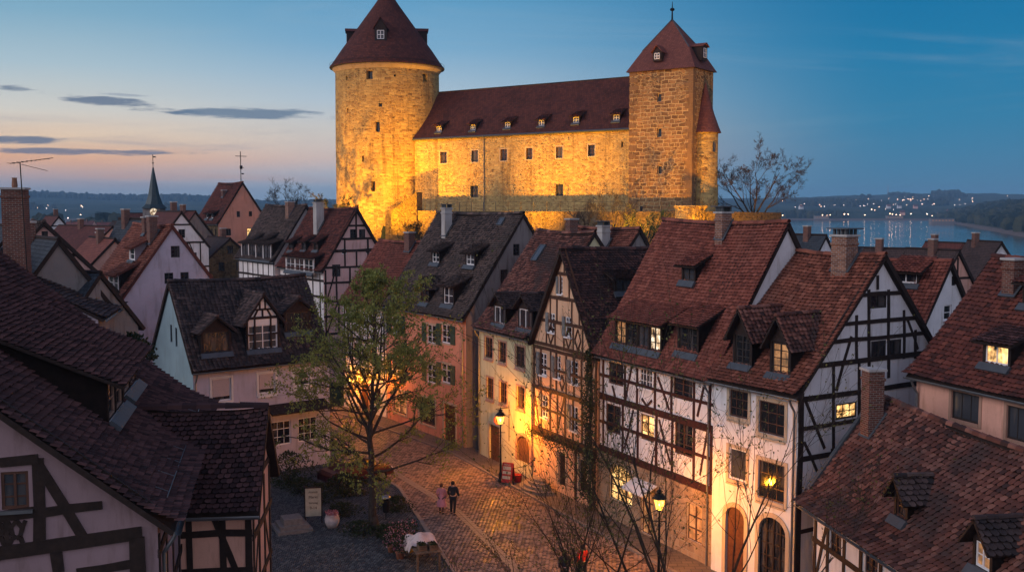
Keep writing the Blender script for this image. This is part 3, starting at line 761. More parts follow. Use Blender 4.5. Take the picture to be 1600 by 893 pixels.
    # --- finish: walls with real openings, timber frames
    def finish(s, reveal=.14):
        mb = MB(); names = ['front', 'right', 'left', 'back']; mats = []
        for wl in names:
            if M[s.wallm[wl]] not in mats: mats.append(M[s.wallm[wl]])
        for wl in names:
            mi = mats.index(M[s.wallm[wl]]); O, U, Nn = s.fr(wl); hull = s.outl[wl]; hs = s.holes[wl]
            us = sorted(set([min(p[0] for p in hull), max(p[0] for p in hull)]+[x for h in hs for x in (h[0], h[2])]))
            vs = sorted(set([min(p[1] for p in hull), max(p[1] for p in hull)]+[x for h in hs for x in (h[1], h[3])]))
            flip = wl in ('left', 'back')
            T = lambda u, v, n=0.0: O+U*u+Vector((0, 0, v))+Nn*n
            for a, b in zip(us[:-1], us[1:]):
                for c, d in zip(vs[:-1], vs[1:]):
                    cu_, cv_ = (a+b)/2, (c+d)/2
                    if any(h[0] < cu_ < h[2] and h[1] < cv_ < h[3] for h in hs): continue
                    pl = clip_convex([(a, c), (b, c), (b, d), (a, d)], hull)
                    if len(pl) < 3: continue
                    if flip: pl = pl[::-1]
                    mb.poly([T(*p) for p in pl], mi, [tuple(p) for p in pl])
            for h in hs:
                c4 = [(h[0], h[1]), (h[2], h[1]), (h[2], h[3]), (h[0], h[3])]
                for i in range(4):
                    p, q = c4[i], c4[(i+1) % 4]
                    mb.poly([T(*p), T(*q), T(*q, -reveal), T(*p, -reveal)] if flip else [T(*q), T(*p), T(*p, -reveal), T(*q, -reveal)], mi)
        s.wallobj = mb.build('wall', mats, s.e)
        for wl in names:
            if s.beams[wl].f: s.beams[wl].build('timber_frame', M[s.tm], s.e)
        return s
M['skyglass'] = m_glass('skylight_glass', (.06,.075,.09), .05)
M['shutterwood'] = m_wood('louvred_wood', (.13,.06,.03), .6)
M['door_dark'] = m_wood('dark_door_wood', (.03,.017,.012), .5)
M['ground_st2'] = M['ground_st']
# ---------------------------------------------------------------- terrain
def sst(x, a, b):
    t = np.clip((x-a)/(b-a), 0, 1); return t*t*(3-2*t)
def _hash(x, y): return np.modf(np.sin(x*12.9898+y*78.233)*43758.5453)[0]
def vnoise(x, y):
    xi, yi = np.floor(x), np.floor(y); fx, fy = x-xi, y-yi; fx = fx*fx*(3-2*fx); fy = fy*fy*(3-2*fy)
    a, b, c, d = _hash(xi, yi), _hash(xi+1, yi), _hash(xi, yi+1), _hash(xi+1, yi+1)
    return a+(b-a)*fx+(c-a)*fy+(a-b-c+d)*fx*fy
def fbm(x, y, o=4):
    s = 0; a = .5
    for i in range(o): s = s+a*vnoise(x*2**i+i*17.3, y*2**i-i*9.1); a *= .5
    return s
def bankx(y): return 413+(y-826)*.34
def terrain(x, y):
    x = np.asarray(x, float); y = np.asarray(y, float); r = np.hypot(x, y)
    base = 5.0*sst(y, 85, 130)*sst(-x, 10, 45)-3.0*sst(x, 18, 60)*sst(y, 45, 110)
    base = base-8*sst(r, 220, 420)+.5*fbm(x/25, y/25)*sst(y, 75, 120)
    a = (x-4.5)*.82-(y-129)*.57; b = (x-4.5)*.57+(y-129)*.82
    a = a+4
    rr = ((np.abs(a)/29)**4+(np.abs(b)/np.where(b < 0, 10.5, 14))**4)**.25
    m = 15.2-4.4*sst(rr, .90, .95); t = sst(rr, 1.03, 2.3)
    mound = m*(1-t)+base*t
    z = np.where(rr < 2.3, mound, base)
    z = z+.2*(fbm(x/3, y/3)-.25)*sst(rr, 1.0, 1.2)*sst(2.5-rr, 0, .6)
    th = x/np.maximum(y, 1)
    # far hills
    hl = 38+14*np.sin(th*14+1.2)+6*np.sin(th*37+.5); hr = 50+4*np.sin(th*19)+10*sst(th, .2, .5)
    H = np.where(th < 0, hl, hr); k = sst(th, -.15, .15); H = hl*(1-k)+hr*k
    far = -9+17*sst(r, 1950, 2400)+18*sst(r, 2300, 3300)+(H-24)*sst(r, 3000, 4300)-90*sst(r, 4600, 9000)
    far = far+7*fbm(x/260, y/260)*sst(r, 1950, 2500)+5*(fbm(x/26, y/26, 2)-.4)*sst(r, 2600, 3800)
    z = np.where(r > 900, np.maximum(far, -9), z); z = z*1.0
    # river
    inr = (y > 330) & (y < 1900) & (x > .02*y) & (x < bankx(y)) & (r < 1960)
    z = np.where(inr, -14.0, z)
    rb = (x >= bankx(y)) & (y > 300) & (y < 2300)
    dd = x-bankx(y)
    z = np.where(rb, -10.5+4*sst(dd, 0, 14)+22*sst(dd, 10, 150)+4*fbm(x/40, y/40)*sst(dd, 20, 80), z)
    # flat town floor under the paving
    fl = (y < 84) & (y > 5) & (x < 12) & (x > -30)
    z = np.where(fl, -.08, z)
    return z
TH = np.concatenate([np.linspace(-180, -36, 60)[:-1], np.linspace(-36, 36, 420), np.linspace(36, 180, 60)[1:]])
RD = np.concatenate([[.5, 5, 12, 20, 30, 40], np.arange(48, 200, 1.5), np.geomspace(202, 900, 60), np.geomspace(915, 6200, 150)])
tt, rr_ = np.meshgrid(np.radians(TH), RD, indexing='ij')
gx, gy = rr_*np.sin(tt), rr_*np.cos(tt); gz = terrain(gx, gy)
gm = MB(); nT, nR = gx.shape
gm.v = list(zip(gx.ravel().tolist(), gy.ravel().tolist(), gz.ravel().tolist()))
ii, jj = np.meshgrid(np.arange(nT-1), np.arange(nR-1), indexing='ij'); b0 = (ii*nR+jj).ravel()
gm.f = list(map(tuple, np.stack([b0, b0+nR, b0+nR+1, b0+1], 1).tolist())); gm.m = [0]*len(gm.f)
def m_ground():
    m, nt = newmat('grass_and_woodland'); N = NT(nt); tc = N.n('ShaderNodeTexCoord').outputs['Object']
    a = noise(N, tc, .3, 6, .65); b = noise(N, tc, .012, 5, .6); c = noise(N, tc, .045, 4, .7)
    near = N.ramp(a, [(.3, (.012,.016,.008)), (.5, (.035,.045,.015)), (.7, (.08,.07,.04))])
    far = N.ramp(N.math('ADD', N.math('MULTIPLY', b, .6), N.math('MULTIPLY', c, .4)), [(.35, (.015,.026,.014)), (.5, (.03,.045,.022)), (.6, (.07,.075,.045))])
    ln = N.n('ShaderNodeVectorMath', {0: tc}, operation='LENGTH').outputs[1]
    base = N.mix(N.maprange(ln, 180, 420), near, far)
    sepz = N.n('ShaderNodeSeparateXYZ', {0: tc}).outputs[2]
    shore = N.math('MULTIPLY', N.maprange(sepz, -6.0, -7.5), N.maprange(ln, 300, 420))
    base = N.mix(shore, base, (.15,.11,.085))
    out(N, pbsdf(N, base, .95, bump(N, a, .5, .1), spec=.1)); return m
M['ground'] = m_ground()
tag(gm.build('ground', M['ground'], smooth=True), kind='structure')
def m_water():
    m, nt = newmat('river_water'); N = NT(nt); tc = N.n('ShaderNodeTexCoord').outputs['Object']
    a = N.n('ShaderNodeMapping', {'Vector': tc, 'Scale': (.05, .35, 1)}).outputs[0]
    b = N.n('ShaderNodeMapping', {'Vector': tc, 'Scale': (.02, .006, 1)}).outputs[0]
    r = N.maprange(noise(N, b, 1, 4, .6), .4, .65, .03, .09)
    out(N, pbsdf(N, (.01,.03,.045), r, bump(N, noise(N, a, 1.0, 3, .6), .3, .5), spec=.5, IOR=1.33)); return m
wm = MB(); wm.poly([(-60, 260, -9.5), (2600, 260, -9.5), (2600, 2600, -9.5), (-60, 2600, -9.5)])
tag(wm.build('water', m_water()), kind='structure')
def tz(x, y): return float(terrain(x, y))

# ---------------------------------------------------------------- the row along the street
# salmon house with the big grey roof
h = House('town_house', 'salmon plastered house with green shutters and tall grey-brown roof with four dormers', (-9.9, 77.6), (.55, -.83), 12, 9.8, 'x', 4.9, 8.7, 15.8,
          wall='pl_salmon', walls=dict(right='pl_grey'), roof='tile_grey', tile=(.2, .17, 'biber'), ix=.12, flare=.22)
for q in ((661, 505, 710, 540), (661, 566, 710, 602)):
    for sx in ((667, 681), (690, 704)):
        h.winpx('front', sx[0], q[1]+2, sx[1], q[3]-4, fr='white', casing='casing_beige', shut='shut_green', cw=.1)
h.winpx('front', 612, 492, 626, 522, fr='white', shut='shut_green'); h.winpx('front', 612, 556, 626, 588, fr='white', shut='shut_green')
h.door('front', 694, 632, 712, 690, 'door_brown', 'casing_beige'); h.winpx('front', 655, 622, 680, 662, fr='frame_brown', casing='casing_beige')
h.winpx('front', 615, 610, 635, 645, fr='frame_brown', casing='casing_beige', pane='lit_soft')
dw = dict(fr='white', grid=(2, 2), sill='white')
h.dormer('front', 681, 412, 1.25, 1.05, 'shed', .45, win=dw); h.dormer('front', 735, 416, 1.3, 1.05, 'shed', .45, win=dict(dw, pane='glass2'))
h.dormer('front', 701, 477, 1.5, 1.45, 'shed', .4, win=dw); h.dormer('front', 664, 474, 1.2, 1.3, 'gable', rh=.6, win=dict(dw, fr='frame_brown'))
h.chimney(698, 362, .55, .6, 16.1, 'render', cap='cover'); h.skylight('front', 784, 347, .5, .5)
h.winpx('right', 802, 381, 812, 399, fr='frame_dark'); h.winpx('right', 782, 421, 793, 446, fr='frame_dark')
h.pipe('front', h.x1-.3, 0, 8.4)
h.finish()

# cream and yellow house
h = House('town_house', 'narrow cream yellow house with red window frames, lit street lamp before its door', (-2.45, 66.25), (.46, -.89), 7.3, 9.3, 'x', 4.64, 8.4, 14.7,
          wall='pl_yellow', walls=dict(left='pl_salmon'), roof='tile_mix', tile=(.2, .17, 'biber'), ix=.1, flare=.25)
for i, q in enumerate([(758, 527, 770, 559), (780, 534, 791, 566), (806, 541, 820, 574), (761, 590, 771, 623), (781, 597, 792, 630), (808, 604, 820, 638)]):
    h.winpx('front', *q, fr='frame_brown', casing='casing_pink', sill='casing_pink', grid=(2, 3), cw=.12)
h.door('front', 765, 664, 781, 724, 'door_brown', 'casing_beige', panels=(2, 4))
h.door('front', 808, 681, 828, 722, 'shutterwood', 'casing_pink', arch=True, panels=(1, 1), name='shuttered_window')
h.dormer('front', 781, 508, 1.7, 1.35, 'gable', rh=.65, win=dict(fr='white', grid=(2, 1), sill='white'), roof='tile_black', body='timber', hip=True)
h.dormer('front', 821, 516, 1.8, 1.45, 'gable', rh=.7, win=dict(fr='white', grid=(2, 1), sill='white'), roof='tile_black', body='timber', hip=True)
h.skylight('front', 843, 396, .6, 1.1)
h.pipe('front', h.x0+.12, 0, 8.1)
h.finish()

# gable-fronted half-timbered house
h = House('gabled_house', 'narrow beige half-timbered house with steep gable and white windows facing the street', (.93, 60.05), (.46, -.89), 7.4, 10, 'y', 3.75, 8.2, 13.96,
          wall='pl_beige', roof='tile_dark', tile=(.19, .16, 'biber'), ix=.15, iy=.3, timber='timber_brown', gutter=False, flare=.3)
ws = dict(fr='white', shut='shut_grey', open_side=-1, sill='white', grid=(2, 4), depth=.08)
h.winpx('front', 873, 432, 879, 459, **ws)
for q in [(858, 489, 867, 519), (884, 495, 893, 526), (844, 551, 854, 586), (867, 557, 876, 591), (892, 564, 903, 600), (847, 617, 856, 652), (892, 634, 903, 673)]: h.winpx('front', *q, **ws)
h.rakes('front', .24)
L0, L1 = h.x0, h.x1
for v in (12.55, 11.15, 9.75, 8.35): h.hbeam('front', v, .2)
h.hbeam('front', 8.1, .2); h.hbeam('front', 7.0, .14); h.hbeam('front', 5.75, .22, prot=.09); h.hbeam('front', 4.6, .14); h.hbeam('front', 3.25, .28, prot=.12); h.hbeam('front', 3.0, .24, prot=.08)
for lo, hi, pts in [(3.3, 5.7, (.12, 1.0, 2.05, 2.9, 3.75, 4.6, 5.6, 6.4, 7.1)), (5.8, 8.1, (.12, .95, 2.1, 2.75, 3.85, 4.7, 5.5, 6.5, 7.1))]:
    for u in pts: h.beam('front', [(L0+u if u < 7 else L1-.1, lo), (L0+u if u < 7 else L1-.1, hi)], .15, .035, True)
for (a, b) in (((.3, 8.0), (.9, 5.8)), ((6.9, 8.0), (6.1, 5.8)), ((.25, 5.6), (.9, 3.4)), ((6.9, 5.6), (6.1, 3.4)), ((3.8, 5.6), (3.0, 3.4))): h.beam('front', [a, b], .13, .033, True)
for u in (1.75, 2.75, 3.75, 4.75, 5.75): h.beam('front', [(u, 8.4), (u, 9.7)], .13, .033, True)
for u in (2.2, 2.95, 4.6, 5.4): h.beam('front', [(u, 9.75), (u, 11.1)], .13, .033, True)
for u in (3.3, 4.3): h.beam('front', [(u, 11.2), (u, 12.5)], .13, .033, True)
h.beam('front', [(3.75, 12.6), (3.75, 13.7)], .13, .033, True)
for c in (2.25, 4.25, 5.25):
    h.beam('front', [(c-.32, 9.0), (c, 9.6), (c+.32, 9.0), (c, 8.45), (c-.32, 9.0)], .09, .04, True)
h.beam('front', [(3.3, 6.4), (3.55, 6.85), (3.8, 6.4), (3.55, 5.95), (3.3, 6.4)], .09, .04, True)
h.door('front', 873, 706, 884, 758, 'door_dark', 'casing_beige'); h.door('front', 905, 718, 917, 768, 'door_dark', 'casing_beige')
h.beam('front', [(5.1, 0), (5.1, 2.9)], .2, .05, True); h.beam('front', [(7.0, 0), (7.0, 2.9)], .3, .06, True)
h.dormer('right', 975, 457, 1.3, .9, 'shed', .4, win=dict(fr='frame_dark', grid=(2, 1)))
h.finish()

# broad red roof, half-timbered first floors
h = House('town_house', 'white half-timbered house under the broadest red roof with wide shed dormer', (4.3, 53.45), (.46, -.89), 9.75, 8.7, 'x', 4.35, 8.5, 15.55,
          wall='pl_white', walls=dict(right='pl_cold'), roof='tile_red', tile=(.24, .175, 'pan'), back='sh_red', timber='timber_red', flare=.18, ix=.15)
h.dormer('front', 996, 545, 4.1, 1.5, 'shed', .5, win=dict(fr='frame_dark', grid=(2, 3), sill='lead', panes=['lit_soft', 'glass', 'glass2', 'lit_white']), wn=4)
h.dormer('front', 1075, 553, 1.6, 1.5, 'shed', .5, win=dict(fr='frame_dark', grid=(2, 3)))
h.dormer('front', 1076, 441, 1.1, .95, 'shed', .5, win=dict(fr='frame_dark', grid=(2, 2), pane='glass2'))
h.chimney(1130, 364, .55, .6, 15.95, 'brick_old', cap='cover')
wd = dict(fr='frame_brown', grid=(2, 3), depth=.1)
h.winpx('front', 951, 567, 974, 601, **wd); h.winpx('front', 1052, 588, 1082, 624, **wd); h.winpx('front', 947, 632, 970, 676, **wd); h.winpx('front', 1054, 660, 1082, 711, **wd)
h.winpx('front', 1000, 574, 1020, 606, fr='white', sill='white', grid=(4, 3), pane='glass2', depth=.06)
h.winpx('front', 1001, 648, 1022, 688, fr='frame_brown', grid=(2, 3), pane='lit')
e = h.x0; t8 = 8.75
H4v = [h.px('front', 1000, y)[1] for y in (573, 614, 642, 690, 724)]
h.hbeam('front', 8.6, .2); 
v_mid = h.px('front', 1040, 612)[1]; v_fl = h.px('front', 1040, 648)[1]; v_mid2 = h.px('front', 1040, 692)[1]; v_b = h.px('front', 1040, 738)[1]
h.hbeam('front', v_mid, .16); h.hbeam('front', v_fl, .34, prot=.07); h.hbeam('front', v_mid2, .16); h.hbeam('front', v_b, .34, prot=.09)
def colu(x, y): return h.px('front', x, y)[0]
for x in (943, 977, 996, 1024, 1050, 1085, 1110):
    u = colu(x, 600); h.beam('front', [(u, v_fl), (u, 8.6)], .16, .035, True)
for x in (943, 973, 997, 1026, 1051, 1085, 1112):
    u = colu(x, 685); h.beam('front', [(u, v_b), (u, v_fl)], .16, .035, True)
for a, b in (((988, 570), (977, 628)), ((1028, 588), (1046, 640)), ((1100, 604), (1090, 650)), ((990, 640), (976, 700)), ((1030, 655), (1048, 725)), ((1106, 672), (1094, 742)), ((957, 602), (964, 630)), ((1003, 622), (1011, 634)), ((1019, 625), (1011, 634)), ((1011, 634), (1011, 642))):
    h.beam('front', [a, b], .13, .03)
vg = h.px('front', 970, 800)[1]
h.wallm['front'] = 'pl_white'
# ground floor: rough stone facing, slightly proud, with lit arch, shop door and window
O, U, Nn = h.fr('front')
h.gf = v_b-.2
h.finish_later = True
a0 = h.px('front', 953, 775)[0]; a1 = h.px('front', 989, 775)[0]
h.dooruv('front', a0, 1.15, a1-a0, v_b-.55-1.15, 'frame_dark', 'ground_st', True, lit='lit', grid=(3, 3), name='shop_window')
d0 = h.px('front', 1003, 780)[0]; d1 = h.px('front', 1022, 780)[0]
h.dooruv('front', d0, .15, d1-d0, 2.35, 'frame_brown', 'ground_st', False, lit='lit_soft', grid=(2, 3), name='shop_door')
d0 = h.px('front', 1074, 810)[0]; d1 = h.px('front', 1098, 810)[0]
h.dooruv('front', d0, .9, d1-d0, 1.7, 'frame_brown', 'ground_st', False, lit='lit_soft', grid=(2, 3), name='shop_window')
g = MB(); us = sorted([h.x0-.02, h.x1+.02]+[x for q in h.holes['front'][-3:] for x in (q[0], q[2])])
gh = h.holes['front'][-3:]
for ua, ub in zip(us[:-1], us[1:]):
    cen = (ua+ub)/2; hh = [q for q in gh if q[0] < cen < q[2]]
    segs = [(-.5, h.gf)] if not hh else [(-.5, hh[0][1]), (hh[0][3], h.gf)]
    for va, vb_ in segs: g.fbox(O, U, Vector((0, 0, 1)), Nn, ua, ub, va, vb_, -.01, .045, 0)
g.build('stone_plinth', M['ground_st'], h.e)
aw = MB(); ac = h.px('front', 1010, 755)
aw.fbox(O+U*ac[0]+Vector((0, 0, 2.75)), U, (Nn*.9+Vector((0, 0, -.42))).normalized(), (Vector((0, 0, 1))*.9+Nn*.42).normalized(), -.95, .95, .03, 1.0, 0, .05, 0); aw.build('awning', M['white'], h.e)
h.pipe('front', h.x1-.25, 0, 8.3)
h.finish()
H4 = h

# white house with beige window surrounds, timbered gable end
h = House('town_house', 'white plastered house with beige window surrounds and black and white timbered gable end', (8.54, 44.8), (.53, -.85), 5.3, 8.9, 'x', 5.18, 8.65, 14.25, 10.0,
          wall='pl_cold', walls=dict(right='pl_cold'), roof='tile_red2', tile=(.24, .18, 'pan'), back='sh_red', flare=.25, ix=.2)
cs = dict(casing='casing_beige', fr='frame_brown', grid=(3, 3), sill='casing_beige', cw=.16, depth=.1)
h.winpx('front', 1140, 610, 1169, 652, **cs); h.winpx('front', 1186, 628, 1226, 679, **cs)
h.winpx('front', 1139, 701, 1166, 750, **dict(cs, pane='glass2', grid=(1, 1), fr='white')); h.winpx('front', 1185, 722, 1226, 782, **cs)
q0 = h.px('front', 1134, 850)[0]; q1 = h.px('front', 1163, 850)[0]
h.dooruv('front', q0, .1, q1-q0, 3.2, 'door_brown', 'casing_beige', True)
q0 = h.px('front', 1186, 860)[0]; q1 = h.px('front', 1228, 860)[0]
h.dooruv('front', q0, .1, q1-q0, 3.3, 'door_dark', 'casing_beige', True, lit='glass', grid=(4, 5), name='arched_window')
gd = dict(fr='frame_dark', grid=(2, 4), sill='lead')
h.dormer('front', 1160, 572, 1.15, 1.55, 'gable', rh=.95, win=gd, roof='tile_mix'); h.dormer('front', 1219, 587, 1.15, 1.55, 'gable', rh=.95, win=dict(gd, pane='lit_soft'), roof='tile_mix')
h.chimney(1319, 414, .8, .75, 15.0, 'brick_old', cap='cover')
B = h.beam; h.rakes('right', .26)
wq = dict(fr='frame_dark', grid=(2, 1), depth=.06)
h.winpx('right', 1360, 455, 1385, 481, **wq); h.winpx('right', 1361, 532, 1384, 560, **wq); h.winpx('right', 1388, 530, 1408, 557, **wq)
h.winpx('right', 1306, 629, 1338, 653, fr='frame_dark', grid=(3, 2), depth=.06, pane='lit')
for v in (12.6, 11.45, 10.75, 9.85, 8.55, 7.35, 6.1, 4.6, 3.1): h.hbeam('right', v, .22 if v in (9.85, 8.55, 6.1) else .17)
for a, b, w_ in (((1371, 430), (1371, 452), .15), ((1357, 452), (1357, 600), .16), ((1388, 452), (1388, 590), .16), ((1338, 492), (1338, 560), .15), ((1412, 484), (1412, 560), .15), ((1430, 515), (1430, 560), .15),
                 ((1302, 572), (1302, 700), .16), ((1342, 560), (1342, 700), .16), ((1330, 525), (1306, 610), .13), ((1418, 500), (1434, 545), .13), ((1318, 640), (1318, 640), .1),
                 ((1258, 625), (1288, 700), .15), ((1256, 690), (1276, 735), .13), ((1300, 700), (1300, 893), .16)): B('right', [a, b], w_)
B('right', [(h.y0+.12, 0), (h.y0+.12, 8.9)], .3, .05, True)
h.pipe('front', h.x1-.12, 0, 8.4)
h.finish()
H5 = h

# low foreground house, patchy plain tiles
h = House('cottage', 'low foreground cottage with patchy worn tiles and brick chimney at bottom right', (11.4, 39.9), (.15, -.99), 13.5, 4.5, 'x', 3.2, 4.5, 8.8, 7.2,
          wall='pl_cold', roof='tile_mix', tile=(.26, .2, 'biber'), flare=.3, und=.045, ix=.3, iy=.5)
gd = dict(fr='white', grid=(2, 2), sill='lead', pane='lit_soft')
h.dormer('front', 1408, 812, .85, 1.0, 'gable', rh=.5, win=dict(fr='frame_brown', grid=(1, 2), sill='lead', pane='glass'), roof='tile_black', tile=(.24, .2, 'biber'))
h.dormer('front', 1535, 893, .95, 1.05, 'gable', rh=.55, win=gd, roof='tile_black', tile=(.24, .2, 'biber'))
h.chimney(1362, 670, .62, .62, 10.0, 'brick', base=-.8)
fl = MB(); O, U, V, Lu, Lv = h.slope('front'); fl.fbox(O, U, V, U.cross(V), -.06, .16, -.05, Lv, .03, .12, 0); fl.build('verge_flashing', M['lead'], h.e)
h.beams['front'] = h.beams['front']
for u in (.5, 1.6, 2.9, 4.2, 5.6, 7.2): h.beam('front', [(u, -.2), (u, 5.0)], .2, .04, True)
for v in (4.6, 3.2, 1.6): h.hbeam('front', v, .2)
h.beam('front', [(1.6, 4.5), (.6, 1.7)], .16, .035, True); h.winuv('front', 2.2, 3.7, .9, 1.2, fr='frame_brown', depth=.1); h.winuv('front', 4.9, 3.9, .9, 1.1, fr='frame_brown', depth=.1)
h.hbeam('left', 4.6, .2); h.hbeam('left', 3.0, .18); h.beam('left', [(.8, 0), (.8, 5)], .2, .04, True); h.beam('left', [(2.4, 0), (2.4, 7)], .18, .04, True)
for (a, b) in ((( .3, 1.9), (.6, 1.1)), ): pass
O2, U2, V2, _, _ = h.slope('front')
for t in ((.4, .5), (3.2, .45)): 
    sg = MB(); P0 = O2+U2*t[0]+V2*t[1]; sg.tube([P0+U2.cross(V2)*.16, P0+U2*2.2+U2.cross(V2)*.16], .012, 5); sg.build('snow_guard', M['iron'], h.e)
h.finish()

# dark roof with one lit dormer window, right edge
h = House('town_house', 'peach plastered house at the right edge with glowing yellow dormer window', (16.3, 42.0), (.34, -.94), 12, 9, 'x', 4.4, 9.3, 14.15,
          wall='pl_peach', roof='tile_wine', tile=(.24, .22, 'pan'), flare=.2, ix=.3)
h.dormer('front', 1557, 573, 1.35, 1.0, 'shed', .35, win=dict(fr='white', grid=(2, 1), pane='lit', sill='lead'), roof='tile_maroon')
h.dormer('front', 1620, 480, 1.35, 1.0, 'shed', .35, win=dict(fr='white', grid=(2, 1), sill='lead'))
h.chimney(1583, 452, .6, .6, 14.15, 'brick', base=-.8); 
cw_ = dict(casing='casing_pink', fr='frame_dark', grid=(3, 1), pane='glass2', cw=.14, depth=.1)
h.winpx('front', 1487, 614, 1530, 658, **cw_); h.winpx('front', 1573, 637, 1620, 690, **cw_)
h.winuv('front', 9.5, 7.2, 1.6, 1.5, **cw_)
h.pipe('front', h.x0+.15, 0, 9.0)
h.finish()

# red roof behind, pale blue gable
h = House('cottage', 'pale walled house with smooth red roof half hidden behind the timbered gable end', (15.2, 56.6), (.6, -.8), 8, 6, 'x', 3, 9.6, 13.5,
          wall='pl_cold', roof='tile_red', tile=(.23, .21, 'pan'), back='sh_red', ix=.2)
h.dormer('front', 1415, 445, 1.5, .8, 'shed', .5, win=dict(fr='white', grid=(2, 1)))
h.winpx('right', 1487, 431, 1494, 446, fr='frame_dark'); h.winpx('right', 1475, 476, 1487, 500, fr='white', grid=(1, 2), sill='white')
h.finish()

# roof behind the beige gable house with two chimneys
h = House('back_house', 'small house behind the beige timbered gable with a red brick and a pale rendered chimney', (.46, 69.3), (.46, -.89), 8.6, 7.5, 'x', 4, 9.5, 14.9,
          wall='pl_grey', roof='tile_red2', tile=(.2, .18, 'biber'), ix=.15)
h.chimney(893, 388, .62, .6, 15.4, 'brick'); h.chimney(943, 388, .6, .6, 15.0, 'render', cap='cover')
h.finish()
# half-timbered house at the bend, mostly behind the big tree
h = House('town_house', 'white half-timbered house at the street bend behind the leafy tree, plain red roof', (-14, 82.2), (.67, -.74), 6.2, 8, 'x', 4, 8.6, 13.5,
          wall='pl_white', walls=dict(left='pl_peach'), roof='tile_red', tile=(.2, .18, 'biber'), ix=.15)
for v in (8.5, 7.2, 5.8, 4.4, 3.0): h.hbeam('front', v, .2); h.hbeam('left', v, .18)
for u in (.4, 1.5, 2.6, 3.7, 4.8, 5.9): h.beam('front', [(u, 3.0), (u, 8.5)], .15, .035, True)
for a, b in (((.5, 8.4), (1.4, 5.9)), ((2.7, 5.8), (3.6, 3.0)), ((5.8, 8.4), (4.9, 5.9))): h.beam('front', [a, b], .12, .03, True)
for u in (2.05, 4.25): h.winuv('front', u, 7.7, .8, 1.1, fr='white'); h.winuv('front', u, 4.9, .8, 1.1, fr='frame_brown', pane='lit_soft' if u > 3 else 'glass')
h.dooruv('front', 2.6, .1, 1.1, 2.2); h.winuv('front', 1.3, 1.6, .9, 1.1, fr='frame_brown', pane='lit_soft'); h.winuv('front', 4.9, 1.6, .9, 1.1, fr='frame_brown')
h.chimney(640, 388, .6, .6, 14.2, 'brick')
h.finish()

# ---------------------------------------------------------------- left of the street
def pane3(h, *a, **k): return h.winpx(*a, **k)
h = House('town_house', 'timbered gable house below the round keep with three small dormers', (-17.26, 92.8), (.8, .6), 7.4, 10, 'y', 3.7, 10.3, 16.1,
          wall='pl_pink', walls=dict(left='pl_white'), roof='tile_wine', tile=(.2, .18, 'biber'), ix=.3, iy=.3, flare=.2)
h.rakes('front', .24)
for v in (14.5, 13.3, 12.2, 10.7, 9.3, 7.6, 6.2, 4.6): h.hbeam('front', v, .2 if v != 12.2 else .26)
for u, lo, hi in ((3.7, 13.3, 15.9), (2.5, 10.7, 13.3), (3.7, 10.7, 12.2), (4.9, 10.7, 13.3), (1.6, 7.6, 10.7), (3.0, 7.6, 10.7), (4.4, 7.6, 10.7), (5.8, 7.6, 10.7), (.5, 0, 10.5), (6.9, 0, 10.5), (1.8, 4.6, 7.6), (3.2, 4.6, 7.6), (4.6, 4.6, 7.6)):
    h.beam('front', [(u, lo), (u, hi)], .17, .035, True)
for a, b in (((.6, 7.7), (1.5, 10.4)), ((6.8, 7.7), (5.9, 10.4)), ((.6, 4.7), (1.7, 7.5)), ((4.7, 7.5), (5.9, 4.7))): h.beam('front', [a, b], .14, .03, True)
h.winpx('front', 547, 358, 557, 373, fr='frame_dark'); h.winpx('front', 561, 358, 571, 373, fr='frame_dark')
h.winpx('front', 534, 388, 542, 397, fr='white', grid=(1, 1)); h.winpx('front', 572, 387, 579, 396, fr='white', grid=(1, 1)); h.winpx('front', 519, 413, 532, 432, fr='frame_dark')
for x in (455, 475, 494): h.dormer('left', x, 392, 1.0, 1.0, 'shed', .5, win=dict(fr='frame_dark', grid=(1, 2), sill='white'))
h.dormer('left', 468, 425, 6.0, 1.5, 'shed', .3, win=dict(fr='white', grid=(2, 2)), wn=3, front='pl_white')
h.chimney(498, 356, .8, .7, 16.6, 'render', k='left', cap='cover')
h.hbeam('left', 9.5, .2); h.hbeam('left', 8, .2)
for u in (1, 2.5, 4, 5.5, 7, 8.5): h.beam('left', [(u, 5), (u, 10.5)], .17, .03, True)
h.finish()
h = House('town_house', 'grey tiled house with two small dormers, left of the timbered gable house', (-23.56, 100.8), (.8, .6), 7.4, 10, 'y', 3.7, 10.8, 16.4,
          wall='pl_white', roof='tile_grey', tile=(.2, .18, 'biber'), ix=.3, flare=.2)
for x in (396, 417): h.dormer('left', x, 387, 1.1, 1.0, 'shed', .5, win=dict(fr='white', grid=(1, 2), sill='white'))
h.dormer('left', 400, 405, 7.5, 1.7, 'shed', .3, win=dict(fr='frame_dark', grid=(2, 2)), wn=4, front='pl_white')
h.chimney(453, 334, .7, .7, 16.7, 'brick_old', k='left')
for v in (10.6, 9.3, 8.0): h.hbeam('left', v, .2)
for u in (.5, 1.8, 3.1, 4.4, 5.7, 7, 8.3, 9.5): h.beam('left', [(u, 5), (u, 11)], .17, .03, True)
h.finish()
h = House('tall_house', 'tall rose coloured gable house with a weather vane on its ridge', (-36.8, 127.9), (.8, .6), 7.0, 8.2, 'y', 3.5, 14.0, 19.3, zg=4,
          wall='pl_pinkred', walls=dict(left='rubble'), roof='tile_wine', tile=(.22, .2, 'biber'), ix=.2, iy=.15)
for q in ((370, 330, 375, 339), (389, 330, 394, 338), (353, 357, 361, 368)): h.winpx('front', *q, fr='frame_dark', pane='glass')
h.winpx('front', 386, 356, 393, 370, fr='frame_brown', pane='lit')
for u in (1, 2.3, 3.6, 5, 6.4):
    h.winuv('left', u, 13.0, .5, .9, fr='frame_dark'); h.winuv('left', u, 9.8, .5, 1.0, fr='frame_dark')
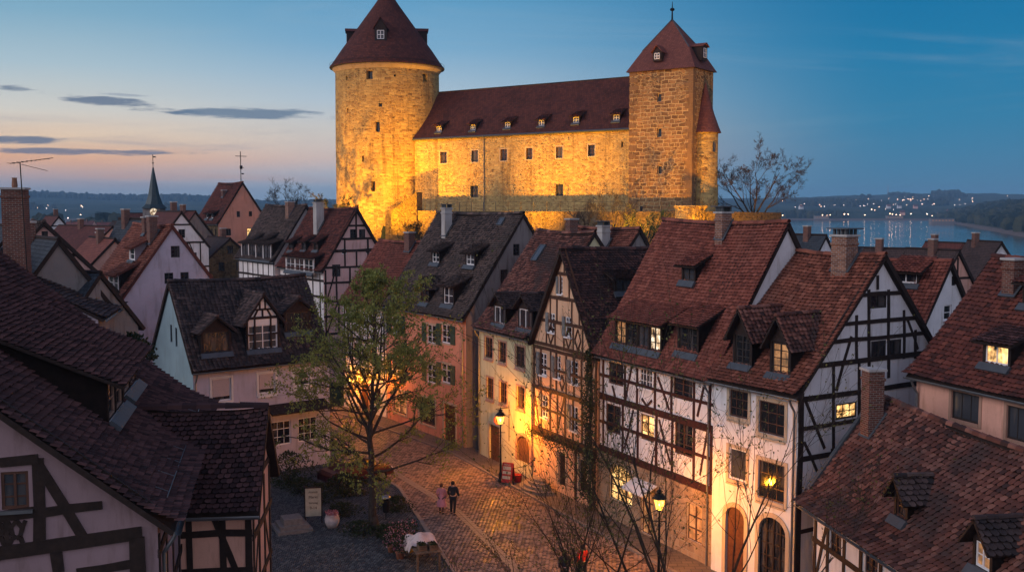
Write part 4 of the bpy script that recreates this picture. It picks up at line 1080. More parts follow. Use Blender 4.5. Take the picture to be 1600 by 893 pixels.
for x in (324, 332): h.dormer('left', x, 342, .9, .8, 'shed', .4, win=dict(fr='white', grid=(1, 1)))
h.chimney(350, 305, .5, .5, 18.3, 'brick', k='left')
vt = MB(); vt.tube([(3.5, .6, 19.3), (3.5, .6, 23.2)], .05, 6); vt.tube([(2.8, .6, 22.6), (4.3, .6, 22.6)], .04, 5); vt.tube([(3.5, .6, 21.4), (3.9, .6, 21.1)], .03, 5)
vt.box((3.55, .6, 21.2), (.35, .04, .45)); vt.box((3.75, .6, 20.4), (.3, .04, .15)); vt.build('weather_vane', M['iron'], h.roof)
h.finish()
h = House('gabled_house', 'plain lavender-white gable house with three small dark windows in the left middle ground', (-27.4, 69.3), (.8, .6), 9.0, 9, 'y', 4.47, 8.8, 14.95,
          wall='pl_lav', roof='tile_red2', tile=(.24, .2, 'biber'), ix=.15, iy=.15, flare=.15, gutter=False, slabm='tile_wine')
h.winpx('front', 267, 384, 281, 402, fr='frame_dark', casing=None); h.winpx('front', 257, 426, 271, 443, fr='frame_dark'); h.winpx('front', 282, 425, 295, 442, fr='frame_dark')
h.dormer('left', 207, 408, 1.3, 1.1, 'shed', .5, win=dict(fr='white', grid=(1, 2)), front='pl_white', body='pl_lav')
h.dormer('left', 178, 455, 2.4, 1.3, 'shed', .5, win=dict(fr='white', grid=(1, 2), pane='glass2'), wn=2, front='pl_white')
h.chimney(238, 375, .55, .7, 15.55, 'brick', k='left', base=-1.0); h.chimney(228, 362, .4, .6, 15.45, 'brick', k='left', base=-1.0)
h.finish()
# turquoise side wall house with timbered dormer
h = House('town_house', 'house with turquoise side wall, lavender front and timbered gable dormer by the square', (-18.4, 58.4), (.785, .62), 9.1, 7.4, 'x', 3.66, 6.7, 11.8,
          wall='pl_lav2', walls=dict(left='pl_turq', right='pl_peach'), roof='tile_black', tile=(.26, .2, 'pan'), flare=.25, ix=.15, und=.05)
cs = dict(casing='casing_white', fr='white', grid=(1, 1), sill='white', cw=.14, depth=.12)
for q in ((331, 591, 361, 626), (404, 583, 430, 614), (460, 577, 484, 602)):
    o = h.winpx('front', *q, **cs)
    # roller blind, three quarters down
    (ua, va), (ub, vb) = h.px('front', q[0]+2, (q[1]+q[3])/2), h.px('front', q[2]-2, (q[1]+q[3])/2); vt_ = h.px('front', (q[0]+q[2])/2, q[1]+1)[1]; vl = h.px('front', (q[0]+q[2])/2, q[3]-7)[1]
    O, U, Nn = h.fr('front'); bl = MB()
    for k in range(14): bl.fbox(O, U, Vector((0, 0, 1)), Nn, ua, ub, vl+(vt_-vl)*k/14, vl+(vt_-vl)*(k+.93)/14, -.06, -.045, 0)
    bl.build('roller_blind', M['blind'], o)
for q in ((266, 507, 269, 534), (274, 512, 277, 541)): h.winpx('left', *q, fr='frame_dark', grid=(1, 1))
d = h.dormer('front', 411, 547, 2.1, 2.0, 'gable', rh=1.45, win=dict(fr='white', grid=(2, 3), sill='lead', pane='glass2'), front='pl_white', body='timber', oh=.35, wh=1.45)
fm = MB(); O, U, V, _, _ = h.slope('front'); uu, vv = h.rpx('front', 411, 547); Bp = O+U*uu+V*vv; Nf = Vector((0, -1, 0)); Z = Vector((0, 0, 1))
def fb(pts, w_=.11):
    for a, b in zip(pts[:-1], pts[1:]):
        A = Vector(a); Bq = Vector(b); dd = (Bq-A); L = dd.length; dd.normalize()
        fm.fbox(Bp+U*A.x+Z*A.y, U*dd.x+Z*dd.y, U*(-dd.y)+Z*dd.x, Nf, 0, L, -w_/2, w_/2, .0, .05, 0)
fb([(-1.05, 2.0), (1.05, 2.0)], .16); fb([(-1.0, 0), (-1.0, 2)], .12); fb([(1.0, 0), (1.0, 2)], .12); fb([(-.52, 0), (-.52, 2)]); fb([(.52, 0), (.52, 2)]); fb([(-1.1, .05), (1.1, .05)], .14)
fb([(-1.05, 2.0), (0, 3.4), (1.05, 2.0)], .16); fb([(-.7, 2.5), (.7, 2.5)]); fb([(0, 2.0), (0, 2.5)]); fb([(-.3, 2.5), (-.55, 2.05)]); fb([(.3, 2.5), (.55, 2.05)]); fb([(-.17, 2.5), (-.17, 3.1)]); fb([(.17, 2.5), (.17, 3.1)]); fb([(-1, 1.0), (-.52, 1.0)]); fb([(.52, 1.0), (1, 1.0)])
fm.fbox(Bp+Z*2.6, U, Z, Nf, -.11, .11, 0, .36, 0, .045, 1)
fm.build('timber_frame', [M['timber'], M['white']], d)
h.dormer('front', 338, 553, 1.8, 1.5, 'gable', rh=.75, win=dict(fr='frame_dark', grid=(3, 2), sill='lead'), roof='tile_black', hip=True)
h.dormer('front', 465, 520, 1.8, 1.5, 'gable', rh=.75, win=dict(fr='frame_dark', grid=(3, 2)), roof='tile_black', hip=True)
# lean-to roof above the ground floor
pr = MB(); O, U, Nn = h.fr('front'); dn = (Nn*.9-Z*.45).normalized()
P0 = O+U*4.6+Z*4.15
pr.fbox(P0, U, dn, U.cross(dn), 0, 4.0, 0, 1.0, -.1, 0, 1)
tiles(pr, P0+dn*1.0, -U*-1, -dn, 4.0, 1.0, .24, .2, 'pan', 0, 0, .01); pr.build('lean_to_roof', [M['tile_black'], M['timber']], h.e)
h.winuv('front', 5.6, 2.4, 1.3, 1.5, fr='white', grid=(3, 3)); h.winuv('front', 7.4, 2.4, 1.3, 1.5, fr='white', grid=(3, 3))
h.dooruv('front', 2.9, .05, 1.1, 2.3); h.pipe('front', h.x0+.1, 0, 6.4)
h.finish()

# large foreground house, lower left
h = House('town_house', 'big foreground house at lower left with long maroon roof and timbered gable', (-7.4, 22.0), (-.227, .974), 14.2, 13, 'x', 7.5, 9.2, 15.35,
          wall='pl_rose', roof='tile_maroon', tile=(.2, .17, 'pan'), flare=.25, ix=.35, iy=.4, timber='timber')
h.rakes('left', .34, .06)
B = h.beam
B('left', [(60, 725), (131, 840)], .2); B('left', [(59, 715), (62, 862)], .24); B('left', [(86, 850), (92, 893)], .24); B('left', [(214, 838), (216, 893)], .34, .08)
B('left', [(61, 801), (160, 788)], .2); B('left', [(0, 863), (222, 831)], .3, .05); B('left', [(0, 722), (60, 716)], .22)
B('left', [(0, 806), (60, 798)], .22); B('left', [(-120, 880), (0, 863)], .3, .05); B('left', [(-30, 730), (-30, 862)], .22); B('left', [(120, 893), (205, 880)], .2)
for cx_ in (26, -4):
    for r_ in (0,): B('left', [(cx_, 812), (cx_-9, 824), (cx_-6, 836), (cx_, 840), (cx_+6, 836), (cx_+9, 824), (cx_, 812)], .09); B('left', [(cx_-13, 856), (cx_-6, 838)], .09); B('left', [(cx_+13, 856), (cx_+6, 838)], .09); B('left', [(cx_-14, 814), (cx_-9, 824)], .09); B('left', [(cx_+14, 812), (cx_+9, 824)], .09)
B('left', [(11, 808), (11, 860)], .1)
h.winpx('left', 2, 736, 45, 795, fr='frame_brown', grid=(2, 3), casing=None, sill='zinc', pane='glass2', depth=.08)
h.winpx('left', -60, 745, -15, 805, fr='frame_brown', grid=(2, 3), sill='zinc', pane='glass2', depth=.08)
for uv in ((5.4, 2.5), (8.7, 2.6)): h.dormer('front', 0, 0, 2.7, 1.2, 'shed', .45, uv=uv, win=dict(fr='casing_pink', grid=(1, 2), sill='white'), wn=2, oh=.3, fov=.45)
for v in (8.6, 7.0): h.hbeam('front', v, .2)
for u in (.5, 2, 3.5, 5, 6.5, 8, 9.5, 11, 12.5): h.beam('front', [(u, 0), (u, 9)], .18, .035, True)
O2, U2, V2, _, _ = h.slope('front'); NN = U2.cross(V2)
for u_ in (1.0, 3.8, 9.0):
    sg = MB(); P0 = O2+U2*u_+V2*.5+NN*.22; sg.tube([P0, P0+U2*2.4], .012, 5); sg.tube([P0+U2*.5, P0+U2*.5+V2*.4-NN*.12], .01, 4); sg.tube([P0+U2*1.9, P0+U2*1.9+V2*.4-NN*.12], .01, 4)
    sg.build('snow_guard', M['zinc'], h.e)
h.pipe('front', .6, 0, 8.9)
h.finish()
# cross wing with worn plain tiles
h = House('cottage', 'low foreground wing with worn maroon tiles and timbered side wall facing the square', (-10.5, 26.9), (1, .1), 3.65, 4.4, 'x', 2.2, 7.95, 10.46,
          wall='pl_peach', roof='tile_maroon', tile=(.18, .16, 'biber'), flare=.18, ix=.25, iy=.35, und=.05)
for v in (7.9, 7.35, 6.3): h.hbeam('front', v, .2)
for u in (.5, 1.7, 2.6, 3.3): h.beam('front', [(u, 0), (u, 8.2)], .18, .035, True)
h.beam('front', [(2.3, 8.0), (3.2, 5.6)], .16, .03, True); h.rakes('right', .22)
for v in (8.6, 7.2, 5.6, 4.0, 2.6): h.hbeam('right', v, .18)
for u in (.5, 1.5, 2.6, 3.7): h.beam('right', [(u, 0), (u, 8.4)], .16, .035, True)
for a, b in (((.6, 5.7), (1.4, 7.1)), ((2.7, 7.1), (3.6, 5.7)), ((.6, 2.7), (1.4, 4.0)), ((3.6, 2.7), (2.7, 4.0))): h.beam('right', [a, b], .13, .03, True)
h.finish()
# house behind with tall chimney
h = House('town_house', 'dark roofed house with plain grey gable wall directly behind the big foreground roof', (-18.4, 46), (-.227, .974), 7, 10, 'x', 5.5, 11.2, 14.2,
          wall='pl_grey', walls=dict(left='pl_lav2'), roof='tile_black', tile=(.24, .22, 'biber'), ix=.3)
h.chimney(28, 425, 1.0, .95, 17.05, 'brick', pots=1, base=-1.5)
h.finish()
h = House('gabled_house', 'small timbered gable with one square window beyond the tall brick chimney at far left', (-31.9, 59.9), (.85, .5), 8.4, 7, 'y', 4.2, 10.9, 15.35,
          wall='pl_pink', roof='tile_grey', tile=(.22, .2, 'biber'), ix=.25, gutter=False)
h.rakes('front', .26); h.winpx('front', 65, 361, 75, 371, fr='frame_dark')
for v in (13.3, 11.9, 10.6, 9.3): h.hbeam('front', v, .2)
for u in (2.6, 4.4, 6.2): h.beam('front', [(u, 8), (u, 13.2 if u == 4.4 else 11.9)], .18, .035, True)
h.beam('front', [(4.4, 11.8), (3.2, 10.6)], .15, .03, True)
h.finish()
# ---------------------------------------------------------------- the castle on its rock
CA = Vector((.82, -.57, 0)).normalized(); CBk = Vector((.57, .82, 0)).normalized()
def cpt(a, b, z=0): 
    return Vector((4.5, 129, z))+CA*a+CBk*b
castle = thing('castle', 'floodlit stone castle with round keep, long hall and square tower on the hill', 'castle', (0, 125, 15))
def under(house_obj):   # hang a finished builder's root under the castle, keep its place
    house_obj.parent = castle; house_obj.matrix_parent_inverse = Matrix.Translation((0, -125, -15))
def castle_part(h, name):
    """turn the builder's root into a real mesh part of the castle"""
    wl = h.wallobj; M0 = h.M
    for o in [h.e]+list(h.e.children_recursive): pass
    kids = list(h.e.children)
    for o in kids:
        if o is wl: continue
        o.parent = wl
    wl.parent = castle; wl.matrix_parent_inverse = Matrix.Translation((0, -125, -15))
    wl.location = h.e.location; wl.rotation_euler = h.e.rotation_euler; wl.name = name
    bpy.data.objects.remove(h.e)
    # keep the tree three levels deep: fold what lies deeper into its own part
    def fold(o):
        for c in list(o.children):
            join_into(o, c)
    for c in list(wl.children):
        for g in list(c.children): join_into(c, g)
    return wl
def join_into(o, c):
    for g in list(c.children): join_into(c, g)
    a, b = o.data, c.data; off = c.matrix_parent_inverse @ Matrix.LocRotScale(c.location, c.rotation_euler, c.scale)
    nv = len(a.vertices)
    V = [v.co.copy() for v in a.vertices]+[off @ v.co for v in b.vertices]
    F = [tuple(p.vertices) for p in a.polygons]+[tuple(i+nv for i in p.vertices) for p in b.polygons]
    mats = list(a.materials); mi = [p.material_index for p in a.polygons]
    mp = []
    for m in b.materials:
        if m not in mats: mats.append(m)
        mp.append(mats.index(m))
    mi += [mp[p.material_index] for p in b.polygons]
    uv = [u.vector[:] for u in a.uv_layers[0].uv]+[u.vector[:] for u in b.uv_layers[0].uv]
    ca = None
    if a.color_attributes or b.color_attributes:
        g = lambda me: [list(c.color) for c in me.color_attributes[0].data] if me.color_attributes else [[.5, 0, 0, 1]]*len(me.vertices)
        ca = g(a)+g(b)
    me = bpy.data.meshes.new(a.name); me.from_pydata(V, [], F)
    for m in mats: me.materials.append(m)
    me.polygons.foreach_set('material_index', mi)
    ul = me.uv_layers.new(name='UVMap'); ul.data.foreach_set('uv', [x for u in uv for x in u])
    if ca: at = me.color_attributes.new('Col', 'FLOAT_COLOR', 'POINT'); at.data.foreach_set('color', [x for u in ca for x in u])
    me.update(); o.data = me; bpy.data.objects.remove(c)
# --- the hall
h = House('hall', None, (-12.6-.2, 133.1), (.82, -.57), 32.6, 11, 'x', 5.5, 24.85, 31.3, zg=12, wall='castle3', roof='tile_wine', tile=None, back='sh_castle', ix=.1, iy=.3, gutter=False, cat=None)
wk = dict(fr='frame_brown', grid=(2, 3), depth=.25, casing='casing_beige', cw=.12)
for x, y in ((693, 246), (742, 244), (787, 242), (827, 240), (874, 238), (924, 235)):
    h.winpx('front', x-5.2, y-9, x+5.2, y+9, **dict(wk, pane='glass2' if x in (742, 874) else 'glass'))
for x, y in ((741, 299), (874, 297)): h.winpx('front', x-6, y-9, x+6, y+9, fr='frame_dark', grid=(2, 3), depth=.3)
h.winpx('front', 970.5, 221, 973.5, 230, fr='frame_dark', grid=(1, 1), depth=.3)
for x, y in ((686, 207), (739, 205), (793, 201), (846, 198), (900, 193.5), (963, 190)):
    h.dormer('front', x, y, 1.0, .95, 'shed', .45, win=dict(fr='white', grid=(2, 2), pane='glass2'), roof='tile_wine', tile=(.3, .3, 'biber'))
u = h.px('front', 757, 250)[0]; h.pipe('front', u, 14, 24.7)
gm_ = MB(); O, U, V, Lu, Lv = h.slope('front'); gm_.fbox(O, U, V, U.cross(V), 0, Lu, -.1, .12, -.1, .1, 0); gm_.build('gutter', M['lead'], h.e)
h.finish(.3); castle_part(h, 'hall')
# --- square tower
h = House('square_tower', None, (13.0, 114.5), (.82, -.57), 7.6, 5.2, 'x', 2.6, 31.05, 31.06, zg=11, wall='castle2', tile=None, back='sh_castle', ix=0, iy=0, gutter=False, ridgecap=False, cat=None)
bpy.data.objects.remove(h.roof)
rb = MB(); ap = Vector((3.8, 2.6, 36.75)); lev = [(.32, 30.98), (-.1, 31.75), (-1.0, 33.35), None]
rings = []
for o_, z in lev[:3]: rings.append([Vector((-o_, -o_, z)), Vector((7.6+o_, -o_, z)), Vector((7.6+o_, 5.2+o_, z)), Vector((-o_, 5.2+o_, z))])
rings[2] = [r.lerp(ap, 0) if False else Vector((ap.x+(r.x-ap.x)*.62/.62, ap.y+(r.y-ap.y), r.z)) for r in rings[2]]
for k in range(2):
    for i in range(4):
        a, b, c, d = rings[k][i], rings[k][(i+1) % 4], rings[k+1][(i+1) % 4], rings[k+1][i]
        L = (b-a).length; Hh = ((d-a).length); dl = (L-(c-d).length)/2
        rb.add([a, b, c, d], [(0, 1, 2, 3)], 0, [[(0, k*3), (L, k*3), (L-dl, k*3+Hh), (dl, k*3+Hh)]])
for i in range(4):
    a, b = rings[2][i], rings[2][(i+1) % 4]; L = (b-a).length; Hh = (ap-(a+b)/2).length
    rb.add([a, b, ap], [(0, 1, 2)], 0, [[(0, 9), (L, 9), (L/2, 9+Hh)]])
    rb.tube([a, ap], .07, 5, 1)
rb.poly(rings[0][::-1], 2); h.roof = rb.build('roof', [M['sh_red'], M['lead'], M['timber']], h.e)
fn = MB(); fn.tube([ap-Vector((0, 0, .2)), ap+Vector((0, 0, 1.9))], [.12, .03], 8)
fn.lathe([(0, .85), (.2, .92), (.27, 1.05), (.2, 1.18), (0, 1.25)], 12, tuple(ap)); fn.build('finial', M['iron'], h.roof)
def boxdormer(par, P, dirv, w, hh, dep, rh, mat='timber', roofm='sh_red', fr='white', pane='glass2'):
    """small roof dormer: P foot of its front middle, dirv horizontal outward"""
    D = Vector(dirv).normalized(); U = Vector((0, 0, 1)).cross(D); Z = Vector((0, 0, 1)); mb = MB(); P = Vector(P)
    mb.fbox(P, U, Z, D, -w/2, w/2, 0, hh, -dep, 0, 0)
    for sg in (-1, 1):
        a = U*sg
        e0 = P+a*(w/2+.18)+Z*(hh-.12)+D*.2; e1 = e0-D*(dep+.2); r0 = P+Z*(hh+rh)+D*.25; r1 = r0-D*(dep+.25)
        q = [e0, e1, r1, r0]; up = Z*.07
        mb.add(q+[p+up for p in q], [(0, 1, 2, 3), (4, 5, 6, 7), (0, 4, 7, 3), (0, 1, 5, 4)], 1)
    mb.poly([P+U*(-w/2)+Z*hh+D*.01, P+U*(w/2)+Z*hh+D*.01, P+Z*(hh+rh)+D*.01], 0)
    # window proud frame
    ww, wh = w*.55, hh*.6; C = P+Z*hh*.52
    mb.fbox(C, U, Z, D, -ww/2, ww/2, -wh/2, wh/2, 0, .02, 3)
    for a in (-ww/2, 0, ww/2): mb.fbox(C, U, Z, D, a-.03, a+.03, -wh/2, wh/2, .021, .06, 2)
    for a in (-wh/2, 0, wh/2): mb.fbox(C, U, Z, D, -ww/2, ww/2, a-.03, a+.03, .021, .055, 2)
    return mb.build('dormer', [M[mat], M[roofm], M[fr], M[pane]], par)
boxdormer(h.roof, (3.4, -.15, 31.95), (0, -1, 0), 1.05, 1.0, 1.6, .65)
boxdormer(h.roof, (7.85, 2.3, 31.9), (1, 0, 0), 1.3, 1.6, 2.0, .25)
for q in ((1026.5, 146, 1033.5, 159), (1026.5, 200, 1033.5, 214), (1027, 259, 1034, 272), (971, 225, 974, 230)):
    if q[0] > 980: h.winpx('front', *q, fr='casing_beige', grid=(1, 1), depth=.3)
for q in ((1000, 322, 1004, 330),): h.winpx('front', *q, fr='frame_dark', grid=(1, 1))
h.finish(.35)
# corner stones, alternately long and short
qm = MB(); q2 = MB()
z = 12.0; i = 0
while z < 30.6:
    hh = random.uniform(.34, .5); lx = (.95 if i % 2 else .55)+random.uniform(-.1, .15); ly = (.5 if i % 2 else .9)
    qm.box((7.6-lx/2+.04, ly/2-.04, z+hh/2), (lx, ly, hh-.03), 0)
    if i % 2: q2.box((lx/2-.04, .3, z+hh/2), (lx, .68, hh-.03), 0)
    z += hh; i += 1
qm.build('quoin', M['quoin'], h.e); q2.build('quoin', M['quoin'], h.e)
castle_part(h, 'square_tower')
# --- turret on the tower's right side
tm_ = MB(); tm_.lathe([(1.5, 10), (1.5, 18.6), (1.42, 18.7), (1.42, 24.3)], 20, (20.95-0, 112.1-125, -15), 0)
tu = tm_.build('turret', [M['castle']], castle, smooth=True)
tr_ = MB(); tr_.lathe([(1.75, 24.2), (1.5, 24.8), (.95, 26.3), (.35, 28.4), (0.0, 29.8)], 20, (20.95, 112.1-125, -15), 0); tr_.build('turret_roof', M['sh_red'], tu, smooth=True)
tw_ = MB(); tw_.box((21.7, 110.85-125, 22.6-15), (.3, .25, 1.0)); tw_.build('window_slit', M['glass'], tu)
# --- round keep, openings cut into the cylinder
TC = Vector((-16.7, 139.0)); TRr = 6.95
def cyl_hit(px, py):
    d = ray(px, py); a = d.x**2+d.y**2; b = 2*(d.x*(-TC.x)+d.y*(-TC.y)); c = TC.x**2+TC.y**2-TRr**2
    t = (-b-math.sqrt(max(0, b*b-4*a*c)))/(2*a); p = CP+d*t; return math.atan2(p.y-TC.y, p.x-TC.x), p.z
holes = []
for x, y, w_, h_ in ((577, 117, .85, 1.1), (664.5, 122, .75, 1.05), (590, 198, .55, 1.3), (567, 248, .28, .8), (583, 291, .5, 1.3), (594.5, 164, .45, .45), (557, 323, .7, .5), (541, 122, .4, .5), (617, 118, .3, .3), (543, 172, .3, .5)):
    a, z = cyl_hit(x, y); holes.append((a-w_/2/TRr, z-h_/2, a+w_/2/TRr, z+h_/2))
angs = sorted(set([round(-math.pi+2*math.pi*i/96, 5) for i in range(97)]+[q for hh in holes for q in (hh[0], hh[2])]))
zs = sorted(set([9, 12, 16, 20.5, 24, 28, 31, 34.0]+[q for hh in holes for q in (hh[1], hh[3])]))
km = MB()
def TP(a, z, off=0): 
    r = TRr+off+.12*max(0, (16-z)/4)-.06*max(0, (z-24)/10); return Vector((TC.x+r*math.cos(a), TC.y+r*math.sin(a)-125, z-15))
for a, b in zip(angs[:-1], angs[1:]):
    for c, d in zip(zs[:-1], zs[1:]):
        am, zm = (a+b)/2, (c+d)/2
        if any(q[0] < am < q[2] and q[1] < zm < q[3] for q in holes): continue
        km.add([TP(a, c), TP(b, c), TP(b, d), TP(a, d)], [(0, 1, 2, 3)], 0, [[(a*TRr, c), (b*TRr, c), (b*TRr, d), (a*TRr, d)]])
for q in holes:
    c4 = [(q[0], q[1]), (q[2], q[1]), (q[2], q[3]), (q[0], q[3])]
    for i in range(4):
        p, r = c4[i], c4[(i+1) % 4]; km.poly([TP(*r), TP(*p), TP(*p, -.7), TP(*r, -.7)], 0)
    km.poly([TP(*p, -.68) for p in c4], 1)
# moulding below the roof and a string course
for (ra, za, rb_, zb_) in ((.0, 33.9, .35, 34.3), (.35, 34.3, .42, 34.62)):
    for a, b in zip(angs[:-1], angs[1:]):
        f = lambda an, rr, z: Vector((TC.x+(TRr-.06+rr)*math.cos(an), TC.y+(TRr-.06+rr)*math.sin(an)-125, z-15))
        km.add([f(a, ra, za), f(b, ra, za), f(b, rb_, zb_), f(a, rb_, zb_)], [(0, 1, 2, 3)], 2, [[(a*7, za), (b*7, za), (b*7, zb_), (a*7, zb_)]])
keep = km.build('round_keep', [M['castle'], M['glass'], M['casing_beige']], castle)
rm_ = MB(); rm_.lathe([(7.62, 34.5), (7.66, 34.62), (7.1, 35.35), (6.05, 36.9), (3.7, 40.1), (1.6, 43.0), (.12, 45.2), (0, 45.25)], 72, (TC.x, TC.y-125, -15), 0, uvr=5.0)
rm_.lathe([(7.0, 34.45), (7.62, 34.5)], 72, (TC.x, TC.y-125, -15), 1)
kr = rm_.build('roof', [M['sh_castle'], M['lead']], keep, smooth=True)
def keepd(phi, rf, z, w, hh, dep, rh, **k):
    P = (TC.x+rf*math.cos(phi), TC.y-125+rf*math.sin(phi), z-15); return boxdormer(kr, P, (math.cos(phi), math.sin(phi), 0), w, hh, dep, rh, roofm='sh_castle', **k)
keepd(R(-91.5), 5.6, 37.3, 1.55, 1.75, 3, 1.35); keepd(R(187), 5.3, 37.4, 1.6, 2.0, 3, .35); keepd(R(7), 5.3, 37.2, 1.6, 2.4, 3, .35)
# lightning rail along the eave
rl = MB()
for i in range(0, 72):
    a = 2*math.pi*i/72; p = Vector((TC.x+7.6*math.cos(a), TC.y+7.6*math.sin(a)-125, 19.6))
    if i % 3 == 0: rl.tube([p, p+Vector((0, 0, .45))], .02, 3)
rl.lathe([(7.6, 35.03), (7.62, 35.05), (7.6, 35.07)], 72, (TC.x, TC.y-125, -15)); rl.build('eave_railing', M['iron'], keep)
# --- outer wall, bastion, ramp wall
ow = MB(); Z = Vector((0, 0, 1))
def stonewall(mb, p, q, z0, zt0, zt1, th=.7):
    d = (q-p); L = d.length; d.normalize(); n = Vector((d.y, -d.x, 0))
    seg = max(1, int(L/2)); 
    for i in range(seg):
        a, b = i/seg, (i+1)/seg; ta = zt0+(zt1-zt0)*a; tb = zt0+(zt1-zt0)*b; pa, pb = p+d*L*a, p+d*L*b
        vs = [pa+Z*z0, pb+Z*z0, pb+Z*tb, pa+Z*ta, pa-n*th+Z*z0, pb-n*th+Z*z0, pb-n*th+Z*tb, pa-n*th+Z*ta]
        mb.add(vs, [(0, 1, 2, 3), (5, 4, 7, 6), (3, 2, 6, 7), (1, 5, 6, 2), (4, 0, 3, 7)], 0,
               [[(L*a, z0), (L*b, z0), (L*b, tb), (L*a, ta)], [(L*b, z0), (L*a, z0), (L*a, ta), (L*b, tb)], [(L*a, 0), (L*b, 0), (L*b, th), (L*a, th)], [(0, z0), (th, z0), (th, tb), (0, tb)], [(0, z0), (th, z0), (th, ta), (0, ta)]])
stonewall(ow, cpt(-18, -10.3), cpt(5, -10.5), 7, 15.75, 15.7); stonewall(ow, cpt(5, -10.5), cpt(26.5, -10.5), 7, 15.7, 15.75)
stonewall(ow, cpt(26.5, -10.5), cpt(29.5, 2), 7, 15.75, 15.6)
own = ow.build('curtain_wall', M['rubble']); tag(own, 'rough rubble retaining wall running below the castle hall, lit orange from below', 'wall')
bs = MB(); c = cpt(24.3, -10.3); bs.lathe([(1.75, 8), (1.6, 16.1), (1.75, 16.15), (1.75, 16.35), (0, 16.4)], 24, (c.x, c.y, 0)); tag(bs.build('bastion', M['castle'], smooth=False), 'small round orange-lit bastion at the foot of the square castle tower', 'bastion')
rw = MB(); p0 = W(651, 330, 127.5); p1 = W(651, 300, 127.5); p2 = W(611, 329, 126.5); bk = Vector((.5, .85, 0))*1.2
vs = [Vector(p2)-Z*3, Vector(p0)-Z*3, Vector(p1), Vector(p2)]; rw.add(vs+[v+bk for v in vs], [(0, 1, 2, 3), (5, 4, 7, 6), (3, 2, 6, 7), (1, 5, 6, 2)], 0)
tag(rw.build('ramp_wall', M['rubble']), 'sloping dark ramp wall between the round keep and the hall', 'wall')
fe = thing('terrace_fence', 'thin wire fence on the castle terrace in front of the hall', 'fence', tuple(cpt(0, -10.1, 15.7)))
fm = MB(); rl_ = MB()
for i in range(24):
    pm_ = MB(); p = CA*(i*1.8-17); pm_.tube([p, p+Z*1.1], .035, 5); pm_.build('post', M['timber_grey'], fe)
for zz in (1.08, .6, .2): rl_.tube([CA*-17, CA*(23*1.8-17)], .018, 4) if False else rl_.tube([CA*-17+Z*zz, CA*(23*1.8-17)+Z*zz], .018, 4)
rl_.build('wires', M['iron'], fe)
# --- floodlights on short masts on the slope under the wall
def flood(loc, target, power, size=95, blend=.7, c=(1, .41, .004), label=None):
    t = thing('floodlight', label, 'floodlight', loc, 0, 'floodlights below the castle'); d = (Vector(target)-Vector(loc)).normalized(); z0 = tz(loc[0], loc[1])-loc[2]
    m = MB(); m.tube([(0, 0, z0-.3), (0, 0, -.25)], .06, 8); m.build('mast', M['iron'], t)
    q = d.to_track_quat('-Z', 'Y').to_matrix(); b = MB(); b.box((0, 0, 0), (.6, .45, .3), 0, q); hd = b.build('lamp_housing', M['iron'], t); hd.location = -d*.25
    l = bpy.data.lights.new('floodlight', 'SPOT'); l.energy = power; l.color = c; l.spot_size = R(size); l.spot_blend = blend; l.shadow_soft_size = .25
    o = bpy.data.objects.new('flood_lamp', l); col.objects.link(o); o.parent = t; o.location = d*.05; o.rotation_euler = d.to_track_quat('-Z', 'Y').to_euler()
FP = 32000
flood(tuple(cpt(-12.5, -19.0, 12.0)), tuple(cpt(-12.5, -6.5, 21.5)), FP*1.3, 72, 1.0, label='floodlight on mast under the left end of the castle hall')
flood(tuple(cpt(5.5, -19.0, 12.0)), tuple(cpt(5.5, -6.5, 21.5)), FP*1.25, 72, 1.0, label='floodlight on mast under the middle of the castle hall')
flood(tuple(cpt(17.5, -20, 11.6)), tuple(cpt(19.5, -6.9, 22)), FP*.55, 75, label='floodlight on mast under the square tower')
flood(tuple(cpt(31, -16, 11.0)), tuple(cpt(26, -4, 20)), FP*.5, 80, label='floodlight on mast right of the turret')
flood((-25.5, 121, 11.0), (-18, 137, 22), FP*1.5, 75, 1.0, label='floodlight on mast left of the round keep')
flood((-15, 116, 10.5), (-14.5, 134, 22), FP*.5, 65, 1.0, label='floodlight on mast in front of the round keep')

# ---------------------------------------------------------------- street paving
def facade(s, off=0.0):   # along the right-hand row; off = metres out into the street
    return Vector((-2.2+.46*s-.89*off, 66.4-.89*s-.46*off, 0))
RK = [facade(44, 1.5), facade(29, 1.6), facade(14, 1.7), facade(0, 1.5), Vector((-4.4, 67.3, 0)), Vector((-11.1, 76.6, 0)), Vector((-15.2, 81.2, 0))]
LK = [Vector((-20.5, 78, 0)), Vector((-16.6, 72, 0)), Vector((-10.2, 64.8, 0)), Vector((-6.5, 58.2, 0)), Vector((-2.9, 45.7, 0)), Vector((-.8, 38.8, 0)), Vector((3.2, 34.6, 0)), Vector((8, 27, 0)), Vector((13, 15, 0))]
poly = np.array([(p.x, p.y) for p in RK+[Vector((-22, 86, 0))]+LK+[Vector((21, 12, 0))]])
def inside(x, y, P):
    r = np.zeros(x.shape, bool); n = len(P)
    for i in range(n):
        x0, y0 = P[i]; x1, y1 = P[(i+1) % n]
        c = ((y0 > y) != (y1 > y)) & (x < (x1-x0)*(y-y0)/(y1-y0+1e-12)+x0); r ^= c
    return r
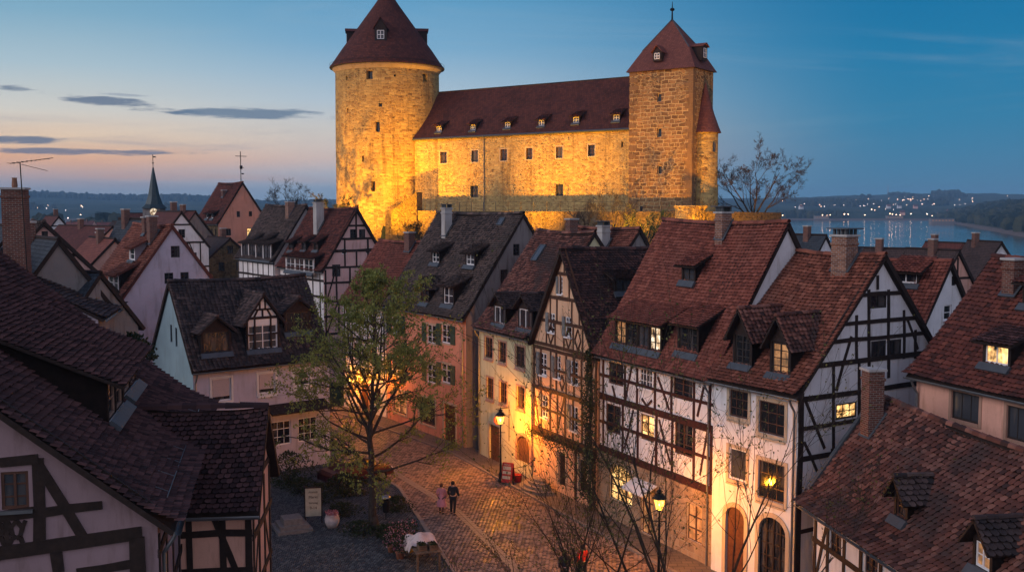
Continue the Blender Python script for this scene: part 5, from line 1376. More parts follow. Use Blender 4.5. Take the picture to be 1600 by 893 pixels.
def m_cobble(name, dark, mid_, light, r0=.38, r1=.7):
    m, nt = newmat(name); N = NT(nt); tc = N.n('ShaderNodeTexCoord').outputs['Object']
    at = N.n('ShaderNodeAttribute', attribute_name='Col'); r = N.n('ShaderNodeSeparateColor', {0: at.outputs[0]}).outputs[0]
    a = noise(N, tc, .35, 5, .6); g = noise(N, tc, 22, 4, .6)
    base = N.ramp(N.math('ADD', r, N.math('MULTIPLY', N.math('SUBTRACT', a, .5), .6)), [(.1, dark), (.5, mid_), (.95, light)])
    rg = N.math('ADD', N.maprange(a, .35, .65, r0, r1), N.math('MULTIPLY', N.math('SUBTRACT', r, .5), .15))
    out(N, pbsdf(N, base, rg, bump(N, g, .4, .008), spec=.5)); return m
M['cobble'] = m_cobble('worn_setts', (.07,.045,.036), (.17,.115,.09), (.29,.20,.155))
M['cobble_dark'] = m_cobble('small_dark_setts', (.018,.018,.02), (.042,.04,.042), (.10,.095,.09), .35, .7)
M['joint'] = m_plain('sandy_joint', (.035,.028,.022), .95)
M['paving'] = m_brick('pavement_slabs', (.16,.13,.11), (.12,.10,.09), (.05,.04,.035), .5, .35, .015, .5, .6)
M['kerb'] = m_plain('granite_kerb', (.2,.17,.15), .6, var=.3, scale=6, bmp=.3)
def setts(name, P, ang, lx, ly, mat, z=.0, h=.03, gap=.018, label=None, wav=0.0, bound=None, skip=None):
    c, s_ = math.cos(ang), math.sin(ang); xy = P
    u = xy[:, 0]*c+xy[:, 1]*s_; v = -xy[:, 0]*s_+xy[:, 1]*c
    us = np.arange(u.min(), u.max(), lx); vs = np.arange(v.min(), v.max(), ly)
    uu, vv = np.meshgrid(us, vs, indexing='ij'); uu = uu+(np.arange(len(vs)) % 2)[None]*lx/2
    uu = uu.ravel()+TR.normal(0, .008, uu.size); vv = vv.ravel(); vv = vv+wav*np.sin(uu*1.1)
    X = uu*c-vv*s_; Y = uu*s_+vv*c; k = inside(X, Y, P)
    if skip is not None: k &= ~skip(X, Y)
    # only what the camera's side of town can show
    k &= (np.abs(X/np.maximum(Y, 1)) < .62) & (Y > 24)
    X, Y, uu, vv = X[k], Y[k], uu[k], vv[k]; n = len(X)
    hx = (lx-gap)/2*(1+TR.normal(0, .05, n)); hy = (ly-gap)/2*(1+TR.normal(0, .05, n)); b = .022
    hz = TR.normal(0, .004, n); tx, ty = TR.normal(0, .03, n), TR.normal(0, .03, n); crown = .0
    V = []
    for (fx, fy, fz) in [(-1, -1, 0), (1, -1, 0), (1, 1, 0), (-1, 1, 0), (-1, -1, 1), (1, -1, 1), (1, 1, 1), (-1, 1, 1)]:
        bx = hx-(b if fz else 0); by = hy-(b if fz else 0); du, dv = fx*bx, fy*by
        zz = z+(h+hz+tx*du+ty*dv if fz else 0*hz-.0)
        V.append(np.stack([X+du*c-dv*s_, Y+du*s_+dv*c, zz], 1))
    # slightly domed centre
    V.append(np.stack([X, Y, z+h+hz+.009], 1))
    V = np.stack(V, 1).reshape(-1, 3)
    f4 = np.array([(0, 1, 5, 4), (1, 2, 6, 5), (2, 3, 7, 6), (3, 0, 4, 7)]); f3 = np.array([(4, 5, 8), (5, 6, 8), (6, 7, 8), (7, 4, 8)])
    off = (np.arange(n)*9)[:, None, None]
    mb = MB(); mb.v = list(map(tuple, V.tolist())); F = list(map(tuple, (f4[None]+off).reshape(-1, 4).tolist()))+list(map(tuple, (f3[None]+off).reshape(-1, 3).tolist()))
    mb.f = F; mb.m = [0]*len(F); cc = np.repeat(TR.random(n), 9); mb.c = dict(enumerate(cc.tolist()))
    o = mb.build(name, mat); tag(o, kind='structure'); return o
base = MB(); base.poly([(p[0], p[1], .0) for p in poly][::-1]); tag(base.build('road_bed', M['joint']), kind='structure')
GU = np.array([(-9.2, 65.5), (-3.0, 54.0), (.2, 45.0), (-.2, 40)])
def gut(X, Y):
    d = np.full(X.shape, 9.0)
    for a, b in zip(GU[:-1], GU[1:]):
        t = np.clip(((X-a[0])*(b[0]-a[0])+(Y-a[1])*(b[1]-a[1]))/((b-a)**2).sum(), 0, 1); d = np.minimum(d, np.hypot(X-a[0]-t*(b[0]-a[0]), Y-a[1]-t*(b[1]-a[1])))
    return d < .24
setts('road', poly, math.atan2(-.89, .46)+math.pi/2, .23, .175, M['cobble'], wav=.05, skip=gut, gap=.03)
gq = MB()
for a, b in zip(GU[:-1], GU[1:]):
    a3, b3 = Vector((*a, .004)), Vector((*b, .004)); d = b3-a3; L = d.length; d.normalize(); n = Vector((-d.y, d.x, 0)); k = int(L/.34)
    for i in range(k):
        for o_ in (-.12, .12): gq.fbox(a3+n*o_+d*(i*L/k), d, n, Z, .012, L/k-.012, -.11, .11, -.02, .022+random.uniform(-.004, .004), 0)
tag(gq.build('drain_channel', M['kerb']), kind='structure')
def strip(name, A, B, mat, z):
    mb = MB(); pts = [tuple((p.x, p.y, z)) for p in A]+[tuple((p.x, p.y, z)) for p in B[::-1]]
    for i in range(len(A)-1): mb.poly([(A[i].x, A[i].y, z), (A[i+1].x, A[i+1].y, z), (B[i+1].x, B[i+1].y, z), (B[i].x, B[i].y, z)][::-1])
    tag(mb.build(name, mat), kind='structure')
def kerb(name, pts, w=.16, z=.12):
    mb = MB()
    for a, b in zip(pts[:-1], pts[1:]):
        d = b-a; L = d.length; d = d.normalized(); n = Vector((-d.y, d.x, 0)); k = max(1, int(L/.9))
        for i in range(k): mb.fbox(a+d*(i*L/k), d, n, Z, .006, L/k-.006, -w/2, w/2, -.1, z+random.uniform(-.006, .006), 0)
    tag(mb.build(name, M['kerb']), kind='structure')
inner = [facade(44, -.4), facade(29, -.4), facade(14, -.4), facade(0, -.4), Vector((-2.7, 68.2, 0)), Vector((-9.6, 78.2, 0)), Vector((-13.6, 82.8, 0))]
strip('pavement', RK, inner, M['paving'], .1); kerb('kerb', RK)
# square on the left
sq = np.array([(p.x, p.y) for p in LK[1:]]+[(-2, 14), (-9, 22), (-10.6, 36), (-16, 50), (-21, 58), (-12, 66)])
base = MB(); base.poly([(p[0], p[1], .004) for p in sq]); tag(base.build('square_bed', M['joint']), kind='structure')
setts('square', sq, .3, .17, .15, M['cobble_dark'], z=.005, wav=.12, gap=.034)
kerb('kerb', LK[2:], .2, .09)
# ---------------------------------------------------------------- street lamps
def m_lampglass():
    m, nt = newmat('lantern_glass'); N = NT(nt)
    e = N.n('ShaderNodeEmission', {0: (1, .46, .08, 1), 1: 4.5}); t = N.n('ShaderNodeBsdfTransparent')
    out(N, N.n('ShaderNodeMixShader', {0: .45, 1: t, 2: e})); return m
M['lampglass'] = m_lampglass()
M['flame'] = m_lit('lamp_flame', (1, .6, .2), 12)
def lantern(par, z, s=1.0, x=0, y=0):
    f = MB(); n = 6; c = (x, y, z)
    ring = lambda r, zz: [Vector((x+r*math.cos(2*math.pi*k/n), y+r*math.sin(2*math.pi*k/n), z+zz)) for k in range(n)]
    a, b = ring(.13*s, 0), ring(.25*s, .48*s)
    for k in range(n):
        f.tube([a[k], b[k]], .012*s, 4); f.tube([a[k], a[(k+1) % n]], .012*s, 4); f.tube([b[k], b[(k+1) % n]], .015*s, 4)
    f.lathe([(0, -.06*s), (.1*s, -.05*s), (.14*s, 0), (0, .005)], n, c)
    f.lathe([(.3*s, .47*s), (.29*s, .5*s), (.16*s, .66*s), (.1*s, .68*s), (.1*s, .74*s), (.14*s, .76*s), (.05*s, .84*s), (0.02, .86*s), (.035*s, .9*s), (0, .98*s)], 12, c)
    fo = f.build('lantern', M['iron'], par)
    g = MB()
    for k in range(n): g.poly([a[k]*.995+Vector(c)*.005, a[(k+1) % n]*.995+Vector(c)*.005, b[(k+1) % n]*.995+Vector(c)*.005, b[k]*.995+Vector(c)*.005])
    g.build('lantern_glass', M['lampglass'], fo)
    q = MB(); q.lathe([(0, .14*s), (.035*s, .17*s), (.045*s, .24*s), (.02*s, .31*s), (0, .33*s)], 8, c); q.build('bulb', M['flame'], fo)
    return fo
LAMPC = (1, .31, .012)
def lamp_light(par, loc, P, r=.12):
    l = bpy.data.lights.new('lamp_light', 'POINT'); l.energy = P; l.color = LAMPC; l.shadow_soft_size = r
    o = bpy.data.objects.new('lamp_light', l); col.objects.link(o); o.parent = par; o.location = loc; return o
def street_lamp(loc, zl, label, P):
    t = thing('street_lamp', label, 'street lamp', loc, 0, 'old street lanterns')
    P = P*3.1
    p = MB(); p.lathe([(.16, 0), (.16, .12), (.11, .2), (.12, .5), (.075, .62), (.06, .9), (.045, zl-.75), (.07, zl-.7), (.045, zl-.64), (.035, zl-.1), (.06, zl-.06), (.03, zl)], 12)
    p.tube([(-.28, 0, zl-.5), (.28, 0, zl-.5)], .018, 5); p.build('pole', M['iron'], t)
    lantern(t, zl, 1.05); lamp_light(t, (0, 0, zl+.27), P); return t
L1p = G(782, 752, .1); street_lamp(tuple(L1p), 3.45, 'lit old lantern on a black post before the cream yellow house', 1500)
street_lamp((6.3, 42.9, .03), 3.35, 'lit old lantern on a black post among the bare branches near the shop', 1300)
def wall_lantern(p, nrm, label, P):
    t = thing('wall_lantern', label, 'wall lantern', p, 0, 'lanterns on the walls'); P = P*1.6; n = Vector((nrm[0], nrm[1], 0)).normalized()
    b = MB(); b.tube([(0, 0, .6), n*.25+Vector((0, 0, .72)), n*.55+Vector((0, 0, .66)), n*.55+Vector((0, 0, .55))], .02, 6); b.box((0, 0, .55), (.12, .12, .3)); b.build('bracket', M['iron'], t)
    lantern(t, -.2, .8, n.x*.55, n.y*.55); lamp_light(t, n*.55+Vector((0, 0, .02)), P); return t
wall_lantern(tuple(W(555, 592, 80.3)), (-.74, -.67), 'lit lantern on the half-timbered wall behind the leafy tree', 1100)
wall_lantern(tuple(W(601, 586, 76.4)), (-.83, -.55), 'lit lantern at the left corner of the salmon house', 700)

# ---------------------------------------------------------------- trees
def bark(name, c): 
    m, nt = newmat(name); N = NT(nt); t = N.n('ShaderNodeTexCoord').outputs['Object']
    a = noise(N, N.n('ShaderNodeMapping', {'Vector': t, 'Scale': (1, 1, .3)}).outputs[0], 12, 5, .7)
    out(N, pbsdf(N, N.ramp(a, [(.3, tuple(x*.45 for x in c)), (.7, tuple(x*1.4 for x in c))]), .9, bump(N, a, .6, .03), spec=.15)); return m
def leafmat(name, c1, c2):
    m, nt = newmat(name); N = NT(nt); at = N.n('ShaderNodeAttribute', attribute_name='Col'); r = N.n('ShaderNodeSeparateColor', {0: at.outputs[0]}).outputs[0]
    b = N.mix(r, c1, c2); p = pbsdf(N, b, .6, spec=.2); tr = N.n('ShaderNodeBsdfTranslucent', {0: b})
    out(N, N.n('ShaderNodeMixShader', {0: .3, 1: p, 2: tr})); return m
M['bark'] = bark('tree_bark', (.05,.04,.033)); M['bark2'] = bark('young_bark', (.055,.04,.028))
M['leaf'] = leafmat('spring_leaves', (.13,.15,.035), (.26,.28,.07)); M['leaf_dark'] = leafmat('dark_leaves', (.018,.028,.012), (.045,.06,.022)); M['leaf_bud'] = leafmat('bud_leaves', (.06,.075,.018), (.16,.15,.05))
def leaf(mb, p, s, rg):
    a = Vector((rg.gauss(0, 1), rg.gauss(0, 1), rg.gauss(0, .6))).normalized(); b = a.orthogonal().normalized(); c_ = a.cross(b); t = rg.uniform(0, 6.28); u = b*math.cos(t)+c_*math.sin(t); v = a.cross(u)
    mb.add([p-u*s*.1, p+u*s*.45+v*s*.32, p+u*s, p+u*s*.45-v*s*.32], [(0, 1, 2, 3)], 0, None, rg.random())
def grow(tm, lm, p, d, L, r, depth, rg, leafn=0, ls=.1, up=.15, kids=(5, 7), spread=.7, seg=5, wob=.18, lendec=.55, minr=.004):
    pts = [p.copy()]; rad = [r]; dirs = []
    for i in range(seg):
        d = (d+Vector((rg.gauss(0, wob), rg.gauss(0, wob), rg.gauss(0, wob)))+Vector((0, 0, up*.25))).normalized()
        p = p+d*(L/seg); pts.append(p.copy()); rad.append(max(minr, r*(1-.75*(i+1)/seg))); dirs.append(d.copy())
    tm.tube(pts, rad, 7 if r > .08 else (5 if r > .02 else 3), cap=False)
    if depth == 0 or r < .006:
        for i in range(leafn):
            k = rg.randint(1, seg); q = pts[k]+Vector((rg.gauss(0, .06), rg.gauss(0, .06), rg.gauss(0, .06))); leaf(lm, q, ls*rg.uniform(.6, 1.3), rg)
        return
    n = rg.randint(*kids)
    for i in range(n):
        t = rg.uniform(.25, 1.0); k = min(seg-1, int(t*seg)); q = pts[k].lerp(pts[k+1], t*seg-k)
        dd = dirs[k]; o = dd.orthogonal().normalized(); o = (Matrix.Rotation(rg.uniform(0, 6.28), 3, dd) @ o)
        nd = (dd+o*spread*rg.uniform(.7, 1.3)).normalized()
        grow(tm, lm, q, nd, L*lendec*rg.uniform(.7, 1.2), max(minr, rad[k]*.55), depth-1, rg, leafn, ls, up, kids, spread, max(3, seg-1), wob, lendec, minr)
    for i in range(leafn//2): leaf(lm, pts[-1]+Vector((rg.gauss(0, .05), rg.gauss(0, .05), rg.gauss(0, .05))), ls, rg)
def mk_tree(loc, label, tm, lm, barkm='bark', leafm='leaf', name='tree', group=None, cat='tree', crown='crown'):
    t = thing(name, label, cat, loc, 0, group); tm.build('trunk', M[barkm], t, smooth=True)
    if lm is not None and lm.f: lm.build(crown, M[leafm], t)
    return t
rg = random.Random(11)
tm, lm = MB(), MB(); Ht = 12.9; lead = []; x = y = 0
for i in range(15):
    lead.append(Vector((x, y, Ht*i/14))); x += rg.gauss(0, .07); y += rg.gauss(0, .07)
tm.tube(lead, [.21*(1-i/14)**1.2+.012 for i in range(15)], 10)
tm.tube([Vector((0, 0, -.2)), Vector((0, 0, .25)), Vector((0, 0, .7))], [.36, .27, .21], 10)
for i in range(5):
    a_ = i*1.26+.4; k = 5+i*.55; q = lead[int(k)]; grow(tm, lm, q, Vector((math.cos(a_)*.62, math.sin(a_)*.62, 1)).normalized(), 6.3-.3*i, .085, 3, rg, leafn=4, ls=.12, up=.1, kids=(4, 6), spread=.75, seg=7, wob=.1, lendec=.45)
nb = 40
for i in range(nb):
    f = i/(nb-1); zz = 2.9+f*(Ht-3.3); k = zz/Ht*14; q = lead[int(k)].lerp(lead[min(14, int(k)+1)], k-int(k))
    az_ = i*2.39996+rg.gauss(0, .3); Lb = (5.3*(1-f)**.6*(.55+.45*min(1, f*5+.5))+.5)*rg.uniform(.75, 1.1)
    el_ = .12+.75*f+rg.gauss(0, .08)
    grow(tm, lm, q, Vector((math.cos(az_)*math.cos(el_), math.sin(az_)*math.cos(el_), math.sin(el_))), Lb, .06*(1-f)+.018, 2, rg, leafn=14, ls=.12, up=.1, kids=(5, 8), spread=.75, seg=5, wob=.13, lendec=.42)
TP_ = G(584, 826, 0); mk_tree((TP_.x, TP_.y, 0), 'tall leafy spring tree standing on the dark cobbled square', tm, lm)
# thin bare young trees in the foreground, only in bud
def sap(seed, loc, label, stems, H, sp):
    rg = random.Random(seed); tm, lm = MB(), MB()
    for (dx, dy, L_, lean) in stems:
        grow(tm, lm, Vector((dx*.15, dy*.15, 0)), Vector((dx*lean, dy*lean, 1)).normalized(), L_, .075, 4, rg, leafn=4, ls=.085, up=.2, kids=(4, 6), spread=sp, seg=8, wob=.09, lendec=.56, minr=.0055)
    mk_tree(loc, label, tm, lm, 'bark2', 'leaf_bud')
sap(5, (5.6, 32.5, 0), 'thin budding young tree with many whippy branches, bottom centre right', [(.3, .1, 9.6, .25), (-.6, .2, 8.6, .55), (.9, -.2, 8.6, .45), (-1, -.3, 7.4, .85), (.1, .6, 10.2, .1), (1.3, .3, 6.8, .8)], 10, .62)
sap(9, (2.3, 33.5, 0), 'smaller budding sapling at the street edge, bottom centre', [(-.3, .1, 6.0, .5), (.6, .2, 6.6, .5), (-.9, -.1, 5.2, .9), (0, .5, 6.2, .2)], 8, .6)
# bare trees around the castle
def bare(seed, loc, H, label, group=None, lf=0, leafm='leaf_dark', depth=4, sp=.6):
    rg = random.Random(seed); tm, lm = MB(), MB()
    tm.tube([Vector((0, 0, -1)), Vector((0, 0, H*.18)), Vector((.1, 0, H*.3))], [H*.028, H*.02, H*.016], 7)
    for i in range(6):
        a = i*1.05+rg.uniform(0, .6); grow(tm, lm, Vector((0, 0, H*(.16+.03*i))), Vector((math.cos(a)*.75, math.sin(a)*.75, 1)).normalized(), H*.62, H*.013, depth, rg, leafn=lf, ls=H*.02, up=.25, kids=(4, 5), spread=sp, seg=6, wob=.1, lendec=.5, minr=.009)
    return mk_tree(loc, label, tm, lm, 'bark', leafm, group=group)
p = W(1178, 345, 112); bare(3, (p.x, p.y, 12.0), 9.5, 'large bare tree on the slope right of the castle turret', depth=5, sp=.75)
p = W(456, 335, 150); bare(4, (p.x, p.y, 12.5), 6.6, 'bare round tree on the skyline left of the keep', sp=.8)
p = W(1095, 350, 106); bare(8, (p.x, p.y, 11), 5.5, 'small bare tree against the foot of the turret', depth=3)
p = W(960, 345, 108); bare(6, (p.x, p.y, 12.2), 5.5, 'bare shrubby tree in front of the lit retaining wall', depth=3)
p = W(915, 345, 110); bare(16, (p.x, p.y, 12.3), 4.0, 'low bare tree left of the shrubby one under the hall', depth=3)
p = W(1012, 368, 104); bare(7, (p.x, p.y, 11), 4.6, 'green budding tree in front of the orange retaining wall', lf=6, leafm='leaf', depth=3)
p = W(522, 330, 128); bare(10, (p.x-.3, p.y, 13.2), 4.5, 'small leafy tree at the left foot of the round keep', lf=8, depth=3)
p = W(665, 378, 112); bare(12, (p.x, p.y, 9), 5.0, 'dark green bush below the lit ramp at the keep', lf=10, depth=3)
def bush(loc, r, h_, label, seed, n=900, m='leaf_dark', s=.12, name='bush'):
    rg = random.Random(seed); tm, lm = MB(), MB()
    for i in range(9):
        a = rg.uniform(0, 6.28); tm.tube([(0, 0, -.05), (math.cos(a)*r*.4, math.sin(a)*r*.4, h_*.5), (math.cos(a)*r*.7, math.sin(a)*r*.7, h_*.8)], [.03, .02, .008], 4)
    for i in range(n):
        a = rg.uniform(0, 6.28); u = rg.random()**.5; v = rg.random(); rr = r*u*math.sin(math.pi*(.15+.8*v))*(1+.25*math.sin(a*3+seed)); leaf(lm, Vector((rr*math.cos(a), rr*math.sin(a), h_*v)), s*rg.uniform(.6, 1.3), rg)
    t = thing(name, label, 'bush', loc); tm.build('stems', M['bark'], t); lm.build('foliage', M[m], t); return t
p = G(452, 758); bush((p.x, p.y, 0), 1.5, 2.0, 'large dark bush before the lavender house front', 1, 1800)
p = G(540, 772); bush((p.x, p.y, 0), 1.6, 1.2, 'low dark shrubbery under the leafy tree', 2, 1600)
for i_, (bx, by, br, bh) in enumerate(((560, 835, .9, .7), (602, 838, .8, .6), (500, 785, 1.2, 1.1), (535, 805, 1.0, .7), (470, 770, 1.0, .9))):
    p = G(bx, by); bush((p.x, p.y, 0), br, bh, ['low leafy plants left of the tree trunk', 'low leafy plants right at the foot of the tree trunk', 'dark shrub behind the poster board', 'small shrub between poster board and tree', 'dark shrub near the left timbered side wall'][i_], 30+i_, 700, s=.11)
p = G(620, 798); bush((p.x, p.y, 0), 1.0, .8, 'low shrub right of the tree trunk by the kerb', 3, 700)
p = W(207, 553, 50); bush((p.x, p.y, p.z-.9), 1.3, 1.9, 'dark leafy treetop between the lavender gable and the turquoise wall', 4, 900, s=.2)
# climbing plant on the corner between the beige and the white timbered house
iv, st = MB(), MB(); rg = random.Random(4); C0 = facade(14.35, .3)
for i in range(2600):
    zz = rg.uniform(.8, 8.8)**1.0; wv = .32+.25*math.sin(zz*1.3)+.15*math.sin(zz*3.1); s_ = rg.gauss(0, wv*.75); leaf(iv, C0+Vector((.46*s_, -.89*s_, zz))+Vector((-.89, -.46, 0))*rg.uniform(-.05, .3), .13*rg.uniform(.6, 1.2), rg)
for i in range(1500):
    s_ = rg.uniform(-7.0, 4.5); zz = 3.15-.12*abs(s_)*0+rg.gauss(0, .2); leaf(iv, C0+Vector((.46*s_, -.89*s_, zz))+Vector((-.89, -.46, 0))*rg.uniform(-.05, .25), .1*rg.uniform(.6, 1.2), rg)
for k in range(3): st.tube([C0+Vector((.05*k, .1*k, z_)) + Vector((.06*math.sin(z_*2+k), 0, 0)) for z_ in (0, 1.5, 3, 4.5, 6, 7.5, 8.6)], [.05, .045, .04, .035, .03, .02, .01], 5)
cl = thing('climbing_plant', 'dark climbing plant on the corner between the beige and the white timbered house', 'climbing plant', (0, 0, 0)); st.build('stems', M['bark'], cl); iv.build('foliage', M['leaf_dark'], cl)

# ---------------------------------------------------------------- people
def skin(name, pts, edges, rad, mat, par, root=0, sub=2):
    me = bpy.data.meshes.new('m'); me.from_pydata([tuple(p) for p in pts], edges, []); o = bpy.data.objects.new('m', me); col.objects.link(o)
    md = o.modifiers.new('s', 'SKIN'); md.use_smooth_shade = True; md.branch_smoothing = .4
    for i, r in enumerate(rad): v = me.skin_vertices[0].data[i]; v.radius = (r if isinstance(r, tuple) else (r, r)); v.use_root = (i == root)
    sb = o.modifiers.new('b', 'SUBSURF'); sb.levels = sub; sb.render_levels = sub
    dg = bpy.context.evaluated_depsgraph_get(); me2 = bpy.data.meshes.new_from_object(o.evaluated_get(dg)); bpy.data.objects.remove(o)
    me2.materials.clear(); me2.materials.append(mat)
    for p_ in me2.polygons: p_.material_index = 0; p_.use_smooth = True
    me2.name = name; r_ = bpy.data.objects.new(name, me2); col.objects.link(r_); r_.parent = par; return r_
M['skin'] = m_plain('skin', (.45,.27,.19), .6, var=.08)
def person(loc, rz, label, H=1.75, top=(.02,.02,.025), legs=(.015,.015,.02), hair=(.02,.012,.008), stride=.18, dress=None, armb=.3, bag=False):
    t = thing('person', label, 'person', loc, rz); s = H/1.75
    V3 = lambda x, y, z: Vector((x*s, y*s, z*s))
    # facing -y; joints
    P = [V3(0, 0, .95), V3(0, 0, 1.12), V3(0, -.01, 1.32), V3(0, 0, 1.45), V3(0, -.01, 1.53), V3(0, -.015, 1.62), V3(0, -.01, 1.70)]
    r = [(.14, .11), (.125, .095), (.16, .105), (.09, .07), .052, .088, .075]
    E = [(0, 1), (1, 2), (2, 3), (3, 4), (4, 5), (5, 6)]
    for sg, st in ((1, stride), (-1, -stride)):
        b = len(P); P += [V3(.1*sg, 0, .88), V3(.105*sg, -st*.45+.0, .5), V3(.105*sg, -st*.75+.05, .1), V3(.11*sg, -st*.75-.08, .04)]
        r += [.088, .058, .04, .035]; E += [(0, b), (b, b+1), (b+1, b+2), (b+2, b+3)]
        c = len(P); P += [V3(.19*sg, 0, 1.41), V3(.24*sg, .03+st*.3, 1.14), V3(.23*sg, -armb*.5+st*.3, .93), V3(.22*sg, -armb*.62+st*.3, .84)]
        r += [.06, .043, .03, .034]; E += [(2, c), (c, c+1), (c+1, c+2), (c+2, c+3)]
        hb = c+3; hd = (P[hb]-P[hb-1]).normalized()
        for k in range(4):
            q = len(P); o_ = V3(0, (k-1.5)*.02, 0); P += [P[hb]+hd*.05*s+o_, P[hb]+hd*(.10-.008*abs(k-1.3))*s+o_*1.1+V3(-.012*sg, -.005, 0)]; r += [.0095, .007]; E += [(hb, q), (q, q+1)]
        q = len(P); P += [P[hb]+V3(-.0, -.045, -.02)]; r += [.010]; E += [(hb, q)]
    body = skin('body', P, E, [(x*s if not isinstance(x, tuple) else (x[0]*s, x[1]*s)) for x in r], M['skin'], t)
    def sub(idx, name, mat, extra, cut=None, add=None):
        mp = {i: k for k, i in enumerate(idx)}; pp = [P[i].copy() for i in idx]
        if cut:
            for i, v in cut.items(): pp[mp[i]] = v
        ee = [(mp[a], mp[b]) for a, b in E if a in mp and b in mp]; rr = [((r[i]+extra)*s if not isinstance(r[i], tuple) else ((r[i][0]+extra)*s, (r[i][1]+extra)*s)) for i in idx]
        return skin(name, pp, ee, rr, mat, t)
    n1 = 7; blk = 4+4+8+1
    LG = [n1, n1+1, n1+2]; LG2 = [n1+blk, n1+blk+1, n1+blk+2]; AR = [n1+4, n1+5, n1+6]; AR2 = [n1+blk+4, n1+blk+5, n1+blk+6]
    sub([0, 1, 2, 3]+AR+AR2, 'jacket', m_plain('cloth_top', top, .85, var=.2), .03)
    if dress:
        d = MB(); d.lathe([(.3, .42), (.27, .6), (.2, .9), (.15, 1.08), (.14, 1.15)], 20); o_ = d.build('skirt', m_plain('cloth_skirt', dress, .85), t, smooth=True); o_.scale = (s, s*.8, s)
    sub([0]+LG+LG2, 'trousers', m_plain('cloth_legs', legs, .85, var=.2), .02)
    hm = MB(); hm.lathe([(.088, -.06), (.1, 0), (.102, .05), (.085, .1), (.05, .13), (0, .14)], 14, (0, .02*s, 1.62*s)); ho = hm.build('hair', m_plain('hair', hair, .6), t, smooth=True)
    for sg in (1, -1):
        b = MB(); f = P[n1+3 if sg > 0 else n1+blk+3]; b.lathe([(0, 0), (.05, 0), (.055, .03), (.04, .08), (0, .1)], 10, (0, 0, 0)); o_ = b.build('shoe', M['iron'], t, smooth=True); o_.location = (f.x, f.y+.03, 0.0); o_.scale = (.9, 2.2, .9)
    # face
    fm_ = MB(); fz = 1.62*s
    for sg in (1, -1): fm_.box((sg*.03*s, -.098*s, fz+.01), (.022*s, .012*s, .01*s), 0)
    fm_.build('eyes', M['iron'], body); nm = MB(); nm.add([(0, -.125*s, fz-.02*s), (-.015*s, -.098*s, fz-.025*s), (.015*s, -.098*s, fz-.025*s), (0, -.1*s, fz+.02*s)], [(0, 1, 2), (0, 3, 1), (0, 2, 3)]); nm.build('nose', M['skin'], body)
    return t
p = G(690, 801, .03); person(tuple(p), R(170), 'woman in a pink dress walking on the cobbles beside a man in dark clothes', 1.62, (.45,.2,.24), (.08,.05,.05), (.06,.03,.02), .12, dress=(.5,.22,.27))
p = G(708, 803, .03); person(tuple(p), R(165), 'man in dark jacket and trousers standing on the lit cobbles', 1.82, stride=.1, armb=.5)
person((3.05, 43.3, .03), R(200), 'person in a red top walking at the bottom of the street', 1.72, (.4,.025,.02), (.02,.02,.025), stride=.2, armb=.5)
person((2.25, 42.7, .03), R(185), 'person in dark clothes left of the one in the red top', 1.66, (.03,.025,.03), (.02,.02,.02), (.012,.008,.006), .15)

# ---------------------------------------------------------------- things on the street and square
def txt(s, size, mat, par, loc, rot, name='lettering', ext=.004, align='CENTER'):
    c = bpy.data.curves.new('t', 'FONT'); c.body = s; c.size = size; c.extrude = ext; c.align_x = align; c.align_y = 'CENTER'
    o = bpy.data.objects.new('t', c); col.objects.link(o); dg = bpy.context.evaluated_depsgraph_get(); me = bpy.data.meshes.new_from_object(o.evaluated_get(dg)); bpy.data.objects.remove(o)
    me.materials.clear(); me.materials.append(mat); r_ = bpy.data.objects.new(name, me); col.objects.link(r_); r_.parent = par; r_.location = loc; r_.rotation_euler = rot; return r_
M['red'] = m_plain('red_paint', (.4,.03,.025), .5); M['cream'] = m_plain('cream_board', (.5,.42,.3), .7); M['cloth'] = m_plain('pale_cloth', (.55,.45,.42), .9, var=.3); M['yellowcloth'] = m_plain('ochre_cloth', (.4,.25,.06), .9)
M['woodtable'] = m_wood('weathered_table_wood', (.16,.10,.06)); M['terracotta'] = m_plain('terracotta', (.3,.12,.07), .8); M['pinkflower'] = leafmat('pink_petals', (.3,.08,.11), (.55,.3,.33))
# A-board menu by the lamp
p = G(794, 752, .1); t = thing('sandwich_board', 'red sandwich board with white notices by the street lamp', 'sandwich board', tuple(p), R(-25))
for sg, nm in ((-1, 'front_panel'), (1, 'back_panel')):
    b = MB(); q = Matrix.Rotation(R(-13)*-sg, 3, 'X').transposed()
    q = Matrix.Rotation(R(13)*sg, 3, 'X')
    b.box((0, sg*.17, .58), (.68, .03, 1.15), 0, q)
    if sg < 0:
        for z_, w_ in ((.85, .5), (.6, .52), (.32, .5)): b.box((0, sg*(.19)-.0-.018-(.58-z_)*.23*-1*-1, z_), (w_, .012, .17 if z_ != .85 else .2), 1, q)
    b.build(nm, [M['red'], M['cream']], t)
txt('MENU', .16, M['cream'], t, (0, -.1, 1.04), (R(77), 0, 0))
p = G(809, 752, .1); b = MB(); b.lathe([(0, 0), (.2, 0), (.26, .42), (.28, .44), (.25, .44), (.22, .38), (0, .36)], 18); o = b.build('bucket', M['red'], None, smooth=True); o.location = p; tag(o, 'red bucket on the pavement right of the sandwich board', 'bucket')
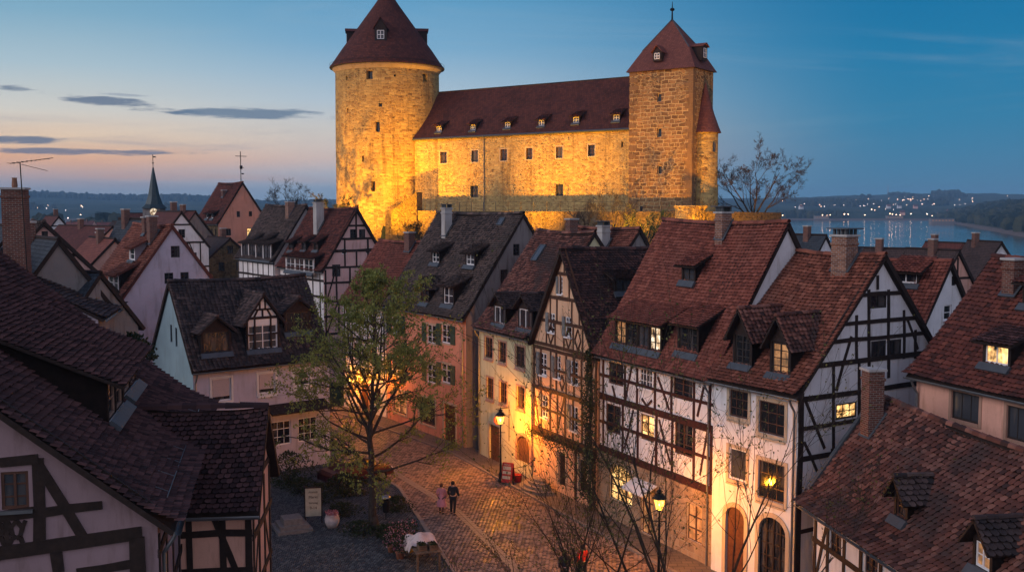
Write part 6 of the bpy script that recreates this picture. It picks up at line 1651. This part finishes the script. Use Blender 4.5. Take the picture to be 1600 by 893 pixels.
# steps with railing in front of the beige house
stp = facade(9.3, .45); t = thing('stone_steps', 'curved stone entrance steps before the beige timbered house', 'steps', (stp.x, stp.y, .1), math.atan2(-.89, .46))
for k in range(4):
    b = MB(); r_ = 1.45-.28*k; vs = [(r_*math.cos(a)*1.05, -r_*math.sin(a)*.8, 0) for a in [math.pi*i/14 for i in range(15)]]; zt = .16*(k+1)
    b.add(vs+[(x, y, zt) for x, y, _ in vs], [(i, i+1, 16+i, 15+i) for i in range(14)]+[tuple(range(15, 30))], 0); b.build('step', M['kerb'], t)
t = thing('hand_railing', 'thin iron hand railing beside the entrance steps', 'railing', (stp.x, stp.y, .1), math.atan2(-.89, .46)); b = MB()
for x_, y_, z_ in ((-1.5, -.2, 0), (-1.35, -1.1, 0), (-.9, -.1, .5)): b.tube([(x_, y_, z_), (x_, y_, z_+1.0)], .02, 5)
b.tube([(-1.35, -1.15, 1.0), (-1.5, -.2, 1.0), (-.9, .1, 1.5)], .022, 5); b.tube([(-1.35, -1.15, .5), (-1.5, -.2, .5)], .012, 4); b.build('bars', M['iron'], t)
# hanging round sign, notice boards and name plate
s1 = facade(4.35, .0); t = thing('hanging_sign', 'round red hanging sign on an iron bracket next to the lantern', 'sign', (s1.x, s1.y, 3.0), math.atan2(-.89, .46))
b = MB(); b.tube([(0, 0, .9), (0, -.9, .9)], .02, 6); b.tube([(0, 0, .3), (0, -.5, .6), (0, -.85, .88)], .015, 5); b.tube([(0, -.7, .9), (0, -.7, .55)], .01, 4); b.tube([(0, .03, 1.3), (0, .03, -1.2)], .03, 5); b.build('bracket', M['iron'], t)
b = MB(); b.lathe([(0, -.025), (.32, -.025), (.32, .025), (0, .025)], 28); o = b.build('sign_disc', M['red'], t); o.location = (0, -.7, .22); o.rotation_euler = (R(90), 0, R(90))
b = MB(); b.lathe([(.27, .026), (.27, .034), (.24, .034), (.24, .026)], 28); b.lathe([(0, .03), (.12, .03)], 3); o2 = b.build('sign_ring', M['cream'], o)
def plate(s_, z, w, hh, label, mat, off=.03, txts=(), tm_='iron', cat='notice board'):
    q = facade(s_, -.33+off); t = thing('notice_board', label, cat, (q.x, q.y, z), math.atan2(-.89, .46)); b = MB(); b.box((0, 0, 0), (w, .05, hh)); b.build('board', M[mat], t)
    b = MB(); 
    for a, c_, dd, e_ in ((-w/2, 0, .04, hh), (w/2, 0, .04, hh)): b.box((a, -.01, 0), (dd, .07, hh+.04))
    b.box((0, -.01, hh/2), (w, .07, .04)); b.box((0, -.01, -hh/2), (w, .07, .04)); b.build('frame', M['iron'], t)
    for i, (s__, sz, zz) in enumerate(txts): txt(s__, sz, M[tm_], t, (0, -.03, zz), (R(90), 0, 0))
    return t
plate(.75, 1.9, .55, 1.2, 'narrow framed notice case left of the lit brown door', 'cream')
plate(8.55, 2.95, .62, .36, 'small white name plate above the dark door of the beige house', 'white', txts=(('Weinhaus', .12, .02),), cat='sign')
# poster stand, stone plinth, floral pot, bin, stall and flowers on the square
p = G(490, 818); t = thing('poster_stand', 'upright poster board with faded yellow notice on the dark square', 'poster board', (p.x, p.y, 0), R(10))
b = MB(); b.tube([(-.42, 0, 0), (-.42, 0, 1.9)], .035, 6); b.tube([(.42, 0, 0), (.42, 0, 1.9)], .035, 6); b.box((0, 0, 1.92), (.95, .1, .05)); b.build('posts', M['timber'], t)
b = MB(); b.box((0, 0, 1.15), (.84, .04, 1.45)); b.build('poster', M['cream'], t)
for i, (z_, w_) in enumerate(((1.72, .6), (1.55, .5), (1.2, .62), (1.05, .4))):
    pass
for z_, s__, c_ in ((1.68, 'Altstadt', .15), (1.42, 'Markt', .19), (1.12, 'Samstag', .14), (.85, '9-14', .2)): txt(s__, c_, M['timber_red'], t, (0, -.025, z_), (R(90), 0, 0))
p = G(452, 832); t = thing('stone_plinth', 'square stepped stone plinth on the dark cobbles', 'plinth', (p.x, p.y+.6, 0), R(25))
for k, (s_, z_) in enumerate(((1.75, .09), (1.4, .27), (.95, .5))):
    b = MB(); b.box((0, 0, z_), (s_, s_, .18 if k < 2 else .3)); b.build('stone_slab', M['kerb'], t)
p = G(519, 824); t = thing('flower_pot', 'round painted flower pot on the dark square', 'flower pot', (p.x, p.y, 0)); b = MB(); b.lathe([(0, 0), (.22, 0), (.36, .3), (.38, .5), (.3, .68), (.32, .7), (.26, .7), (0, .62)], 20); b.build('pot', M['cloth'], t, smooth=True)
b = MB(); rg = random.Random(3)
for i in range(260): a = rg.uniform(0, 6.28); r_ = .33*rg.random()**.5; leaf(b, Vector((r_*math.cos(a), r_*math.sin(a), .68+rg.random()*.22)), .08, rg)
b.build('flowers', M['pinkflower'], t)
p = G(603, 812); t = thing('litter_bin', 'slim iron litter bin on a post by the tree', 'bin', (p.x, p.y, 0)); b = MB(); b.tube([(0, 0, 0), (0, 0, 1.0)], .03, 6); b.build('post', M['iron'], t); b = MB(); b.lathe([(0, .45), (.17, .45), (.2, 1.05), (.22, 1.08), (.18, 1.08), (.17, 1.0), (0, .98)], 14); b.build('bin_body', M['iron'], t); b = MB(); b.lathe([(.26, 1.2), (.2, 1.3), (0, 1.34)], 14); b.build('lid', M['zinc'], t)
for i, (px_, py_) in enumerate(((618, 850), (632, 862), (640, 846), (625, 872), (612, 862))):
    p = G(px_, py_); t = thing('potted_rose', ['leftmost potted pink shrub in the back row of the cluster', 'potted pink shrub of the cluster nearest the market table', 'potted pink shrub at the back right of the cluster', 'potted pink shrub at the very front of the cluster', 'potted pink shrub at the front left of the cluster'][i], 'potted plant', (p.x, p.y, 0), 0, 'potted flowers beside the stall'); rg = random.Random(i)
    b = MB(); b.lathe([(0, 0), (.16, 0), (.21, .3), (.23, .32), (.19, .32), (0, .28)], 14); b.build('pot', M['terracotta'], t, smooth=True)
    f, g_ = MB(), MB()
    for k in range(380): a = rg.uniform(0, 6.28); r_ = .42*rg.random()**.5; z_ = .35+rg.random()*.75; leaf(f if k % 4 else g_, Vector((r_*math.cos(a), r_*math.sin(a), z_)), .1, rg)
    f.build('foliage', M['leaf_dark'], t); g_.build('blossoms', M['pinkflower'], t)
p = G(662, 880); t = thing('market_table', 'wooden market table with crates, beside the kerb at bottom', 'table', (p.x, p.y, 0), R(-72)); b = MB()
for k in range(6): b.box((0, -.5+.2*k, .86), (2.2, .18, .04))
b.box((0, -.5, .8), (2.1, .05, .09)); b.box((0, .5, .8), (2.1, .05, .09)); b.build('tabletop', M['woodtable'], t)
for x_ in (-.98, .98):
    for y_ in (-.5, .5): b = MB(); b.box((x_, y_, .42), (.09, .09, .84)); b.build('leg', M['woodtable'], t)
cw2, rg = MB(), random.Random(8); n = 22; vs = []
for i in range(n):
    for j in range(n):
        u, v = i/(n-1), j/(n-1); x_ = -1.25+1.5*u; y_ = -.75+1.5*v; dz = .38*math.exp(-((u-.55)**2+(v-.5)**2)*7)+.07*math.sin(u*9+v*4)+.05*math.sin(v*13-u*5); ed = max(0, abs(y_)-.6)+max(0, -x_-1.12); vs.append((x_, y_, .95+dz-ed*2.6))
cw2.add(vs, [(i*n+j, (i+1)*n+j, (i+1)*n+j+1, i*n+j+1) for i in range(n-1) for j in range(n-1)]); o = cw2.build('cover_sheet', M['cloth'], None, smooth=True); o.location = (p.x, p.y, 0); o.rotation_euler = (0, 0, R(-72)); tag(o, 'crumpled pale sheet thrown over one end of the market table', 'sheet')
sd = o.modifiers.new('thick', 'SOLIDIFY'); sd.thickness = .015
cy = MB(); vs = []
for i in range(12):
    for j in range(10): u, v = i/11, j/9; vs.append((-1.32+.06*math.sin(v*9), -.5+.7*u+.04*math.sin(v*5), .9-.75*v+.02*math.sin(u*15)))
cy.add(vs, [(i*10+j, (i+1)*10+j, (i+1)*10+j+1, i*10+j+1) for i in range(11) for j in range(9)]); o = cy.build('hanging_cloth', M['yellowcloth'], None, smooth=True); o.location = (p.x, p.y, 0); o.rotation_euler = (0, 0, R(-72)); tag(o, 'ochre cloth hanging from the left end of the market table', 'cloth'); o.modifiers.new('thick', 'SOLIDIFY').thickness = .012
def crate(loc, rz, label):
    t = thing('crate', label, 'crate', loc, rz, 'crates on the market table')
    b = MB()
    for k in range(3):
        for sy in (-1, 1): b.box((0, sy*.18, .04+k*.08), (.5, .015, .06))
        for sx in (-1, 1): b.box((sx*.25, 0, .04+k*.08), (.015, .36, .06))
    b.box((0, 0, .01), (.5, .36, .015))
    for sx in (-.24, .24):
        for sy in (-.165, .165): b.box((sx, sy, .12), (.03, .03, .24))
    b.build('slats', M['woodtable'], t); g_ = MB(); rg = random.Random(int(loc[0]*100))
    for k in range(160): leaf(g_, Vector((rg.uniform(-.22, .22), rg.uniform(-.15, .15), .12+rg.random()*.18)), .09, rg)
    g_.build('greens', M['leaf_dark'], t)
rot = Matrix.Rotation(R(-72), 3, 'Z')
for (x_, y_), lb in (((.55, -.2), 'slatted crate of greens on the near edge of the market table'), ((.62, .28), 'slatted crate of greens on the street side of the market table')):
    q = rot @ Vector((x_, y_, .885)); crate((p.x+q.x, p.y+q.y, q.z), R(-72), lb)
# dark red parked car behind the shrubbery
p = G(556, 752); t = thing('parked_car', 'dark red parked car half hidden behind the shrubbery under the tree', 'car', (p.x, p.y, 0), R(38))
M['carpaint'] = m_plain('dark_red_car_paint', (.045,.006,.007), .3, var=.05, spec=.6); b = MB()
prof = [(-2.1, .35), (-2.12, .75), (-1.9, .92), (-1.55, .95), (-1.0, 1.38), (.35, 1.42), (1.05, .98), (1.9, .86), (2.12, .6), (2.1, .33)]
secs = []
for y_, sx, k in ((-.85, 1.0, .0), (-.8, 1, 1), (-.62, .985, 1.0), (0, 1, 1), (.62, .985, 1), (.8, 1, 1), (.85, 1.0, 0)):
    row = []
    for x_, z_ in prof:
        zz = z_ if z_ < 1.0 else (.96+(z_-.96)*(1 if abs(y_) < .7 else (.05)))
        row.append((x_*sx, y_, zz if k else min(zz, .8)))
    secs.append(row)
vs = [q for r_ in secs for q in r_]; m_ = len(prof)
b.add(vs, [(i*m_+j, (i+1)*m_+j, (i+1)*m_+(j+1) % m_, i*m_+(j+1) % m_) for i in range(6) for j in range(m_)]+[tuple(range(m_-1, -1, -1)), tuple(6*m_+j for j in range(m_))]); b.build('body', M['carpaint'], t, smooth=False)
for sg in (-1, 1):
    b = MB(); b.poly([(-1.3, sg*.76, 1.0), (.75, sg*.76, 1.0), (.3, sg*.66, 1.36), (-.95, sg*.66, 1.34)]); b.build('side_window', M['glass'], t)
    b = MB(); b.box((2.06, sg*.62, .66), (.1, .3, .14)); b.build('headlight', M['white'], t)
b = MB(); b.poly([(1.07, -.6, .99), (1.07, .6, .99), (.4, .56, 1.41), (.4, -.56, 1.41)]); b.build('windscreen', M['glass'], t)
for x_ in (-1.3, 1.3):
    for y_ in (-.8, .8):
        b = MB(); b.lathe([(.2, -.09), (.32, -.09), (.33, 0), (.32, .09), (.2, .09)], 18); w_ = b.build('tyre', M['iron'], t); w_.location = (x_, y_, .33); w_.rotation_euler = (R(90), 0, 0); w_.name = 'wheel'; b = MB(); b.lathe([(0, -.07), (.2, -.08), (.2, .08), (0, .07)], 12); b.build('rim', M['zinc'], w_)
# aerial on the big chimney
q = W(42, 400, 45); t = thing('aerial', 'tall television aerial beside the big brick chimney', 'aerial', (q.x, q.y, 13)); b = MB(); b.tube([(0, 0, 0), (-.15, 0, 5.2)], .025, 5)
b.build('mast', M['iron'], t); b = MB(); b.tube([(-.6, 0, 5.15), (1.3, 0, 5.4)], .018, 4)
for k in range(9): x_ = -.55+k*.2; b.tube([(x_, -.35+.02*k, 5.16+.12*(x_+.6)), (x_, .35-.02*k, 5.16+.12*(x_+.6))], .01, 3)
b.tube([(.1, -.4, 5.1), (.9, .3, 4.85)], .014, 4); b.build('elements', M['iron'], t)
# ---------------------------------------------------------------- the town beyond
def simple(label, px0, px1, py, Yd, wr, rise, lean=0.0, wall='pl_cold', roof='sh_dark', name='town_house', zg=None, ridge='x', wins=3, ch=True, tb=False, group=None, lit=-1, sl='front'):
    """ridge from pixel px0 to px1 at height py; lean turns it"""
    a, b = W(px0, py, Yd), W(px1, py, Yd-lean); z = (a.z+b.z)/2; d = Vector((b.x-a.x, b.y-a.y)).normalized(); n = Vector((-d.y, d.x)); L = math.hypot(b.x-a.x, b.y-a.y)
    A = Vector((a.x, a.y))-n*wr; g = min(tz(a.x, a.y), tz(b.x, b.y))-1
    h = House(name, label, (A.x, A.y), (d.x, d.y), L, 2*wr, 'x', wr, z-rise, z, zg=g if zg is None else zg, wall=wall, roof='tile_dark', tile=None, back=roof, ix=.15, group=group, und=0)
    for i in range(wins):
        h.winuv('front', L*(i+.5)/wins, z-rise-1.2, .8, 1.1, fr='white' if not tb else 'frame_dark', grid=(2, 2), pane='lit' if i == lit else 'glass')
    if tb:
        for v in (z-rise, z-rise-2.2, z-rise-4.2): h.hbeam('right', v, .18); h.hbeam('front', v, .18); h.hbeam('left', v, .18)
        h.rakes('right', .22); h.rakes('left', .22); h.hbeam('right', z-rise*.5, .16); h.hbeam('left', z-rise*.5, .16); h.beam('right', [(wr, z-rise-4), (wr, z-.5)], .16, .03, True); h.beam('left', [(wr, z-rise-4), (wr, z-.5)], .16, .03, True)
    if ch:
        c = MB(); x_ = L*random.uniform(.25, .75); c.box((x_, wr-.3, z-.1), (.5, .5, 1.7), 0); c.box((x_, wr-.3, z+.8), (.6, .6, .1), 1); c.build('chimney', [M['brick'], M['render']], h.roof)
    h.finish(); return h
def endon(label, px_, py, Yd, hw, rise, L, wall='pl_cold', roof='sh_red', tb=False, name='gabled_house', d=(.8, .6)):
    """gable end towards us, apex at the pixel"""
    a = W(px_, py, Yd); dv = Vector(d).normalized(); A = Vector((a.x, a.y))-dv*hw; g = tz(a.x, a.y)-1
    h = House(name, label, (A.x, A.y), (dv.x, dv.y), 2*hw, L, 'y', hw, a.z-rise, a.z, zg=g, wall=wall, tile=None, back=roof, ix=.15, iy=.15, und=0, gutter=False)
    h.winuv('front', hw, a.z-rise*.6, .7, .9, fr='frame_dark')
    h.winuv('front', hw*.6, a.z-rise-1, .7, 1.0, fr='frame_dark'); h.winuv('front', hw*1.4, a.z-rise-1, .7, 1.0, fr='frame_dark', pane='glass2')
    if tb:
        h.rakes('front', .22)
        for v in (a.z-rise*.35, a.z-rise*.85, a.z-rise-2, a.z-rise-3.8): h.hbeam('front', v, .18)
        for u in (hw*.35, hw*.8, hw*1.2, hw*1.65): h.beam('front', [(u, g), (u, a.z-rise*.85)], .15, .03, True)
        h.beam('front', [(hw*.4, a.z-rise-2), (hw*.75, a.z-rise*.85)], .12, .03, True); h.beam('front', [(hw*1.6, a.z-rise-2), (hw*1.25, a.z-rise*.85)], .12, .03, True)
    c = MB(); c.box((hw+.5, L*.5, a.z+.1), (.55, .6, 1.8), 0); c.box((hw+.5, L*.5, a.z+1.05), (.65, .7, .1), 1); c.build('chimney', [M['brick'], M['render']], h.roof)
    h.finish(); return h
simple('long wine-red roof beyond the timbered gable at far left', 92, 176, 353, 118, 3.6, 3.0, 6, 'pl_peach', 'sh_wine', lit=1)
simple('steep black roof directly behind the lavender gable house', 186, 232, 342, 86, 3.2, 5.5, 3, 'pl_grey', 'sh_slate', wins=1)
simple('low reddish roof between the wine-red and the black roof', 140, 180, 372, 88, 2.6, 2.6, 5, 'pl_peach', 'sh_red', wins=2, lit=0)
endon('tiny timbered gable below the wine-red roof', 160, 384, 84, 2.0, 2.4, 5, 'pl_peach', 'sh_red', True)
endon('white timbered gable on the skyline of the left town', 92, 338, 150, 3.2, 4, 8, 'pl_cold', 'sh_wine', True)
simple('pale house with brown roof left of the church spire', 176, 222, 346, 160, 3.5, 2.8, 4, 'pl_cold', 'sh_dark', wins=4)
endon('timbered gable right of the church tower', 284, 331, 108, 3.0, 3.8, 8, 'pl_white', 'sh_wine', True)
simple('dark roof linking the church to the rose coloured house', 262, 306, 330, 125, 3.5, 3.4, 2, 'pl_grey', 'sh_wine')
simple('slate-blue roof just behind the dark roofed foreground house', 44, 92, 372, 54, 2.6, 3.6, 5, 'pl_grey', 'sh_slate', wins=1)
simple('dark roofed house at the extreme left edge behind the chimney', -40, 22, 352, 70, 3.4, 4.4, 4, 'pl_lav2', 'sh_slate', wins=2)
simple('dark low roof between the big maroon roof and lavender gable', 52, 158, 424, 52.5, 2.6, 3.0, 2.5, 'pl_grey', 'sh_slate', wins=0, ch=False)
endon('stone shed with dark roof under the rose coloured house', 360, 372, 116, 2.6, 2.2, 7, 'rubble', 'sh_dark')
# right hand side towards the river
simple('black roof with skylight in front of the river', 1236, 1292, 367, 92, 3.4, 4.2, 3, 'pl_cold', 'sh_slate')
simple('long dark roof with two brick chimneys before the river', 1330, 1420, 388, 84, 3.4, 4.0, 3, 'pl_cold', 'sh_dark')
simple('dark brown roof behind the pale walled red-roofed cottage', 1415, 1500, 390, 78, 3.2, 4.0, 4, 'pl_peach', 'sh_dark', tb=True)
simple('wine-brown roof with white bargeboards near the water', 1446, 1508, 379, 104, 3.6, 4.0, 4, 'pl_cold', 'sh_wine', tb=True)
simple('dark roof with dormer and pale gable near the water', 1512, 1566, 377, 100, 3.8, 5.0, 5, 'pl_cold', 'sh_dark')
simple('dark roof at the right edge behind the lit dormer house', 1575, 1660, 404, 72, 3.2, 4.0, 4, 'pl_cold', 'sh_dark')
# brick chimney stacks standing on that long roof
# church spire
q = W(241, 330, 175); t = thing('church', 'slender green church spire with a clock face in the left town', 'church', (q.x, q.y, q.z)); b = MB(); b.box((0, 0, -7), (2.9, 2.9, 15)); b.build('tower', M['pl_grey'], t)
b = MB(); b.lathe([(2.25, .5), (1.5, 1.2), (1.0, 2.6), (.12, 7.4), (0, 7.5)], 8); M['copper'] = m_plain('green_copper', (.035,.055,.06), .5, .3); b.build('spire', M['copper'], t)
b = MB(); b.tube([(0, 0, 7.4), (0, 0, 9.6)], .06, 5); b.lathe([(0, 8.0), (.2, 8.15), (0, 8.35)], 8); b.box((.25, 0, 9.2), (.5, .05, .2)); b.build('weathercock', M['iron'], t)
b = MB(); b.lathe([(0, .0), (.62, .0), (.62, .08), (0, .08)], 20); M['clockface'] = m_lit('clock_face', (1, .8, .45), .8); o = b.build('clock_face', M['clockface'], t); o.location = (.42, -1.47, -.1); o.rotation_euler = (R(90), 0, 0)
b = MB(); b.box((0, .2, .09), (.07, .45, .02)); b.box((.12, .0, .09), (.3, .06, .02)); b.build('clock_hands', M['iron'], o)
# generic small houses of the lower town and far bank
def small(kind):
    wl, rf = [('pl_cold', 'sh_red'), ('pl_peach', 'sh_wine'), ('pl_cold', 'sh_dark')][kind]
    h = House('small_house', None, (0, 0), (1, 0), 9, 8, 'x', 4, 5.5, 10, zg=-3, wall=wl, tile=None, back=rf, ix=.2, gutter=False, und=0)
    for i in range(3):
        for v in (1.7, 4.1): h.winuv('front', 1.8+i*2.7, v, .9, 1.2, hole=True, fr='white', pane='lit' if (i+kind+int(v)) % 4 == 0 else 'glass')
    c = MB(); c.box((3+kind, 3.2, 10), (.7, .7, 2)); c.build('chimney', M['brick'], h.roof); h.finish(); return h.e
protos = [small(k) for k in range(3)]; rg = random.Random(21); used = [False]*3
LB = [('distant red-roofed house in the lower town', 'red-roofed houses far off'), ('distant wine-red roofed house in the lower town', 'wine-red roofed houses far off'), ('distant dark-roofed house in the lower town', 'dark-roofed houses far off')]
spots = []
for i in range(44):
    if i < 26: Yd = rg.uniform(170, 700); px_ = rg.uniform(40, 520)
    elif i < 32: Yd = rg.uniform(118, 190); px_ = rg.uniform(1290, 1560)
    else: Yd = rg.uniform(1980, 2400); px_ = rg.uniform(1225, 1560)
    x_ = (px_-800)/1600*Yd
    if any(math.hypot(x_-a, Yd-b) < 14 for a, b in spots): continue
    spots.append((x_, Yd)); k = rg.randrange(3)
    o = protos[k] if not used[k] else copy_tree(protos[k]); used[k] = True
    o.location = (x_, Yd, tz(x_, Yd)); o.rotation_euler = (0, 0, rg.uniform(-.9, .9)); o['label'] = LB[k][0]; o['group'] = LB[k][1]; o['category'] = 'house'
# far lamps
M['farlamp'] = m_lit('far_lamp', (1, .6, .3), 18); M['farlamp2'] = m_lit('far_white_lamp', (1, .8, .6), 10)
def flamp(k, r=.75):
    t = thing('street_lamp', None, 'street lamp'); b = MB(); b.tube([(0, 0, -1), (0, 0, 7)], .12, 4); b.build('pole', M['iron'], t); b = MB(); b.lathe([(0, 0), (r*.7, r*.35), (r, r), (r*.7, r*1.65), (0, r*2)], 8, (0, 0, 6.6)); b.build('lamp_head', M[k], t); return t
fl = [flamp('farlamp'), flamp('farlamp2', .55)]; us_ = [False, False]; rg = random.Random(5)
pts = [(px_, 341, 1935) for px_ in (1222, 1278, 1284, 1291, 1296, 1318, 1324, 1350, 1389, 1393, 1399, 1405, 1422, 1455, 1465, 1484, 1488)]
for i in range(80):
    px_ = rg.gauss(1395, 90); Yd = rg.uniform(2100, 3300); 
    if 1210 < px_ < 1600: pts.append((px_, None, Yd))
for i in range(16): pts.append((rg.uniform(1410, 1450), None, rg.uniform(2500, 3300)))
for i in range(17): pts.append((rg.uniform(45, 180), None, rg.uniform(900, 2600)))
for i, (px_, _, Yd) in enumerate(pts):
    k = 0 if (i < 17 or rg.random() < .45) else 1; x_ = (px_-800)/1600*Yd; z_ = tz(x_, Yd)
    if z_ < -9.4: z_ = -8.8
    o = fl[k] if not us_[k] else copy_tree(fl[k]); us_[k] = True; o.location = (x_, Yd, z_); s_ = rg.uniform(.7, 1.25)*(1.0 if Yd > 1500 else .45); o.scale = (s_, s_, s_)
    o['label'] = ['warm glowing lamp on the far bank or lower town', 'pale glowing lamp on the far slopes'][k]; o['group'] = ['warm far lamps', 'pale far lamps'][k]
# two lit riverside halls and the tall mast
for px_, w_, lb in ((1282, 26, 'low lit building on the far river bank, left one'), (1396, 30, 'low lit building on the far river bank, middle one'), (1470, 34, 'long low lit landing stage building at the right of the river')):
    Yd = 1925 if px_ < 1450 else 1500; x_ = (px_-800)/1600*Yd; t = thing('riverside_building', lb, 'building', (x_, Yd, -8.6)); b = MB(); b.box((0, 0, 3), (w_, 9, 8)); b.build('wall', M['pl_grey'], t); b = MB(); b.box((0, 0, 7.3), (w_+1.5, 10.5, .6)); b.build('roof', M['lead'], t)
    for k in range(7): b = MB(); b.box((-w_/2+(k+.5)*w_/7, -4.55, 4.2), (w_/16, .1, 1.6)); b.build('window', M['lit_soft'], t)
x_ = (1385-800)/1600*4300; b = MB(); z_ = tz(x_, 4300); b.tube([(x_, 4300, z_-2), (x_, 4300, z_+48)], [1.2, .5], 5); tag(b.build('radio_mast', M['red']), 'tall thin red radio mast on the far ridge', 'mast')
# woods that read as one mass: right bank and far slopes
def m_wood_mass():
    m, nt = newmat('wood_canopy'); N = NT(nt); tc = N.n('ShaderNodeTexCoord').outputs['Object']; at = N.n('ShaderNodeAttribute', attribute_name='Col'); r = N.n('ShaderNodeSeparateColor', {0: at.outputs[0]}).outputs[0]
    a = noise(N, tc, .5, 4, .7); out(N, pbsdf(N, N.ramp(N.math('ADD', r, N.math('SUBTRACT', a, .5)), [(.1, (.012,.016,.009)), (.5, (.03,.036,.018)), (.9, (.06,.06,.03))]), .95, bump(N, a, 1.0, 1.0), spec=.05)); return m
M['woods'] = m_wood_mass()
def woods(label, pts, seed):
    rg = random.Random(seed); mb = MB(); base = []
    for la in range(1, 4):
        for lo in range(7): base.append(Vector((math.cos(lo*.898)*math.sin(la*.75), math.sin(lo*.898)*math.sin(la*.75), math.cos(la*.75))))
    base = [Vector((0, 0, 1))]+base
    fs = [(0, 1+k, 1+(k+1) % 7) for k in range(7)]+[(1+a*7+k, 1+(a+1)*7+k, 1+(a+1)*7+(k+1) % 7, 1+a*7+(k+1) % 7) for a in range(2) for k in range(7)]
    for x_, y_, r_ in pts:
        z_ = tz(x_, y_); c = rg.random(); s_ = rg.uniform(.8, 1.3)
        mb.add([Vector((x_, y_, z_+r_*.7*s_))+Vector((v.x*r_, v.y*r_, v.z*r_*s_*1.1))*rg.uniform(.75, 1.25) for v in base], fs, 0, None, c)
    o = mb.build('woodland', M['woods']); tag(o, label, 'woodland', kind='stuff')
rg = random.Random(2); P_ = []
while len(P_) < 3000:
    y_ = rg.uniform(480, 2100); x_ = bankx(y_)+rg.uniform(24, 360)*(1 if rg.random() < .6 else .5)
    if x_/y_ < .62: P_.append((x_, y_, rg.uniform(3.5, 6.5)))
woods('dark wooded slope along the right river bank', P_, 1)
P_ = []
while len(P_) < 4200:
    r_ = rg.uniform(2050, 4250); th = rg.uniform(.2, .56); x_, y_ = r_*math.sin(th), r_*math.cos(th)
    if fbm(np.array(x_/180), np.array(y_/180)) > .44: P_.append((x_, y_, rg.uniform(4, 7)))
woods('distant woods on the far river bank and ridge', P_, 2)
P_ = []
while len(P_) < 2600:
    r_ = rg.uniform(900, 4400); th = rg.uniform(-.52, -.14); x_, y_ = r_*math.sin(th), r_*math.cos(th)
    if fbm(np.array(x_/180), np.array(y_/180)) > .45 or r_ > 3700: P_.append((x_, y_, rg.uniform(5, 9)))
woods('distant woods on the hills at the left', P_, 3)
# ---------------------------------------------------------------- evening haze over the whole valley
hz = MB(); hz.box((0, 0, 52), (12600, 12600, 136)); ho = hz.build('haze', [])
hm_, nt = newmat('evening_haze'); N = NT(nt)
pv = N.n('ShaderNodeVolumePrincipled', {'Color': (.36, .68, 1.0, 1), 'Density': HAZE, 'Anisotropy': .0})
o_ = N.n('ShaderNodeOutputMaterial'); nt.links.new(pv.outputs[0], o_.inputs['Volume'])
ho.data.materials.append(hm_); tag(ho, 'thin blue evening haze over the valley', kind='stuff')
